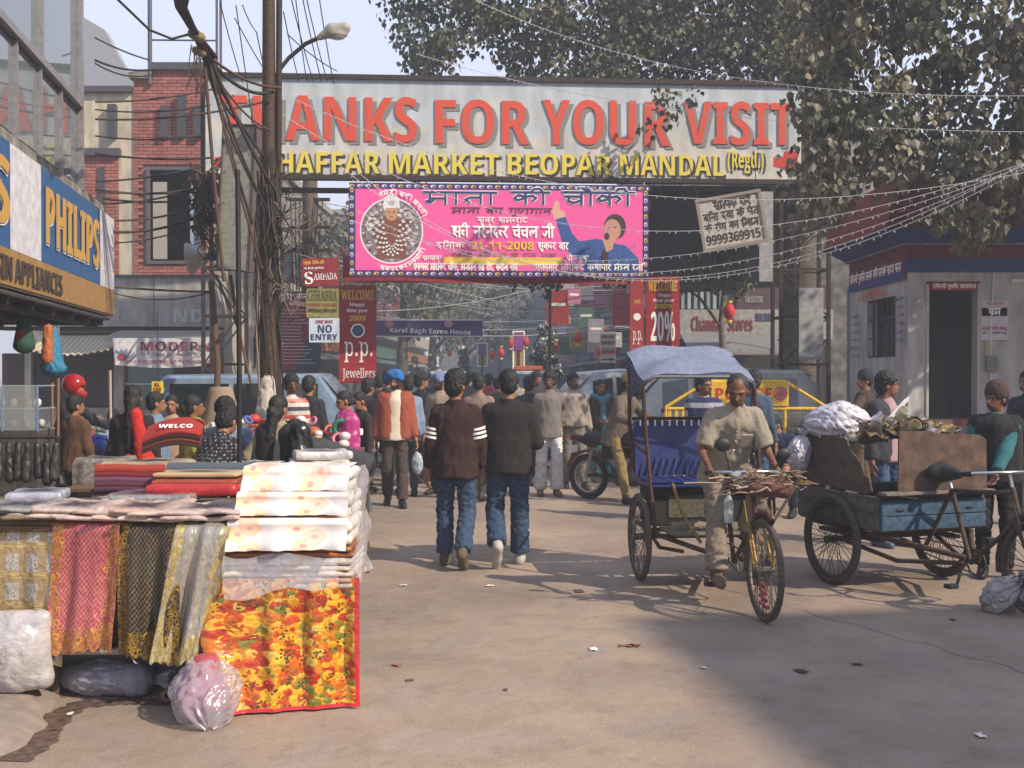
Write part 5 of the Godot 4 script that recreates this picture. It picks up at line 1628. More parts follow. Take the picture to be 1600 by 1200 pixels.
func street() -> void:
	var rl := [["9a948a", "hazy grey building with brick-pink railing beside the street's right side"], ["8a8580", "mid-grey balconied building beyond the discount banner"], ["a0907c", "tan balconied building along the right of the hazy street"], ["7d8084", "bluish grey building far down the right of the street"], ["98908a", "faint pale building deep in the street haze"], ["8a8a8a", "faintest grey building closing the right of the street"]]
	var hs := [10.5, 12.5, 11.0, 14.0, 12.0, 13.0]
	var z := -41.0
	for k in 6:
		var dp = [11.0, 12.0, 14.0, 16.0, 20.0, 26.0][k]
		far_building(6.4 - k * .12, z, 8.0, dp, hs[k], 1, rl[k][0], rl[k][1], 100 + k)
		z -= dp + .4
	var ll := [["8f8a84", "grey building behind the red jewellers banner"], ["807d7a", "hazy flat-roofed building on the street's left behind trees"], ["8c8880", "distant left building fading into haze"]]
	z = -38.0
	for k in 3:
		far_building(-9.0, z, 8.0, 24.0, [9.5, 11.0, 12.0][k], -1, ll[k][0], ll[k][1], 200 + k)
		z -= 26.0
	far_building(-8.5, -132.0, 20.0, 12.0, 15.0, 1, "8a8884", "wide faint building closing the far end of the street", 300)
	# signs stacked along the right-hand fronts
	var rs := RandomNumberGenerator.new(); rs.seed = 64
	for k in 22:
		var dd := 33.0 + (k % 6) * 2.6
		var px := 868.0 + (k % 8) * 15.0 + rs.randf_range(-4, 4)
		var sp := at(px, rs.randf_range(446, 545), dd)
		var w := rs.randf_range(.35, .8)
		var sg := thing("shop_signboard", "small shop signboard hung in the clutter along the street's right side", "sign", sp, rs.randf_range(-.3, .3), "signboards along the right side")
		part(Geo.new().box(Vector3.ZERO, V(w, w * rs.randf_range(.7, 1.6), .06)), "board", M(["a83434", "b8b4ac", "b89c4c", "4c6a58", "a86080", "8c8a94", "c0bcb8"][k % 7], .7, "soft", 1), sg)
		part(Geo.new().box(V(0, w * .12, .034), V(w * .7, w * .14, .006)), "print", M(["d8d4cc", "7a2a2a", "40342c"][k % 3], .7), sg)
		part(Geo.new().tube(pv([V(0, 0, -.04), V(1.4, .1, -.3)]), .02, 5), "bracket", mats.steel, sg)
	# shop block at the right behind the tower
	var d := 33.0
	var o := thing("shop_block", "low shop block with painted shop names seen behind the right tower", "building", gnd(1150, d))
	var X := func(px: float) -> float: return (px - 800.0) * d / F - o.position.x
	var Y := func(py: float) -> float: return EYE + (HZ - py) * d / F
	var bx := func(a: float, b: float, c: float, e: float, z0: float, z1: float, m: Material, called: String) -> void:
		part(Geo.new().box(V((X.call(a) + X.call(b)) / 2, (Y.call(c) + Y.call(e)) / 2, (z0 + z1) / 2), V(X.call(b) - X.call(a), Y.call(c) - Y.call(e), z1 - z0)), called, m, o)
	bx.call(1062, 1420, 360, 673, -6, -.3, M("7c7874", .9, "blotch", .5), "wall")
	bx.call(1062, 1300, 484, 530, -.3, .1, M("a5a09a", .8, "soft", .6), "sign_strip")
	bx.call(1150, 1300, 445, 484, -.3, .05, M("5a3c44", .8, "soft", .6), "maroon_sign")
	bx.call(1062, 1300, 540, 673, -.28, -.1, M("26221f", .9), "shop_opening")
	part(Geo.new().sheet([pv([V(X.call(1062), Y.call(522), .1), V(X.call(1205), Y.call(522), .1)]), pv([V(X.call(1062), Y.call(548), 1.6), V(X.call(1205), Y.call(548), 1.6)]), pv([V(X.call(1062), Y.call(556), 1.6), V(X.call(1205), Y.call(556), 1.6)])], .03), "awning", M("7c7a78", .8, "soft", 1), o)
	letters(o, "Chandan Stores", X.call(1175) - X.call(1080), .46, M("7a2a34", .8), Transform3D(Basis.IDENTITY, V(X.call(1127), Y.call(506), .102)), "bold", .02)
	letters(o, "SILK SAREES", X.call(1210) - X.call(1180), .24, M("404a6a", .8), Transform3D(Basis.IDENTITY, V(X.call(1194), Y.call(496), .102)), "bold", .02)
	letters(o, "TAM SILK-STORE", X.call(1192) - X.call(1164), .2, M("a8a0a0", .8), Transform3D(Basis.IDENTITY, V(X.call(1177), Y.call(468), .052)), "bold", .02)
	for k in 9: bx.call(1066 + k * 10, 1071 + k * 10, 440, 482, -.3, -.2, M("94a0a4" if k % 2 else "848a88", .7), "shutter_strip")
	bx.call(1120, 1180, 400, 440, -.3, -.24, M("30343a", .3), "window")
	# dark tarpaulin slung between the trees behind the gantry
	var tp := thing("tarpaulin", "dark blue tarpaulin roof slung behind the right end of the sign", "tarpaulin", gnd(1110, 26.0))
	var rows := []
	for a in 9:
		var l := PackedVector3Array()
		var t := a / 8.0
		for b in 13:
			var u := b / 12.0
			var dd := lerpf(23.6, 31.0, t)
			l.append(V(gnd(lerpf(1012, 1250, u), dd).x - tp.position.x, lerpf(5.75, 4.2, t) - .3 * sin(u * PI) * sin(t * PI) - .25 * (1.0 - u) * t, -dd + 26.0))
		rows.append(l)
	part(Geo.new().sheet(rows, .012), "sheet", M("1c2738", .8, "soft", 1.0), tp)
	for e in [[1014, 23.6, 5.75], [1248, 23.6, 5.75], [1016, 31.0, 4.0], [1246, 31.0, 4.2]]:
		part(Geo.new().tube(pv([gnd(e[0], e[1]) - tp.position, gnd(e[0], e[1]) + V(0, e[2], 0) - tp.position]), .04, 6), "pole", mats.steel, tp)
	# banner across the street
	var q := pane(580, 750, 499, 527, 30.0, 31.0)
	var sb := thing("street_banner", "purple cloth banner with white lettering strung across the hazy street", "banner", q.tr.origin)
	part(cloth_mesh(q.w, q.h, .05, 1.0, 20, 4), "cloth", M("6a5490", .8, "soft", 1), sb)
	letters(sb, "Karol Bagh Saree House", q.w * .72, q.h * .36, mats.letter_white, Transform3D(Basis(Vector3.BACK, -.03), V(.12, -.1, .1)), "bold", .01)
	part(Geo.new().box(V(0, -q.h * .45, .07), V(q.w * .98, .025, .01)), "border", mats.letter_white, sb); part(Geo.new().box(V(0, q.h * .46, .07), V(q.w * .98, .03, .01)), "border", mats.letter_white, sb)
	for e in [-.33, .2]: part(Geo.new().ell(V(q.w * e, q.h * .22, .08), V(.12, .1, .02)), "emblem", M("c08a90", .7), sb)
	# hanging vertical banners and lanterns
	for e in [[802, 819, 518, 575, 44.0, "7a2a78"], [746, 761, 536, 572, 58.0, "6a3080"]]:
		text_board("hanging_banner", "%s purple and ochre banner hung from a street pole" % ("larger" if e[4] < 50 else "smaller"), e[0], e[1], e[2], e[3], e[4], M("b08a40", .8), [], 0, "banner", mats.letter_white)
		var up := pane(e[0] + 1, e[1] - 1, e[2] + 2, (e[2] + e[3]) / 2, e[4] - .1, e[4] - .1)
		var hb := get_child(get_child_count() - 1) as Node3D
		part(Geo.new().box(Vector3.ZERO, V(up.w, up.h, .02)), "purple_field", M(e[5], .8), hb, Transform3D(Basis.IDENTITY, V(0, up.h * .5, .05)))
		part(Geo.new().box(V(0, -(up.tr.origin.y + up.h) / 2 , 0), V(.1, up.tr.origin.y + up.h * 1.0, .1)), "pole", mats.steel, hb)
	var lan := [[783, 551, 44], [769, 555, 46], [868, 543, 36], [939, 548, 34], [903, 527, 36], [844, 540, 35.4], [1139, 487, 27], [798, 536, 44], [822, 534, 44], [702, 552, 60], [727, 551, 60]]
	for e in lan:
		var lo := thing("paper_lantern", "oval red paper lantern hung over the street", "lantern", at(e[0], e[1], e[2]), 0.0, "red lanterns along the street")
		part(Geo.new().ell(Vector3.ZERO, V(.14, .2, .14) * (.9 if e[2] > 30 else 1.05)), "globe", M("b8241c", .7), lo)
		for sg in [-1, 1]: part(Geo.new().lathe([Vector2(.07, -.03), Vector2(.08, .03), Vector2(0, .03)], Transform3D(Basis.IDENTITY, V(0, sg * .24, 0)), 10), "cap", mats.letter_gold, lo)
		part(Geo.new().tube(pv([V(0, .25, 0), V(0, .8, 0)]), .008, 4), "cord", mats.dark, lo)
	text_board("direction_sign", "white direction sign with a black arrow on a post", 938, 962, 521, 567, 31.0, M("b9b6ae", .7), [["KAROL BAGH", .08, .92, .06, .16, mats.letter_dark, "bold"], ["MARKET", .08, .92, .26, .38, mats.letter_dark, "bold"], ["PARKING", .08, .9, .5, .6, M("386058", .7), "bold"]], 0)
	var ds := get_child(get_child_count() - 1) as Node3D
	part(Geo.new().box(V(0, -.12, .006), V(.4, .09, .01)), "red_bar", M("a03840", .7), ds)
	part(Geo.new().prism(PackedVector2Array([Vector2(-.17, -.02), Vector2(.08, -.02), Vector2(.08, -.06), Vector2(.18, 0), Vector2(.08, .06), Vector2(.08, .02), Vector2(-.17, .02)]), .006, Transform3D(Basis.IDENTITY, V(0, -.32, .008))), "arrow", mats.black, ds)
	part(Geo.new().tube(pv([V(0, -.4, -.05), V(0, -2.3, -.05)]), .035, 6), "post", mats.steel, ds)
	# strings of wires across the far street
	var r5 := RandomNumberGenerator.new(); r5.seed = 15
	for k in 34:
		var dd := r5.randf_range(28, 70)
		var a := V(-r5.randf_range(6, 8.5), r5.randf_range(3.6, 7.6), -dd)
		var b := V(r5.randf_range(4.6, 6.2), r5.randf_range(3.6, 7.8), -dd - r5.randf_range(-4, 8))
		single(Geo.new().tube(sag(Vector3.ZERO, b - a, r5.randf_range(.2, .9), 14), r5.randf_range(.01, .02), 4, false), "street_wire", M("9a9896" if k % 3 else "3c3a3a", .7), "thin wire strung across the hazy street", "cable", a, 0.0, "wires across the far street")
	# second, thicker pole behind the left tower with a transformer box
	var up2 := thing("concrete_pole", "pale concrete pole rising behind the sale sign", "pole", gnd(485, 24.0))
	part(Geo.new().lathe([Vector2(.2, 0), Vector2(.15, 8.0), Vector2(0, 8.0)], Transform3D.IDENTITY, 12), "shaft", M("7d6f60", .85, "blotch", 2), up2)
	for y in [4.4, 4.9, 5.5]: part(Geo.new().box(V(0, y, .1), V(.9, .07, .07)), "crossarm", mats.steel, up2)
	part(Geo.new().box(V(-.6, 4.1, .2), V(.5, .8, .4), Basis.IDENTITY, .03), "transformer_box", M("8a8a8c", .6, "soft", 1), up2)
	for k in 8: part(Geo.new().tube(pv([V(-.4 + k * .1, 5.5, .12), V(-.3 + k * .06, 3.0, .3 + .03 * k)]), .012, 4), "wire", mats.dark, up2)

# ---------------------------------------------------------------- trees
var leaf_mesh: ArrayMesh
func leaf_mat(c: Color) -> StandardMaterial3D:
	var m := MV(.6)
	m.albedo_color = c
	m.backlight_enabled = true; m.backlight = Color(.12, .14, .04)
	return m
func make_leaf() -> void:
	var g := Geo.new()
	var pts := [V(0, 0, 0), V(.3, -.16, .03), V(.44, -.42, .06), V(.33, -.68, .03), V(.1, -.9, 0), V(0, -1.18, -.06), V(-.1, -.9, 0), V(-.33, -.68, .03), V(-.44, -.42, .06), V(-.3, -.16, .03)]
	var c := V(0, -.45, -.04)
	for k in 10: g.tri(c, pts[(k + 1) % 10], pts[k])
	leaf_mesh = g.mesh()
func crown(o: Node3D, clumps: Array, per: int, size: float, cols: Array, r: RandomNumberGenerator, called := "crown") -> void:
	var mm := MultiMesh.new()
	mm.transform_format = MultiMesh.TRANSFORM_3D
	mm.use_colors = true
	mm.mesh = leaf_mesh
	var xf := []
	var cc := []
	for c in clumps:
		var n := int(per * c[2])
		var tint: Color = cols[r.randi() % cols.size()]
		for k in n:
			var dir := V(r.randfn(), r.randfn(), r.randfn()).normalized()
			var rr: float = c[1] * pow(r.randf(), .45)
			var p: Vector3 = c[0] + dir * rr * V(1, .85, 1)
			var b := Basis(Vector3.UP, r.randf() * TAU) * Basis(Vector3.RIGHT, r.randf_range(-.9, .6)) * Basis(Vector3.BACK, r.randf_range(-.6, .6))
			var s := size * r.randf_range(.65, 1.25)
			xf.append(Transform3D(b.scaled(Vector3.ONE * s), p))
			var v := r.randf_range(.65, 1.3)
			cc.append(Color(tint.r * v, tint.g * v * r.randf_range(.92, 1.05), tint.b * v))
	mm.instance_count = xf.size()
	for k in xf.size():
		mm.set_instance_transform(k, xf[k]); mm.set_instance_color(k, cc[k])
	var mi := MultiMeshInstance3D.new()
	mi.multimesh = mm
	mi.material_override = leaf_mat(Color.WHITE)
	mi.name = called
	o.add_child(mi, true)
	mi.set_meta("kind", "stuff")
func limb(o: Node3D, pts: Array, r0: float, r1: float, m: Material, called := "limb") -> void:
	var rr := []
	for k in pts.size(): rr.append(lerpf(r0, r1, float(k) / (pts.size() - 1)))
	part(Geo.new().tube(pv(pts), rr, 8), called, m, o)
func trees() -> void:
	make_leaf()
	var r := RandomNumberGenerator.new(); r.seed = 42
	var bark := M("6b5f52", .9, "blotch", 2.0, 0, "nfine", .6)
	var dusty := [Color(.085, .082, .04), Color(.07, .078, .034), Color(.115, .105, .06), Color(.06, .07, .03)]
	var brown := [Color(.125, .108, .06), Color(.1, .092, .05), Color(.14, .125, .08), Color(.085, .088, .045)]
	# the big tree behind the sign
	var b1 := V(6.6, 0, -25.5)
	var o := thing("peepal_tree", "large spreading tree whose crown rises behind the overhead sign", "tree", b1)
	limb(o, [V(0, 0, 0), V(.1, 3, .1), V(-.1, 6, 0), V(.2, 8.5, .4), V(.1, 12, 0)], .55, .28, bark, "trunk")
	for e in [[V(0, 6, 0), V(-1.2, 8.0, .4), V(-2.0, 9.0, 1.0), V(-4.5, 10.2, 1.2), V(-7, 10.6, 1.0)], [V(.1, 7, 0), V(.8, 8.6, 1.0), V(1.2, 9.8, 2.0), V(1.6, 11.5, 3.0)], [V(0, 6.5, .2), V(1.6, 8.0, 1.2), V(3.2, 8.6, 3.0)], [V(.2, 9, .3), V(-1.5, 11, .5), V(-3.5, 12.5, 0)], [V(-2, 9, 1), V(-2.6, 9.6, 1.2), V(-3.2, 8.8, 1.5)]]: limb(o, e, .2, .06, bark)
	var cl := []
	var low := [[575, 12], [600, 20], [630, 60], [650, 125], [715, 128], [735, 90], [790, 140], [860, 140], [1000, 150], [1060, 158], [1250, 150], [1275, 200], [1320, 200]]
	var lowy := func(px: float) -> float:
		for k in low.size() - 1:
			if px <= low[k + 1][0]: return lerpf(low[k][1], low[k + 1][1], clampf((px - low[k][0]) / (low[k + 1][0] - low[k][0]), 0, 1))
		return 200.0
	for k in 1150:
		var px := r.randf_range(590, 1330)
		var py := r.randf_range(-330, lowy.call(px) - 8)
		if px < 640 and r.randf() < .4: continue
		if px > 720 and px < 790 and py > 70 and r.randf() < .85: continue
		if px > 640 and px < 780 and py > 40 and r.randf() < .2: continue
		cl.append([at(px, py, r.randf_range(22.6, 27.5)) - b1, r.randf_range(.3, .62), r.randf_range(.6, 1.3)])
	crown(o, cl, 60, .12, dusty, r)
	# leafy sprays hanging over the front of the sign's right end
	cl = []
	for e in [[1045, 190], [1038, 165], [1050, 150], [1010, 200], [1060, 175], [1030, 145], [1080, 150]]: cl.append([at(e[0], e[1], 21.0) - b1, .24, .35])
	crown(o, cl, 45, .11, dusty, r, "spray")
	# the nearer tree at the right, trunk just out of view
	var b2 := V(10.6, 0, -15.2)
	var t2 := thing("roadside_tree", "dusty brown-leaved tree drooping over the booth roof", "tree", b2)
	limb(t2, [V(0, 0, 0), V(-.1, 2.6, 0), V(-.3, 5.0, -.2), V(-.2, 8, 0), V(.2, 11, 0)], .5, .2, bark, "trunk")
	for e in [[V(-.3, 5, -.2), V(-1.8, 6.2, -.4), V(-3.6, 6.5, -.8), V(-5.2, 6.0, -1.0)], [V(-.3, 6, -.2), V(-2.2, 7.6, 0), V(-4.5, 8.3, 0)], [V(-.2, 7, 0), V(-1.5, 8.6, 1.5), V(-3.0, 9.6, 3.0)], [V(0, 6, 0), V(1.5, 7.6, 1), V(3.5, 8.6, 1.5)], [V(-1.8, 6.2, -.4), V(-2.6, 5.2, .5), V(-3.0, 4.6, .9)]]: limb(t2, e, .16, .035, bark)
	cl = []
	var low2 := [[1240, 330], [1275, 395], [1300, 330], [1345, 310], [1400, 300], [1430, 300], [1480, 345], [1510, 402], [1545, 385], [1570, 330], [1620, 320], [1900, 330]]
	var lowy2 := func(px: float) -> float:
		for k in low2.size() - 1:
			if px <= low2[k + 1][0]: return lerpf(low2[k][1], low2[k + 1][1], clampf((px - low2[k][0]) / (low2[k + 1][0] - low2[k][0]), 0, 1))
		return 330.0
	for k in 680:
		var px := r.randf_range(1245, 1900)
		var py := r.randf_range(-130, lowy2.call(px) - 10)
		if px > 1400 and py < 170 and r.randf() < .15: continue
		var cp := at(px, py, r.randf_range(14.3, 18.0))
		if (cp - at(1143, 345, 18.4)).cross(SUN).length() < 1.15: continue
		cl.append([cp - b2, r.randf_range(.22, .5), r.randf_range(.5, 1.2)])
	crown(t2, cl, 58, .115, brown, r)
	# crown over the road edge outside the frame, on the sunward side
	cl = []
	for k in 90: cl.append([V(r.randf_range(.5, 4.5), r.randf_range(5.0, 8.5), r.randf_range(-3.0, 1.5)), r.randf_range(.5, .9), 1.6])
	crown(t2, cl, 60, .13, brown, r, "outer_crown")
	# small tree behind the rickshaw, trunk in front of the shops
	var b3 := gnd(1130, 27.5)
	var t3 := thing("young_tree", "thin tree with dark leaves standing before the shop block", "tree", b3)
	limb(t3, [V(0, 0, 0), V(.05, 1.6, 0), V(-.05, 3.0, 0), V(.1, 4.6, 0)], .13, .06, M("8a8072", .9, "blotch", 3), "trunk")
	limb(t3, [V(0, 2.8, 0), V(-.6, 3.6, .1), V(-1.2, 4.0, .2)], .05, .02, bark)
	cl = []
	for k in 26: cl.append([at(r.randf_range(1068, 1178), r.randf_range(405, 456), r.randf_range(26.8, 28)) - b3, .3, .8])
	crown(t3, cl, 40, .1, dusty, r)
	# twigs of leaves showing below the pink banner
	var b4 := gnd(862, 25.5)
	var t4 := thing("slender_tree", "slender tree with leaf sprays hanging below the pink banner", "tree", b4)
	limb(t4, [V(-.1, 0, 0), V(-.05, 2.0, 0), V(-.02, 4.8, 0)], .05, .025, M("5c5248", .9), "trunk")
	cl = []
	for e in [[840, 444], [850, 440], [862, 448], [855, 460], [870, 444], [800, 442], [825, 440], [950, 442], [965, 440], [985, 446], [1000, 452], [994, 440], [1020, 470], [1014, 486]]: cl.append([at(e[0], e[1], 24.5) - b4, .17, .5])
	crown(t4, cl, 34, .1, dusty, r)
	# hazy trees down the left of the street
	var names := ["broad grey-green tree nearest the purple street banner", "dense hazy tree behind the purple street banner", "pale hazy tree deep in the street", "faint tree closing the far street", "tall faint tree at the street's vanishing end"]
	for e in [[-4.9, 48, 4.6, 0], [-4.6, 62, 5.0, 1], [-3.6, 82, 5.2, 2], [-1.5, 120, 7.0, 3], [2.5, 150, 8.0, 4]]:
		var bb := V(e[0], 0, -e[1])
		var tt := thing("street_tree", names[e[3]], "tree", bb)
		limb(tt, [V(0, 0, 0), V(.1, 2.5, 0), V(.2, 5.0, 0), V(0, 7.5, 0)], .3, .12, bark, "trunk")
		limb(tt, [V(.1, 3.0, 0), V(1.5, 4.4, .5), V(3.0, 4.9, .5)], .12, .04, bark)
		cl = []
		for k in 110:
			var dir := V(r.randfn(), r.randfn() * .55, r.randfn()).normalized()
			cl.append([V(0, 7.0, 0) + dir * e[2] * pow(r.randf(), .5) * V(1, .75, 1), r.randf_range(.5, .9), 1.0])
		crown(tt, cl, 30, .24, [Color(.1, .1, .05), Color(.085, .09, .045), Color(.12, .115, .065)], r)
	# decorated new year firs
	var fl := ["big decorated fir with white tinsel behind the grey-shirted man", "decorated fir beside the purple hanging banner", "small tinselled fir in the street haze", "tinselled fir under the purple street banner", "faint tinselled fir near the red jewellers banner"]
	for e in [[851, 505, 34, 0], [722, 540, 52, 1], [728, 552, 60, 2], [675, 548, 56, 3], [648, 556, 62, 4]]:
		var fb := gnd(e[0], e[2])
		var fo := thing("decorated_fir", fl[e[3]], "tree", fb)
		var H = EYE + (HZ - e[1]) * e[2] / F
		limb(fo, [V(0, 0, 0), V(0, H * .9, 0)], .05, .02, bark, "trunk")
		cl = []
		for k in (230 if e[3] == 0 else 90):
			var t := pow(r.randf(), .8)
			var a := r.randf() * TAU
			var rad: float = (1.0 - t) * H * .3 + .06
			cl.append([V(cos(a) * rad * r.randf(), .35 + t * (H - .4), sin(a) * rad * r.randf()), .16, .5])
		crown(fo, cl, 40, .1, [Color(.03, .06, .035), Color(.04, .07, .04), Color(.03, .05, .03), Color(.5, .52, .5)], r)
func off_frame() -> void:
	# building standing on the sunward side of the road behind the camera: its shade falls over the near right of the road
	var o := thing("roadside_building", "plain plastered building standing across the road, outside the view", "building", V(18.3, 0, 3.3), .156)
	part(Geo.new().box(V(4, 8, 5), V(8, 16, 10)), "wall", streaked("9a9084"), o)
	part(Geo.new().box(V(4, 16.05, 5), V(8.04, .1, 10.04)), "parapet", mats.concrete, o)
# ---------------------------------------------------------------- wheels and cycles
func wheel(o: Node3D, c: Vector3, axis: Vector3, R: float, tr: float, n: int, tyre: Material, rim: Material, spoke: Material, fat := 1.0) -> void:
	var t := part(Geo.new().ring(Vector3.ZERO, axis, R - tr, tr, 36, 8, fat), "wheel", tyre, o, Transform3D(Basis.IDENTITY, c))
	part(Geo.new().ring(Vector3.ZERO, axis, R - tr * 2.1, tr * .55, 36, 6), "rim", rim, t)
	var a := axis.normalized()
	part(Geo.new().tube(pv([-a * .06, a * .06]), .028, 8), "hub", rim, t)
	var x := Vector3.UP.cross(a).normalized()
	var y := a.cross(x)
	var g := Geo.new()
	for k in n:
		var th := TAU * k / n
		var th2 := th + (.35 if k % 2 else -.35)
		g.tube(pv([(x * cos(th2) + y * sin(th2)) * .026 + a * (.045 if k % 4 < 2 else -.045), (x * cos(th) + y * sin(th)) * (R - tr * 2.1)]), .0035, 4, false)
	var s := part(g, "spokes", spoke, t)
	s.set_meta("kind", "stuff")
func bike_front(o: Node3D, fz: float, paint: Material, tyre: Material, rim: Material, bars: Material, forkm: Material) -> void:
	var R := .355
	wheel(o, V(0, R, fz), Vector3.RIGHT, R, .024, 36, tyre, rim, rim)
	var bb := V(0, .3, fz - .66)
	var ht := V(0, .86, fz - .24)
	var hl := V(0, .68, fz - .18)
	var st := V(0, .82, fz - .86)
	for e in [[bb, hl], [st, ht], [bb, st], [ht + V(0, .04, -.01), hl - V(0, .03, -.01)], [st, V(0, .36, fz - 1.15)]]: part(Geo.new().tube(pv([e[0], e[1]]), .018, 8), "frame_tube", paint, o)
	for sg in [-1, 1]:
		part(Geo.new().tube(pv([hl + V(sg * .05, -.02, .01), V(sg * .055, R + .08, fz - .03), V(sg * .055, R, fz)]), .014, 7), "fork_blade", forkm, o)
		part(Geo.new().tube(pv([V(sg * .07, R, fz), V(sg * .1, .82, fz - .14)]), .007, 6), "brace_rod", forkm, o)
	part(Geo.new().tube(pv([ht, V(0, 1.0, fz - .28), V(0, 1.0, fz - .24)]), .014, 7), "stem", bars, o)
	part(Geo.new().tube(pv([V(-.27, .985, fz - .44), V(-.25, 1.0, fz - .34), V(-.1, 1.01, fz - .24), V(.1, 1.01, fz - .24), V(.25, 1.0, fz - .34), V(.27, .985, fz - .44)]), .012, 7), "handlebar", bars, o)
	for sg in [-1, 1]: part(Geo.new().tube(pv([V(sg * .272, .985, fz - .45), V(sg * .256, .995, fz - .36)]), .018, 8), "grip", mats.rubber, o)
	# front mudguard
	var mg := PackedVector3Array()
	for k in 9:
		var a := lerpf(-.2, 2.0, k / 8.0)
		mg.append(V(0, R + sin(a) * (R + .03), fz - cos(a) * (R + .03)))
	part(Geo.new().tube(mg, .03, 6, false, false, .35), "mudguard", paint, o)
	# chainring, cranks, pedals, chain
	part(Geo.new().ring(bb + V(.05, 0, 0), Vector3.RIGHT, .095, .008, 24, 6), "chainring", rim, o)
	for sg in [-1, 1]:
		var pe := bb + V(sg * .1, -.17 * -sg, .03 * sg)
		var cr := part(Geo.new().tube(pv([bb + V(sg * .07, 0, 0), pe]), .012, 6), "crank", rim, o)
		part(Geo.new().box(pe + V(sg * .05, 0, 0), V(.09, .03, .07), Basis.IDENTITY, .006), "pedal", mats.rubber, cr)
	for y in [-.09, .09]: part(Geo.new().tube(pv([bb + V(.05, y, 0), V(.05, .36 + y * .4, fz - 1.5)]), .006, 5), "chain", mats.rust, o)
	# saddle
	part(soft([[0, V(0, .95, fz - .96), V(0, .95, fz - .78), .085, .035], [0, V(-.06, .95, fz - .98), V(.06, .95, fz - .98), .06, .06]], .014, .03), "saddle", M("2a2624", .6, "soft", 3), o)
	part(Geo.new().tube(pv([st, V(0, .92, fz - .9)]), .013, 7), "seat_post", bars, o)
	for sg in [-1, 1]: part(Geo.new().ring(V(sg * .04, .88, fz - .97), Vector3.UP, .022, .005, 10, 5), "saddle_spring", rim, o)

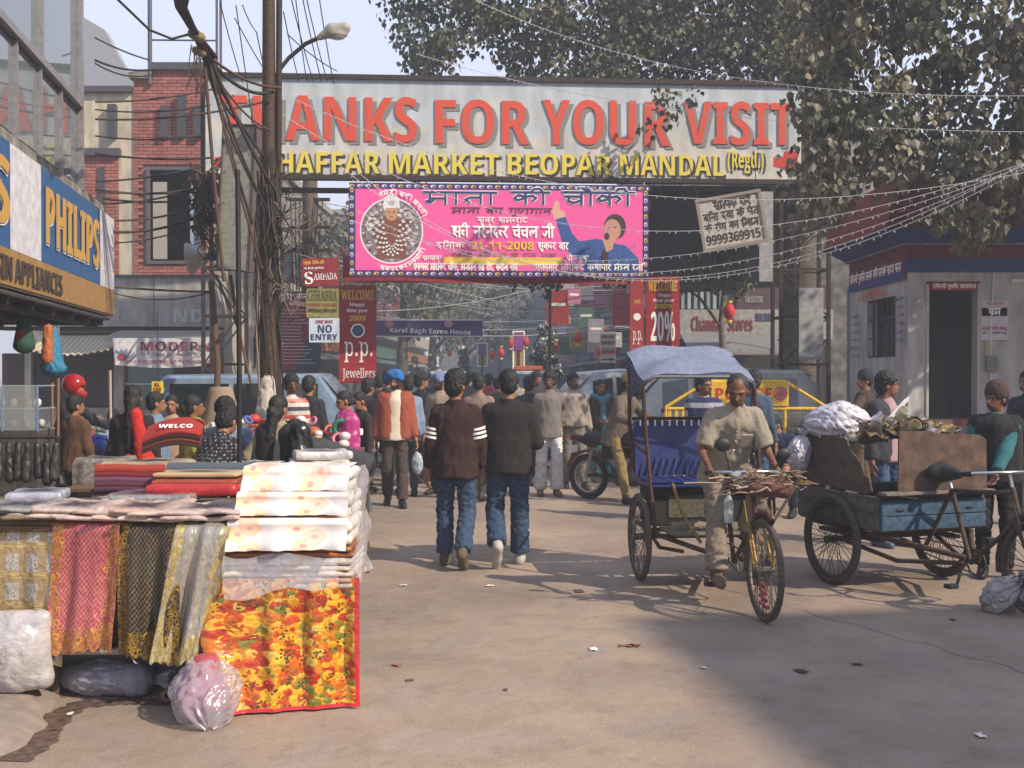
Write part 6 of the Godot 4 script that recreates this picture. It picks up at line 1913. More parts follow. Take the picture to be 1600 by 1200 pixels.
func rickshaw() -> Node3D:
	var o := thing("cycle_rickshaw", "cycle rickshaw with blue folding hood and woven blue seat", "rickshaw", V(1.55, 0, -9.12), .115)
	var tyre := M("6b5d50", .9, "blotch", 6)
	var rim := M("8d8272", .5, "blotch", 5, .5)
	var red := M("5a2f28", .7, "blotch", 4, .2)
	var rusty := M("6a4a34", .8, "blotch", 4, .2)
	var R := .36
	for sg in [-1, 1]: wheel(o, V(sg * .5, R, 0), Vector3.RIGHT, R, .024, 36, tyre, rim, rim)
	part(Geo.new().tube(pv([V(-.5, R, 0), V(.5, R, 0)]), .02, 8), "axle", rusty, o)
	bike_front(o, 1.6, red, tyre, rim, mats.chrome, M("a8843c", .5, "blotch", 5, .4))
	# chassis
	for sg in [-1, 1]:
		part(Geo.new().tube(pv([V(sg * .42, .42, -.45), V(sg * .42, .42, .35), V(sg * .2, .36, .7), V(sg * .05, .32, .95)]), .02, 7), "chassis_tube", rusty, o)
		part(Geo.new().tube(pv([V(sg * .36, .36, -.2), V(sg * .38, .3, .2), V(sg * .3, .33, .6)]), .016, 7), "spring_bar", rusty, o)
		part(Geo.new().tube(pv([V(sg * .44, .42, .3), V(sg * .46, .85, .2), V(sg * .47, 1.2, .1), V(sg * .47 - .02, 1.62, .08)]), .017, 7), "hood_post", red, o)
		part(Geo.new().tube(pv([V(sg * .47, .86, -.3), V(sg * .5, 1.3, -.38), V(sg * .45 - .03, 1.86, -.42)]), .017, 7), "hood_post", red, o)
		part(Geo.new().tube(pv([V(sg * .47, 1.05, .15), V(sg * .48, 1.12, -.32)]), .014, 7), "arm_rail", red, o)
		part(Geo.new().tube(pv([V(sg * .2, .42, .75), V(sg * .28, .6, .55), V(sg * .3, .82, .3)]), .014, 7), "support_rod", M("a8843c", .5, "blotch", 4, .5), o)
	for z in [-.4, 0.05, .4]: part(Geo.new().bar(V(-.42, .42, z), V(.42, .42, z), .03, .03), "cross_bar", rusty, o)
	# foot board with a worn mat
	part(Geo.new().box(V(0, .46, .42), V(.78, .025, .42), Basis.IDENTITY, .008), "foot_board", M("7d7466", .85, "blotch", 3), o)
	part(soft([[0, V(-.3, .49, .42), V(.25, .49, .5), .05, .04]], .016, .02, .012, 14), "floor_mat", M("8c7d6c", .9, "fine", 4), o)
	# seat box, seat and back with woven plastic straps
	part(Geo.new().box(V(0, .62, -.08), V(.86, .32, .42), Basis.IDENTITY, .012), "seat_box", M("2a2420", .8, "blotch", 3), o)
	part(Geo.new().box(V(-.14, .62, .135), V(.3, .18, .012)), "number_plate", M("6a6450", .8, "blotch", 5), o)
	var blue := M("1f2c6a", .35, "soft", 4)
	var blue2 := M("2a3c84", .35, "soft", 4)
	part(Geo.new().box(V(0, .795, -.02), V(.9, .03, .5), Basis.IDENTITY, .01), "seat_frame", blue, o)
	var g := Geo.new().box(Vector3.ZERO, V(.9, .012, .034), Basis.IDENTITY, .003).mesh()
	var g2 := Geo.new().box(Vector3.ZERO, V(.034, .012, .5), Basis.IDENTITY, .003).mesh()
	for k in 10: part(g, "seat_strap", blue if k % 2 else blue2, o, Transform3D(Basis(Vector3.BACK, 0), V(0, .822 + .004 * (k % 2), -.24 + k * .05)))
	for k in 18: part(g2, "seat_strap", blue2 if k % 2 else blue, o, Transform3D(Basis.IDENTITY, V(-.425 + k * .05, .828 + .004 * (k % 2), -.02)))
	var bk := Geo.new()
	var rows := []
	for a in 9:
		var l := PackedVector3Array()
		for b in 13: l.append(V((b / 12.0 - .5) * .94, 1.3 - a * .058, -.34 + a * .008 - .03 * sin(b / 12.0 * PI) + .006 * sin(b * 1.7 + a)))
		rows.append(l)
	part(bk.sheet(rows, .012), "seat_back", blue, o)
	for k in 16:
		part(Geo.new().tube(pv([V(-.44 + k * .058, .82, -.25), V(-.42 + k * .058, .9, -.27), V(-.4 + k * .058, .98, -.3)]), .014, 5, true, false, .4), "back_strap", blue2 if k % 2 else blue, o)
	for k in 14: part(Geo.new().box(V(-.42 + k * .064, 1.285, -.31), V(.012, .05, .01)), "lacing", mats.letter_white, o)
	part(Geo.new().tube(pv([V(-.48, 1.32, -.36), V(.48, 1.32, -.36)]), .016, 7), "back_rail", red, o)
	# hood: sloping top, side flap, front bow
	var hoodm := M("7a829a", .6, "soft", 2)
	rows = []
	for a in 9:
		var l := PackedVector3Array()
		for b in 13:
			var u := b / 12.0
			var t := a / 8.0
			l.append(V((u - .5) * .94 - .03, 1.95 - .24 * t - .07 * pow(absf(u - .5) * 2, 3.0) - .05 * sin(t * 2 * PI) * sin(u * PI) + .014 * sin(u * 9 + t * 7), -.5 + t * .62))
		rows.append(l)
	part(Geo.new().sheet(rows, .012), "hood_top", hoodm, o)
	for sg in [-1, 1]:
		rows = []
		for a in 7:
			var l := PackedVector3Array()
			for b in 7:
				var u := b / 6.0
				var t := a / 6.0
				var zt := lerpf(-.5, .1, u)
				var yt := 1.87 - .23 * u
				var lowp := V(sg * .46 - .03, 1.42 + .06 * u, lerpf(-.46, .05, u * .8))
				l.append(V(-.03 + sg * (.468 + .012 * sin(t * 9 + u * 5)), yt, zt).lerp(lowp, t * (1.0 - .55 * u)))
			rows.append(l)
		part(Geo.new().sheet(rows, .01, Vector2.ONE, sg > 0), "hood_side", M("3c4a72", .65, "soft", 2), o)
	part(Geo.new().tube(pv([V(-.49, 1.5, -.02), V(-.5, 1.62, .1), V(-.4, 1.68, .13), V(.34, 1.68, .13), V(.44, 1.62, .1), V(.46, 1.4, -.02)]), .014, 7), "hood_bow", M("6a6a70", .5, "", 1, .4), o)
	# bits on the handlebar: mirrors, lamp, bundle of cane
	for e in [[-.2, 1.2, 1.3, .05], [.24, 1.13, 1.32, .045]]:
		part(Geo.new().ell(V(e[0], e[1], e[2]), V(e[3] * 1.15, e[3], .022)), "mirror", mats.black, o)
		part(Geo.new().tube(pv([V(e[0] * .7, 1.0, 1.3), V(e[0], e[1], e[2])]), .006, 5), "mirror_stalk", mats.black, o)
	part(Geo.new().lathe([Vector2(0, .03), Vector2(.045, .02), Vector2(.05, -.02), Vector2(.02, -.06), Vector2(0, -.06)], Transform3D(Basis(Vector3.RIGHT, PI / 2), V(-.14, .98, 1.42)), 14), "headlamp", mats.chrome, o)
	var r := RandomNumberGenerator.new(); r.seed = 5
	var cane := [M("8d7862", .9), M("6e5a48", .9), M("a08c74", .9)]
	for k in 46:
		var a := V(r.randf_range(-.2, .25), r.randf_range(.88, 1.0), r.randf_range(1.36, 1.5))
		var pts := PackedVector3Array([a])
		for q in 4: pts.append(pts[-1] + V(r.randf_range(-.13, .13), r.randf_range(-.035, .035), r.randf_range(-.05, .05)))
		part(Geo.new().tube(pts, .006, 4), "cane_strip", cane[k % 3], o)
	part(soft([[0, V(-.02, .91, 1.43), V(.2, .9, 1.43), .06, .07]], .014, .02, .012, 18), "cloth_roll", M("6d4a40", .9, "fine", 4), o)
	# water bottle tied to the frame
	part(Geo.new().lathe([Vector2(0, .0), Vector2(.035, 0), Vector2(.035, .16), Vector2(.014, .2), Vector2(.014, .23), Vector2(0, .23)], Transform3D(Basis.IDENTITY, V(-.1, .62, 1.12)), 12), "bottle", glass("c8d0d4", .45), o)
	# red plastic beads on the front spokes
	for k in 12:
		var a := -2.1 + k * .07
		part(Geo.new().ell(V(.0, .36 + sin(a) * (.12 + k % 4 * .045), 1.6 + cos(a) * (.12 + k % 4 * .045)), V(.014, .016, .016)), "spoke_bead", M("b03448", .5), o)
	return o

func cart() -> void:
	var o := thing("garbage_cart", "tricycle cart with blue wooden box and brown plywood boards, heaped with rubbish", "cart", V(3.1, 0, -9.05), .325)
	var tyre := M("5c5048", .9, "blotch", 6)
	var rim := M("5c5048", .6, "blotch", 5, .4)
	var fr := M("5a4638", .8, "blotch", 4, .1)
	for sg in [-1, 1]: wheel(o, V(sg * .54, .37, 0), Vector3.RIGHT, .37, .03, 36, tyre, rim, rim)
	part(Geo.new().tube(pv([V(-.54, .37, 0), V(.54, .37, 0)]), .022, 8), "axle", fr, o)
	bike_front(o, 1.62, fr, tyre, rim, mats.chrome, fr)
	for sg in [-1, 1]:
		part(Geo.new().tube(pv([V(sg * .4, .46, -.45), V(sg * .4, .44, .5), V(sg * .04, .34, .95)]), .022, 7), "chassis_tube", fr, o)
		part(Geo.new().tube(pv([V(sg * .46, .37, 0), V(sg * .3, .26, .5), V(sg * .06, .3, .95)]), .018, 7), "stay", fr, o)
		part(Geo.new().bar(V(sg * .36, .4, -.4), V(sg * .36, .4, .4), .06, .03), "leaf_spring", fr, o)
	for z in [-.4, 0.0, .4]: part(Geo.new().bar(V(-.42, .47, z), V(.42, .47, z), .05, .04), "cross_bar", fr, o)
	part(Geo.new().tube(pv([V(.05, .36, .1), V(.05, .3, .95)]), .007, 5), "chain", mats.rust, o)
	var blue := M("41607c", .85, "blotch", 3.5)
	var grey := M("6a645e", .85, "blotch", 2)
	var ply := M("6b5142", .85, "blotch", 1.6, 0, "nfine", .3)
	# low box of boards
	for k in 2:
		part(Geo.new().box(V(0, .555 + k * .115, .56), V(.98, .108, .03), Basis.IDENTITY, .004), "front_plank", blue, o)
		for sg in [-1, 1]: part(Geo.new().box(V(sg * .49, .565 + k * .13, 0), V(.03, .124, 1.08), Basis.IDENTITY, .004), "side_plank", grey, o)
		part(Geo.new().box(V(0, .56 + k * .13, -.55), V(.98, .124, .03), Basis.IDENTITY, .004), "back_plank", grey, o)
	part(Geo.new().box(V(0, .5, 0), V(.96, .03, 1.08)), "floor_board", mats.wood, o)
	part(Geo.new().box(V(0, .79, .6), V(1.02, .025, .1), Basis.IDENTITY, .004), "front_ledge", M("85786c", .8, "blotch", 3), o)
	for sg in [-1, 1]: part(Geo.new().tube(pv([V(sg * .36, .66, .58), V(sg * .3, .66, .585)]), .008, 5), "latch", mats.rust, o)
	# tall plywood boards with broken edges
	var side := PackedVector2Array([Vector2(-.55, .0), Vector2(-.62, .38), Vector2(-.5, .41), Vector2(-.1, .4), Vector2(.06, .38), Vector2(.1, .3), Vector2(.2, .24), Vector2(.27, .12), Vector2(.34, .1), Vector2(.38, .0), Vector2(.3, -.03)])
	part(Geo.new().prism(side, .014, Transform3D(Basis(V(0, 0, 1), Vector3.UP, V(-1, .12, 0)), V(-.5, .8, .08))), "side_board", M("665040", .85, "blotch", 1.5), o)
	var fb := PackedVector2Array([Vector2(-.42, 0), Vector2(-.4, .46), Vector2(-.1, .455), Vector2(-.08, .44), Vector2(.36, .42), Vector2(.42, .38), Vector2(.42, 0)])
	part(Geo.new().prism(fb, .016, Transform3D(Basis(Vector3.RIGHT, -.03), V(.08, .805, .57))), "front_board", ply, o)
	part(Geo.new().box(V(.22, 1.2, .2), V(.52, .26, .016), Basis(Vector3.RIGHT, -.05)), "inner_board", ply, o)
	part(Geo.new().box(V(.5, .95, 0), V(.016, .4, .9)), "far_side_board", ply, o)
	# padlock
	part(Geo.new().ring(V(.16, .86, 1.44), Vector3.BACK, .02, .005, 12, 5), "padlock", mats.chrome, o)
	# rubbish: each scrap its own thing
	var r := RandomNumberGenerator.new(); r.seed = 19
	var tf := o.transform
	var bagm := M("cfcad2", .35, "soft", 3, 0, "ncloth", .5)
	var wb := single(pleated(.62, .2, .85, 3), "rubbish_bag", bagm, "bulging white plastic bag at the corner of the rubbish cart", "bag", tf * V(-.3, 1.3, -.2), o.rotation.y + .9)
	wb.rotation.z = .2
	var wb2 := single(pleated(.36, .13, .8, 8), "rubbish_bag", bagm, "small white plastic bag drooping outside the cart's side board", "bag", tf * V(-.6, 1.06, -.36), 0)
	wb2.rotation = V(-1.4, 1.0, 0)
	var kinds := [["crumpled_paper", "crumpled grey-brown paper", "paper", ["9c938a", "8a7d70", "b0a698"]], ["plastic_wrap", "dirty clear plastic wrapper", "wrapper", ["a8a49c", "8c8878", "b4ac9c"]], ["cardboard_scrap", "folded tan cardboard scrap", "cardboard", ["8c7048", "a08458", "74603c"]]]
	for k in 44:
		var ka: Array = kinds[k % 3]
		var u := r.randf_range(-.4, .36)
		var z := r.randf_range(-.45, .45)
		var y := 1.14 + .15 * cos(u * 2.6) * cos(z * 2.2) + r.randf_range(-.05, .04)
		if z > .25 and u < -.2: y -= .1
		var s := r.randf_range(.05, .11)
		var rows := []
		for a in 6:
			var l := PackedVector3Array()
			for b in 6: l.append(V((b - 2.5) * s * .5, r.randf_range(-.4, .6) * s, (a - 2.5) * s * .45))
			rows.append(l)
		var q := single(Geo.new().sheet(rows, .003), ka[0], M(ka[3][r.randi() % 3], .7 if ka[0] != "plastic_wrap" else .25, "soft", 4), ka[1] + " heaped in the tricycle cart", ka[2], tf * V(u, y, z), r.randf() * 6, "rubbish heaped in the cart")
		q.rotation.x = r.randf_range(-1, 1)
	for e in [[-.16, 1.13, .42, "b9b5b0"], [.1, 1.36, .0, "c9c4b4"], [-.02, 1.26, .3, "a89878"]]:
		single(Geo.new().lathe([Vector2(0, 0), Vector2(.03, 0), Vector2(.042, .09), Vector2(.045, .092), Vector2(.03, .004)], Transform3D(Basis(Vector3.RIGHT, 1.0), Vector3.ZERO), 12), "paper_cup", M(e[3], .7), "discarded paper cup lying on the cart's rubbish", "cup", tf * V(e[0], e[1], e[2]), .4, "cups on the rubbish")
	single(Geo.new().prism(PackedVector2Array([Vector2(-.02, 0), Vector2(.03, 0), Vector2(.2, .16), Vector2(.21, .2), Vector2(.16, .17)]), .01), "plastic_strip", M("c8c4c4", .4), "pointed white plastic strip sticking up from the rubbish", "plastic", tf * V(.04, 1.32, -.05), .3)
	var ws := single(pleated(.42, .17, .8, 6), "white_sack", M("a9a4a4", .6, "soft", 3), "white woven sack slumped against the cart's front wheel", "sack", tf * V(.02, .13, 1.3), .6)
	ws.rotation.x = -.7

func motorbike(label: String, at_: Vector3, turn: float, tank: Material, trim: Material) -> void:
	var o := thing("motorcycle", label, "motorcycle", at_, turn)
	var rb := M("1e1c1b", .85)
	var ch := M("9a9894", .35, "", 1, .7)
	for z in [-.62, .66]:
		wheel(o, V(0, .31, z), Vector3.RIGHT, .31, .045, 20, rb, ch, ch)
	for sg in [-1, 1]:
		part(Geo.new().tube(pv([V(sg * .08, .31, .66), V(sg * .08, .95, .42)]), .024, 8), "fork_leg", ch, o)
		part(Geo.new().tube(pv([V(sg * .1, .33, -.6), V(sg * .11, .68, -.5)]), .028, 8), "shock", ch, o)
		part(Geo.new().tube(pv([V(sg * .09, .34, -.62), V(sg * .1, .34, 0)]), .018, 7), "swing_arm", rb, o)
		part(Geo.new().tube(pv([V(sg * .1, 1.0, .4), V(sg * .36, 1.06, .28)]), .012, 7), "handlebar", rb, o)
		part(Geo.new().tube(pv([V(sg * .2, 1.04, .34), V(sg * .28, 1.2, .36)]), .006, 5), "mirror_stalk", rb, o)
		part(Geo.new().ell(V(sg * .29, 1.22, .36), V(.05, .035, .014)), "mirror", rb, o)
		part(Geo.new().box(V(sg * .14, .66, -.18), V(.02, .18, .3), Basis.IDENTITY, .008), "side_panel", tank, o)
		part(Geo.new().tube(pv([V(sg * .12, .3, .05), V(sg * .24, .29, .05)]), .018, 6), "foot_peg", rb, o)
	part(soft([[0, V(0, .86, .1), V(0, .84, .34), .13, .12], [0, V(0, .8, -.05), V(0, .82, .1), .08, .12]], .02, .04), "fuel_tank", tank, o)
	part(soft([[0, V(0, .82, -.1), V(0, .84, -.6), .1, .09], [0, V(-.05, .82, -.2), V(-.05, .85, -.6), .07, .06], [0, V(.05, .82, -.2), V(.05, .85, -.6), .07, .06]], .02, .03), "seat", M("1a191a", .6), o)
	part(soft([[0, V(0, .78, -.55), V(0, .84, -.85), .08, .04]], .016, .02), "tail_cowl", tank, o)
	part(Geo.new().box(V(0, .83, -.88), V(.12, .07, .04), Basis.IDENTITY, .01), "tail_lamp", M("a01818", .3), o)
	part(Geo.new().box(V(0, .68, -.86), V(.18, .1, .01)), "number_plate", mats.letter_white, o)
	part(soft([[0, V(0, .34, .1), V(0, .46, .16), .13, .1], [0, V(0, .3, -.12), V(0, .34, .1), .1, .12]], .02, .03), "engine", M("5a5856", .5, "", 1, .5), o)
	part(Geo.new().tube(pv([V(.14, .3, .12), V(.16, .24, -.1), V(.17, .32, -.75)]), .045, 8), "exhaust", ch, o)
	for e in [[V(0, .95, .4), V(0, .5, .3)], [V(0, .5, .3), V(0, .22, .1)], [V(0, .88, .3), V(0, .74, -.6)]]: part(Geo.new().tube(pv(e), .022, 7), "frame_tube", rb, o)
	part(Geo.new().ell(V(0, .93, .54), V(.09, .09, .07)), "headlamp", ch, o)
	for z in [.66, -.62]:
		var mg := PackedVector3Array()
		for k in 9:
			var a := lerpf(.4, 2.6, k / 8.0)
			mg.append(V(0, .31 + sin(a) * .35, z - cos(a) * .35))
		part(Geo.new().tube(mg, .06, 6, false, false, .35), "mudguard", trim, o)

# st: list of [z, y bottom, y belt, y top, half width bottom, half width belt, half width top]
func car(called: String, label: String, at_: Vector3, turn: float, paint: Material, st: Array, wheels: Array, wins: Array, cat := "car") -> Node3D:
	var o := thing(called, label, cat, at_, turn)
	var rows := []
	for s in st:
		var l := PackedVector3Array()
		var half := [V(s[4] * .9, s[1], s[0]), V(s[4], s[1] + .12, s[0]), V(s[5], s[2] - .16, s[0]), V(s[5] * .985, s[2], s[0]), V(lerpf(s[5], s[6], .92), lerpf(s[2], s[3], .88), s[0]), V(s[6] * .82, s[3] - .012, s[0]), V(0, s[3], s[0])]
		for k in 7: l.append(half[k])
		for k in 6: l.append(half[5 - k] * V(-1, 1, 1))
		rows.append(l)
	part(Geo.new().sheet(rows), "body", paint, o)
	for e in [0, rows.size() - 1]:
		var g := Geo.new()
		var c := V(0, (st[e][1] + st[e][3]) / 2, st[e][0])
		for k in 13:
			if e == 0: g.tri(c, rows[e][(k + 1) % 13], rows[e][k])
			else: g.tri(c, rows[e][k], rows[e][(k + 1) % 13])
		part(g, "end_panel", paint, o)
	var gl := M("1b2226", .06)
	gl.metallic_specular = .8
	var at_z := func(z: float) -> Array:
		for k in st.size() - 1:
			if z <= st[k + 1][0] or k == st.size() - 2:
				var t: float = clampf((z - st[k][0]) / (st[k + 1][0] - st[k][0]), 0, 1)
				var out := []
				for q in 7: out.append(lerpf(st[k][q], st[k + 1][q], t))
				return out
		return st[0]
	for w in wins:     # [z0, z1] side windows
		for sg in [-1, 1]:
			var g := Geo.new()
			var a: Array = at_z.call(w[0])
			var b: Array = at_z.call(w[1])
			var ps := []
			for e in [[a, .1], [a, .86], [b, .86], [b, .1]]:
				var q: Array = e[0]
				ps.append(V(sg * (lerpf(q[5] * .985, q[6], e[1]) + .016), lerpf(q[2], q[3], e[1] * .92), w[0] if e[0] == a else w[1]))
			if sg > 0: g.quad(ps[1], ps[2], ps[3], ps[0])
			else: g.quad(ps[2], ps[1], ps[0], ps[3])
			part(g, "side_window", gl, o)
	# windscreen and rear glass follow the steep stations: [index of lower, index of upper]
	for e in [[st.size() - 3, st.size() - 4, .012], [1, 2, -.012]]:
		var a: Array = st[e[0]]
		var b: Array = st[e[1]]
		var g := Geo.new()
		g.quad(V(-b[6] * .84, b[3] - .05, b[0] + e[2] * 4), V(b[6] * .84, b[3] - .05, b[0] + e[2] * 4), V(a[6] * .84, a[3] + .05, a[0] + e[2] * 2), V(-a[6] * .84, a[3] + .05, a[0] + e[2] * 2))
		part(g, "windscreen" if e[2] > 0 else "rear_window", gl, o)
	for z in wheels:
		for sg in [-1, 1]:
			var wx: float = st[2][5] - .07
			var tr := Transform3D(Basis(Vector3.BACK, PI / 2), V(sg * wx, .3, z))
			var w := part(Geo.new().lathe([Vector2(.16, -.1), Vector2(.28, -.1), Vector2(.3, -.07), Vector2(.3, .07), Vector2(.28, .1), Vector2(.16, .1)], tr, 22), "wheel", mats.rubber, o)
			part(Geo.new().lathe([Vector2(0, -.08), Vector2(.16, -.1), Vector2(.16, .1), Vector2(0, .08)], tr, 18), "rim", M("8a8a8c", .4, "", 1, .6), w)
	for sg in [-1, 1]:
		var f: Array = st[st.size() - 1]
		part(Geo.new().ell(V(sg * f[5] * .72, lerpf(f[1], f[3], .62), f[0]), V(.13, .08, .05)), "headlamp", M("c8ccd0", .1), o)
		var bk: Array = st[0]
		part(Geo.new().box(V(sg * bk[5] * .82, lerpf(bk[1], bk[3], .55), bk[0] - .01), V(.12, .26, .03), Basis.IDENTITY, .01), "tail_lamp", M("8a1a1a", .3), o)
		part(Geo.new().box(V(sg * (st[2][5] + .01), .55, 0), V(.02, .05, 2.2)), "side_trim", M("2a2a2c", .7), o)
	part(Geo.new().box(V(0, .42, st[-1][0] + .03), V(st[-1][5] * 1.9, .16, .1), Basis.IDENTITY, .03), "bumper", M("3c3e42", .6), o)
	part(Geo.new().box(V(0, .42, st[0][0] - .03), V(st[0][5] * 1.9, .16, .1), Basis.IDENTITY, .03), "bumper", M("3c3e42", .6), o)
	return o
func vehicles() -> void:
	var van := [[-1.65, .28, .95, 1.5, .66, .7, .6], [-1.6, .25, .98, 1.62, .7, .72, .62], [-1.5, .24, 1.0, 1.7, .72, .74, .63], [.85, .24, 1.0, 1.72, .72, .74, .63], [1.35, .24, .98, 1.05, .72, .73, .62], [1.62, .26, .9, .94, .7, .71, .58], [1.72, .3, .8, .84, .64, .66, .5]]
	var silver := M("8fa3b8", .28, "soft", .8, .35)
	car("van", "silver-blue van parked side-on behind the left stalls", gnd(425, 17.3), PI / 2 - .02, silver, van, [-1.05, 1.1], [[-1.4, -.5], [-.42, .35], [.42, .86]], "van")
	var suv := [[-1.95, .35, 1.0, 1.55, .74, .8, .62], [-1.9, .32, 1.02, 1.62, .78, .82, .64], [-1.7, .3, 1.05, 1.78, .8, .84, .66], [-.2, .3, 1.05, 1.82, .8, .84, .68], [.55, .3, 1.03, 1.76, .8, .84, .66], [1.15, .32, 1.0, 1.08, .8, .82, .66], [1.95, .36, .92, .98, .76, .78, .6], [2.05, .42, .8, .86, .7, .72, .5]]
	var pale := M("9fa5a8", .3, "soft", .8, .3)
	car("parked_car", "pale silver estate car with roof rails behind the uniformed men", gnd(952, 23.0), -PI / 2 + .25, pale, suv, [-1.25, 1.3], [[-1.6, -.75], [-.65, .1], [.18, .6]])
	car("parked_car", "cream-silver jeep half hidden by the rickshaw hood", gnd(1085, 18.8), -PI / 2 - .06, M("a3a49c", .3, "soft", .8, .25), suv, [-1.25, 1.3], [[-1.6, -.75], [-.65, .1], [.18, .6]])
	var sed := [[-2.0, .35, .85, .9, .7, .76, .6], [-1.9, .3, .9, .98, .76, .8, .64], [-1.25, .28, .92, 1.05, .78, .82, .64], [-.7, .28, .93, 1.46, .78, .82, .58], [.35, .28, .93, 1.5, .78, .82, .58], [1.05, .28, .92, 1.0, .78, .82, .66], [1.9, .32, .82, .9, .74, .78, .6], [2.0, .38, .7, .78, .68, .7, .5]]
	var whitep := M("b9bcc0", .3, "soft", .8)
	for e in [[640, 40, .2, "white rounded car roof seen behind the crowd near the jewellers banner"], [762, 42, -.15, "white rounded car roof behind the crowd in the street's middle"], [700, 37, .05, "grey-white car low behind the turbaned man"]]:
		car("parked_car", e[3], gnd(e[0], e[1]), e[2], whitep, sed if e[1] != 37 else suv, [-1.25, 1.3], [[-.62, .3]] if e[1] != 37 else [[-1.6, -.75], [-.65, .1]])
	var taxi := car("parked_car", "white taxi with green windows and orange roof box facing the camera", gnd(826, 31), .05, whitep, suv, [-1.25, 1.3], [[-1.6, -.75], [-.65, .1]])
	part(Geo.new().box(V(0, 1.88, -.1), V(.8, .12, .3), Basis.IDENTITY, .02), "roof_sign", M("a8502c", .6), taxi)
	motorbike("red-trimmed black motorcycle ridden by the khaki policeman", gnd(982, 14.6), .95, M("2a1416", .3), M("5a1c20", .3))
	motorbike("blue motorcycle standing beside the man in the brown jacket", gnd(122, 13.4), 1.45, M("1d2c6c", .25), M("23306c", .3))

func barricade() -> void:
	var d := 16.0
	var a := gnd(1040, d)
	var b := gnd(1292, d)
	var o := thing("police_barricade", "yellow steel police barricade with mesh panel behind the rickshaw", "barricade", (a + b) / 2)
	var w := a.distance_to(b)
	var ym = mats.yellow
	var pole := func(p: Vector3, q: Vector3, r := .025) -> void: part(Geo.new().tube(pv([p, q]), r, 7), "rail", ym, o)
	for sg in [-1, 1]:
		pole.call(V(sg * w / 2, .12, 0), V(sg * w / 2, 1.22, 0)); pole.call(V(sg * w / 2, 1.22, 0), V(sg * w * .24, 1.6, 0)); pole.call(V(sg * w * .24, .12, 0), V(sg * w * .24, 1.6, 0))
		pole.call(V(sg * w * .4, .04, -.35), V(sg * w * .4, .04, .35)); pole.call(V(sg * w * .4, .04, .3), V(sg * w * .4, .55, 0)); pole.call(V(sg * w * .4, .04, -.3), V(sg * w * .4, .55, 0))
		for z in [-.3, .3]: part(Geo.new().ring(V(sg * w * .4, .06, z), Vector3.RIGHT, .04, .02, 12, 6), "caster", mats.rubber, o)
	pole.call(V(-w / 2, .14, 0), V(w / 2, .14, 0)); pole.call(V(-w / 2, .55, 0), V(w / 2, .55, 0)); pole.call(V(-w / 2, 1.2, 0), V(w / 2, 1.2, 0)); pole.call(V(-w * .24, 1.6, 0), V(w * .24, 1.6, 0))
	part(Geo.new().box(V(w * .02, 1.42, .03), V(w * .48, .36, .02), Basis.IDENTITY, .004), "name_plate", ym, o)
	letters(o, "POLICE", .82, .17, M("b02820", .6), Transform3D(Basis.IDENTITY, V(-.04, 1.42, .042)), "bold", .006)
	var em := part(Geo.new().lathe([Vector2(0, .006), Vector2(.1, .006), Vector2(.1, 0)], Transform3D(Basis(Vector3.RIGHT, PI / 2), V(.49, 1.42, .042)), 20), "emblem", M("a82a24", .6), o)
	for k in 3: part(Geo.new().ring(V(.49, 1.42, .05), Vector3.BACK, .03 + .024 * k, .004, 18, 4), "emblem_mark", M("c8b0c0", .6), em)
	# mesh in the middle, vertical slats at the left
	var g := Geo.new()
	for k in 30: g.tube(pv([V(-.5 + k * .055, .56, .0), V(-.5 + k * .055, 1.19, .0)]), .004, 4, false)
	for k in 12: g.tube(pv([V(-.5, .58 + k * .053, .0), V(1.1, .58 + k * .053, 0)]), .004, 4, false)
	var ms := part(g, "wire_mesh", M("5a5030", .7), o)
	ms.set_meta("kind", "stuff")
	for k in 6: part(Geo.new().box(V(-w / 2 + .06 + k * .1, .9, 0), V(.05, .62, .02)), "slat", ym, o)
	part(Geo.new().box(V(-w / 2 + .42, .88, .02), V(.07, .12, .02)), "reflector", M("d86020", .4), o)
	part(Geo.new().box(V(w / 2 - .2, 1.02, .03), V(.24, .2, .02), Basis(Vector3.BACK, .4)), "warning_triangle", M("c86a24", .6), o)
	part(Geo.new().tube(pv([V(w / 2 - .32, .6, .05), V(w / 2 - .32, .1, .3)]), .02, 6), "stand_leg", ym, o)
	# low bench in front of it
	var be := thing("metal_bench", "low dark bench standing before the barricade", "bench", gnd(1225, 13.6))
	part(Geo.new().box(V(0, .44, 0), V(.95, .04, .34), Basis.IDENTITY, .008), "seat", M("3c4248", .6, "soft", 2), be)
	for sx in [-1, 1]:
		for sz in [-1, 1]: part(Geo.new().tube(pv([V(sx * .4, .43, sz * .13), V(sx * .45, 0, sz * .16)]), .015, 6), "leg", mats.steel, be)
	var pr := at(1262, 728, 11.2)
	single(Geo.new().tube(pv([Vector3.ZERO, floor_at(1208, 818) - pr]), .017, 8), "steel_pipe", M("8a8884", .5, "soft", 3, .4), "grey steel pipe leaning against the bench end", "pipe", pr)
	# sandbags and sacks piled by the booth
	var r := RandomNumberGenerator.new(); r.seed = 8
	for k in 14:
		var p := gnd(1245 + (k % 5) * 22, 17.6 + .12 * (k % 3)) + V(r.randf_range(-.06, .06), .16 + .27 * (k / 5), 0)
		var s := single(soft([[0, V(-.22, 0, 0), V(.22, 0, 0), .15, .14], [0, V(-.3, 0, 0), V(.3, .02, 0), .09, .09]], .03, .05, .02, 8, k), "sandbag", M(["5a5648", "4c4a44", "6a6250"][k % 3], .9, "fine", 3), "dull olive sandbag in the heap between barricade and booth", "sandbag", p, r.randf_range(-.4, .4), "sandbags beside the booth")
		s.rotation.z = r.randf_range(-.2, .2)

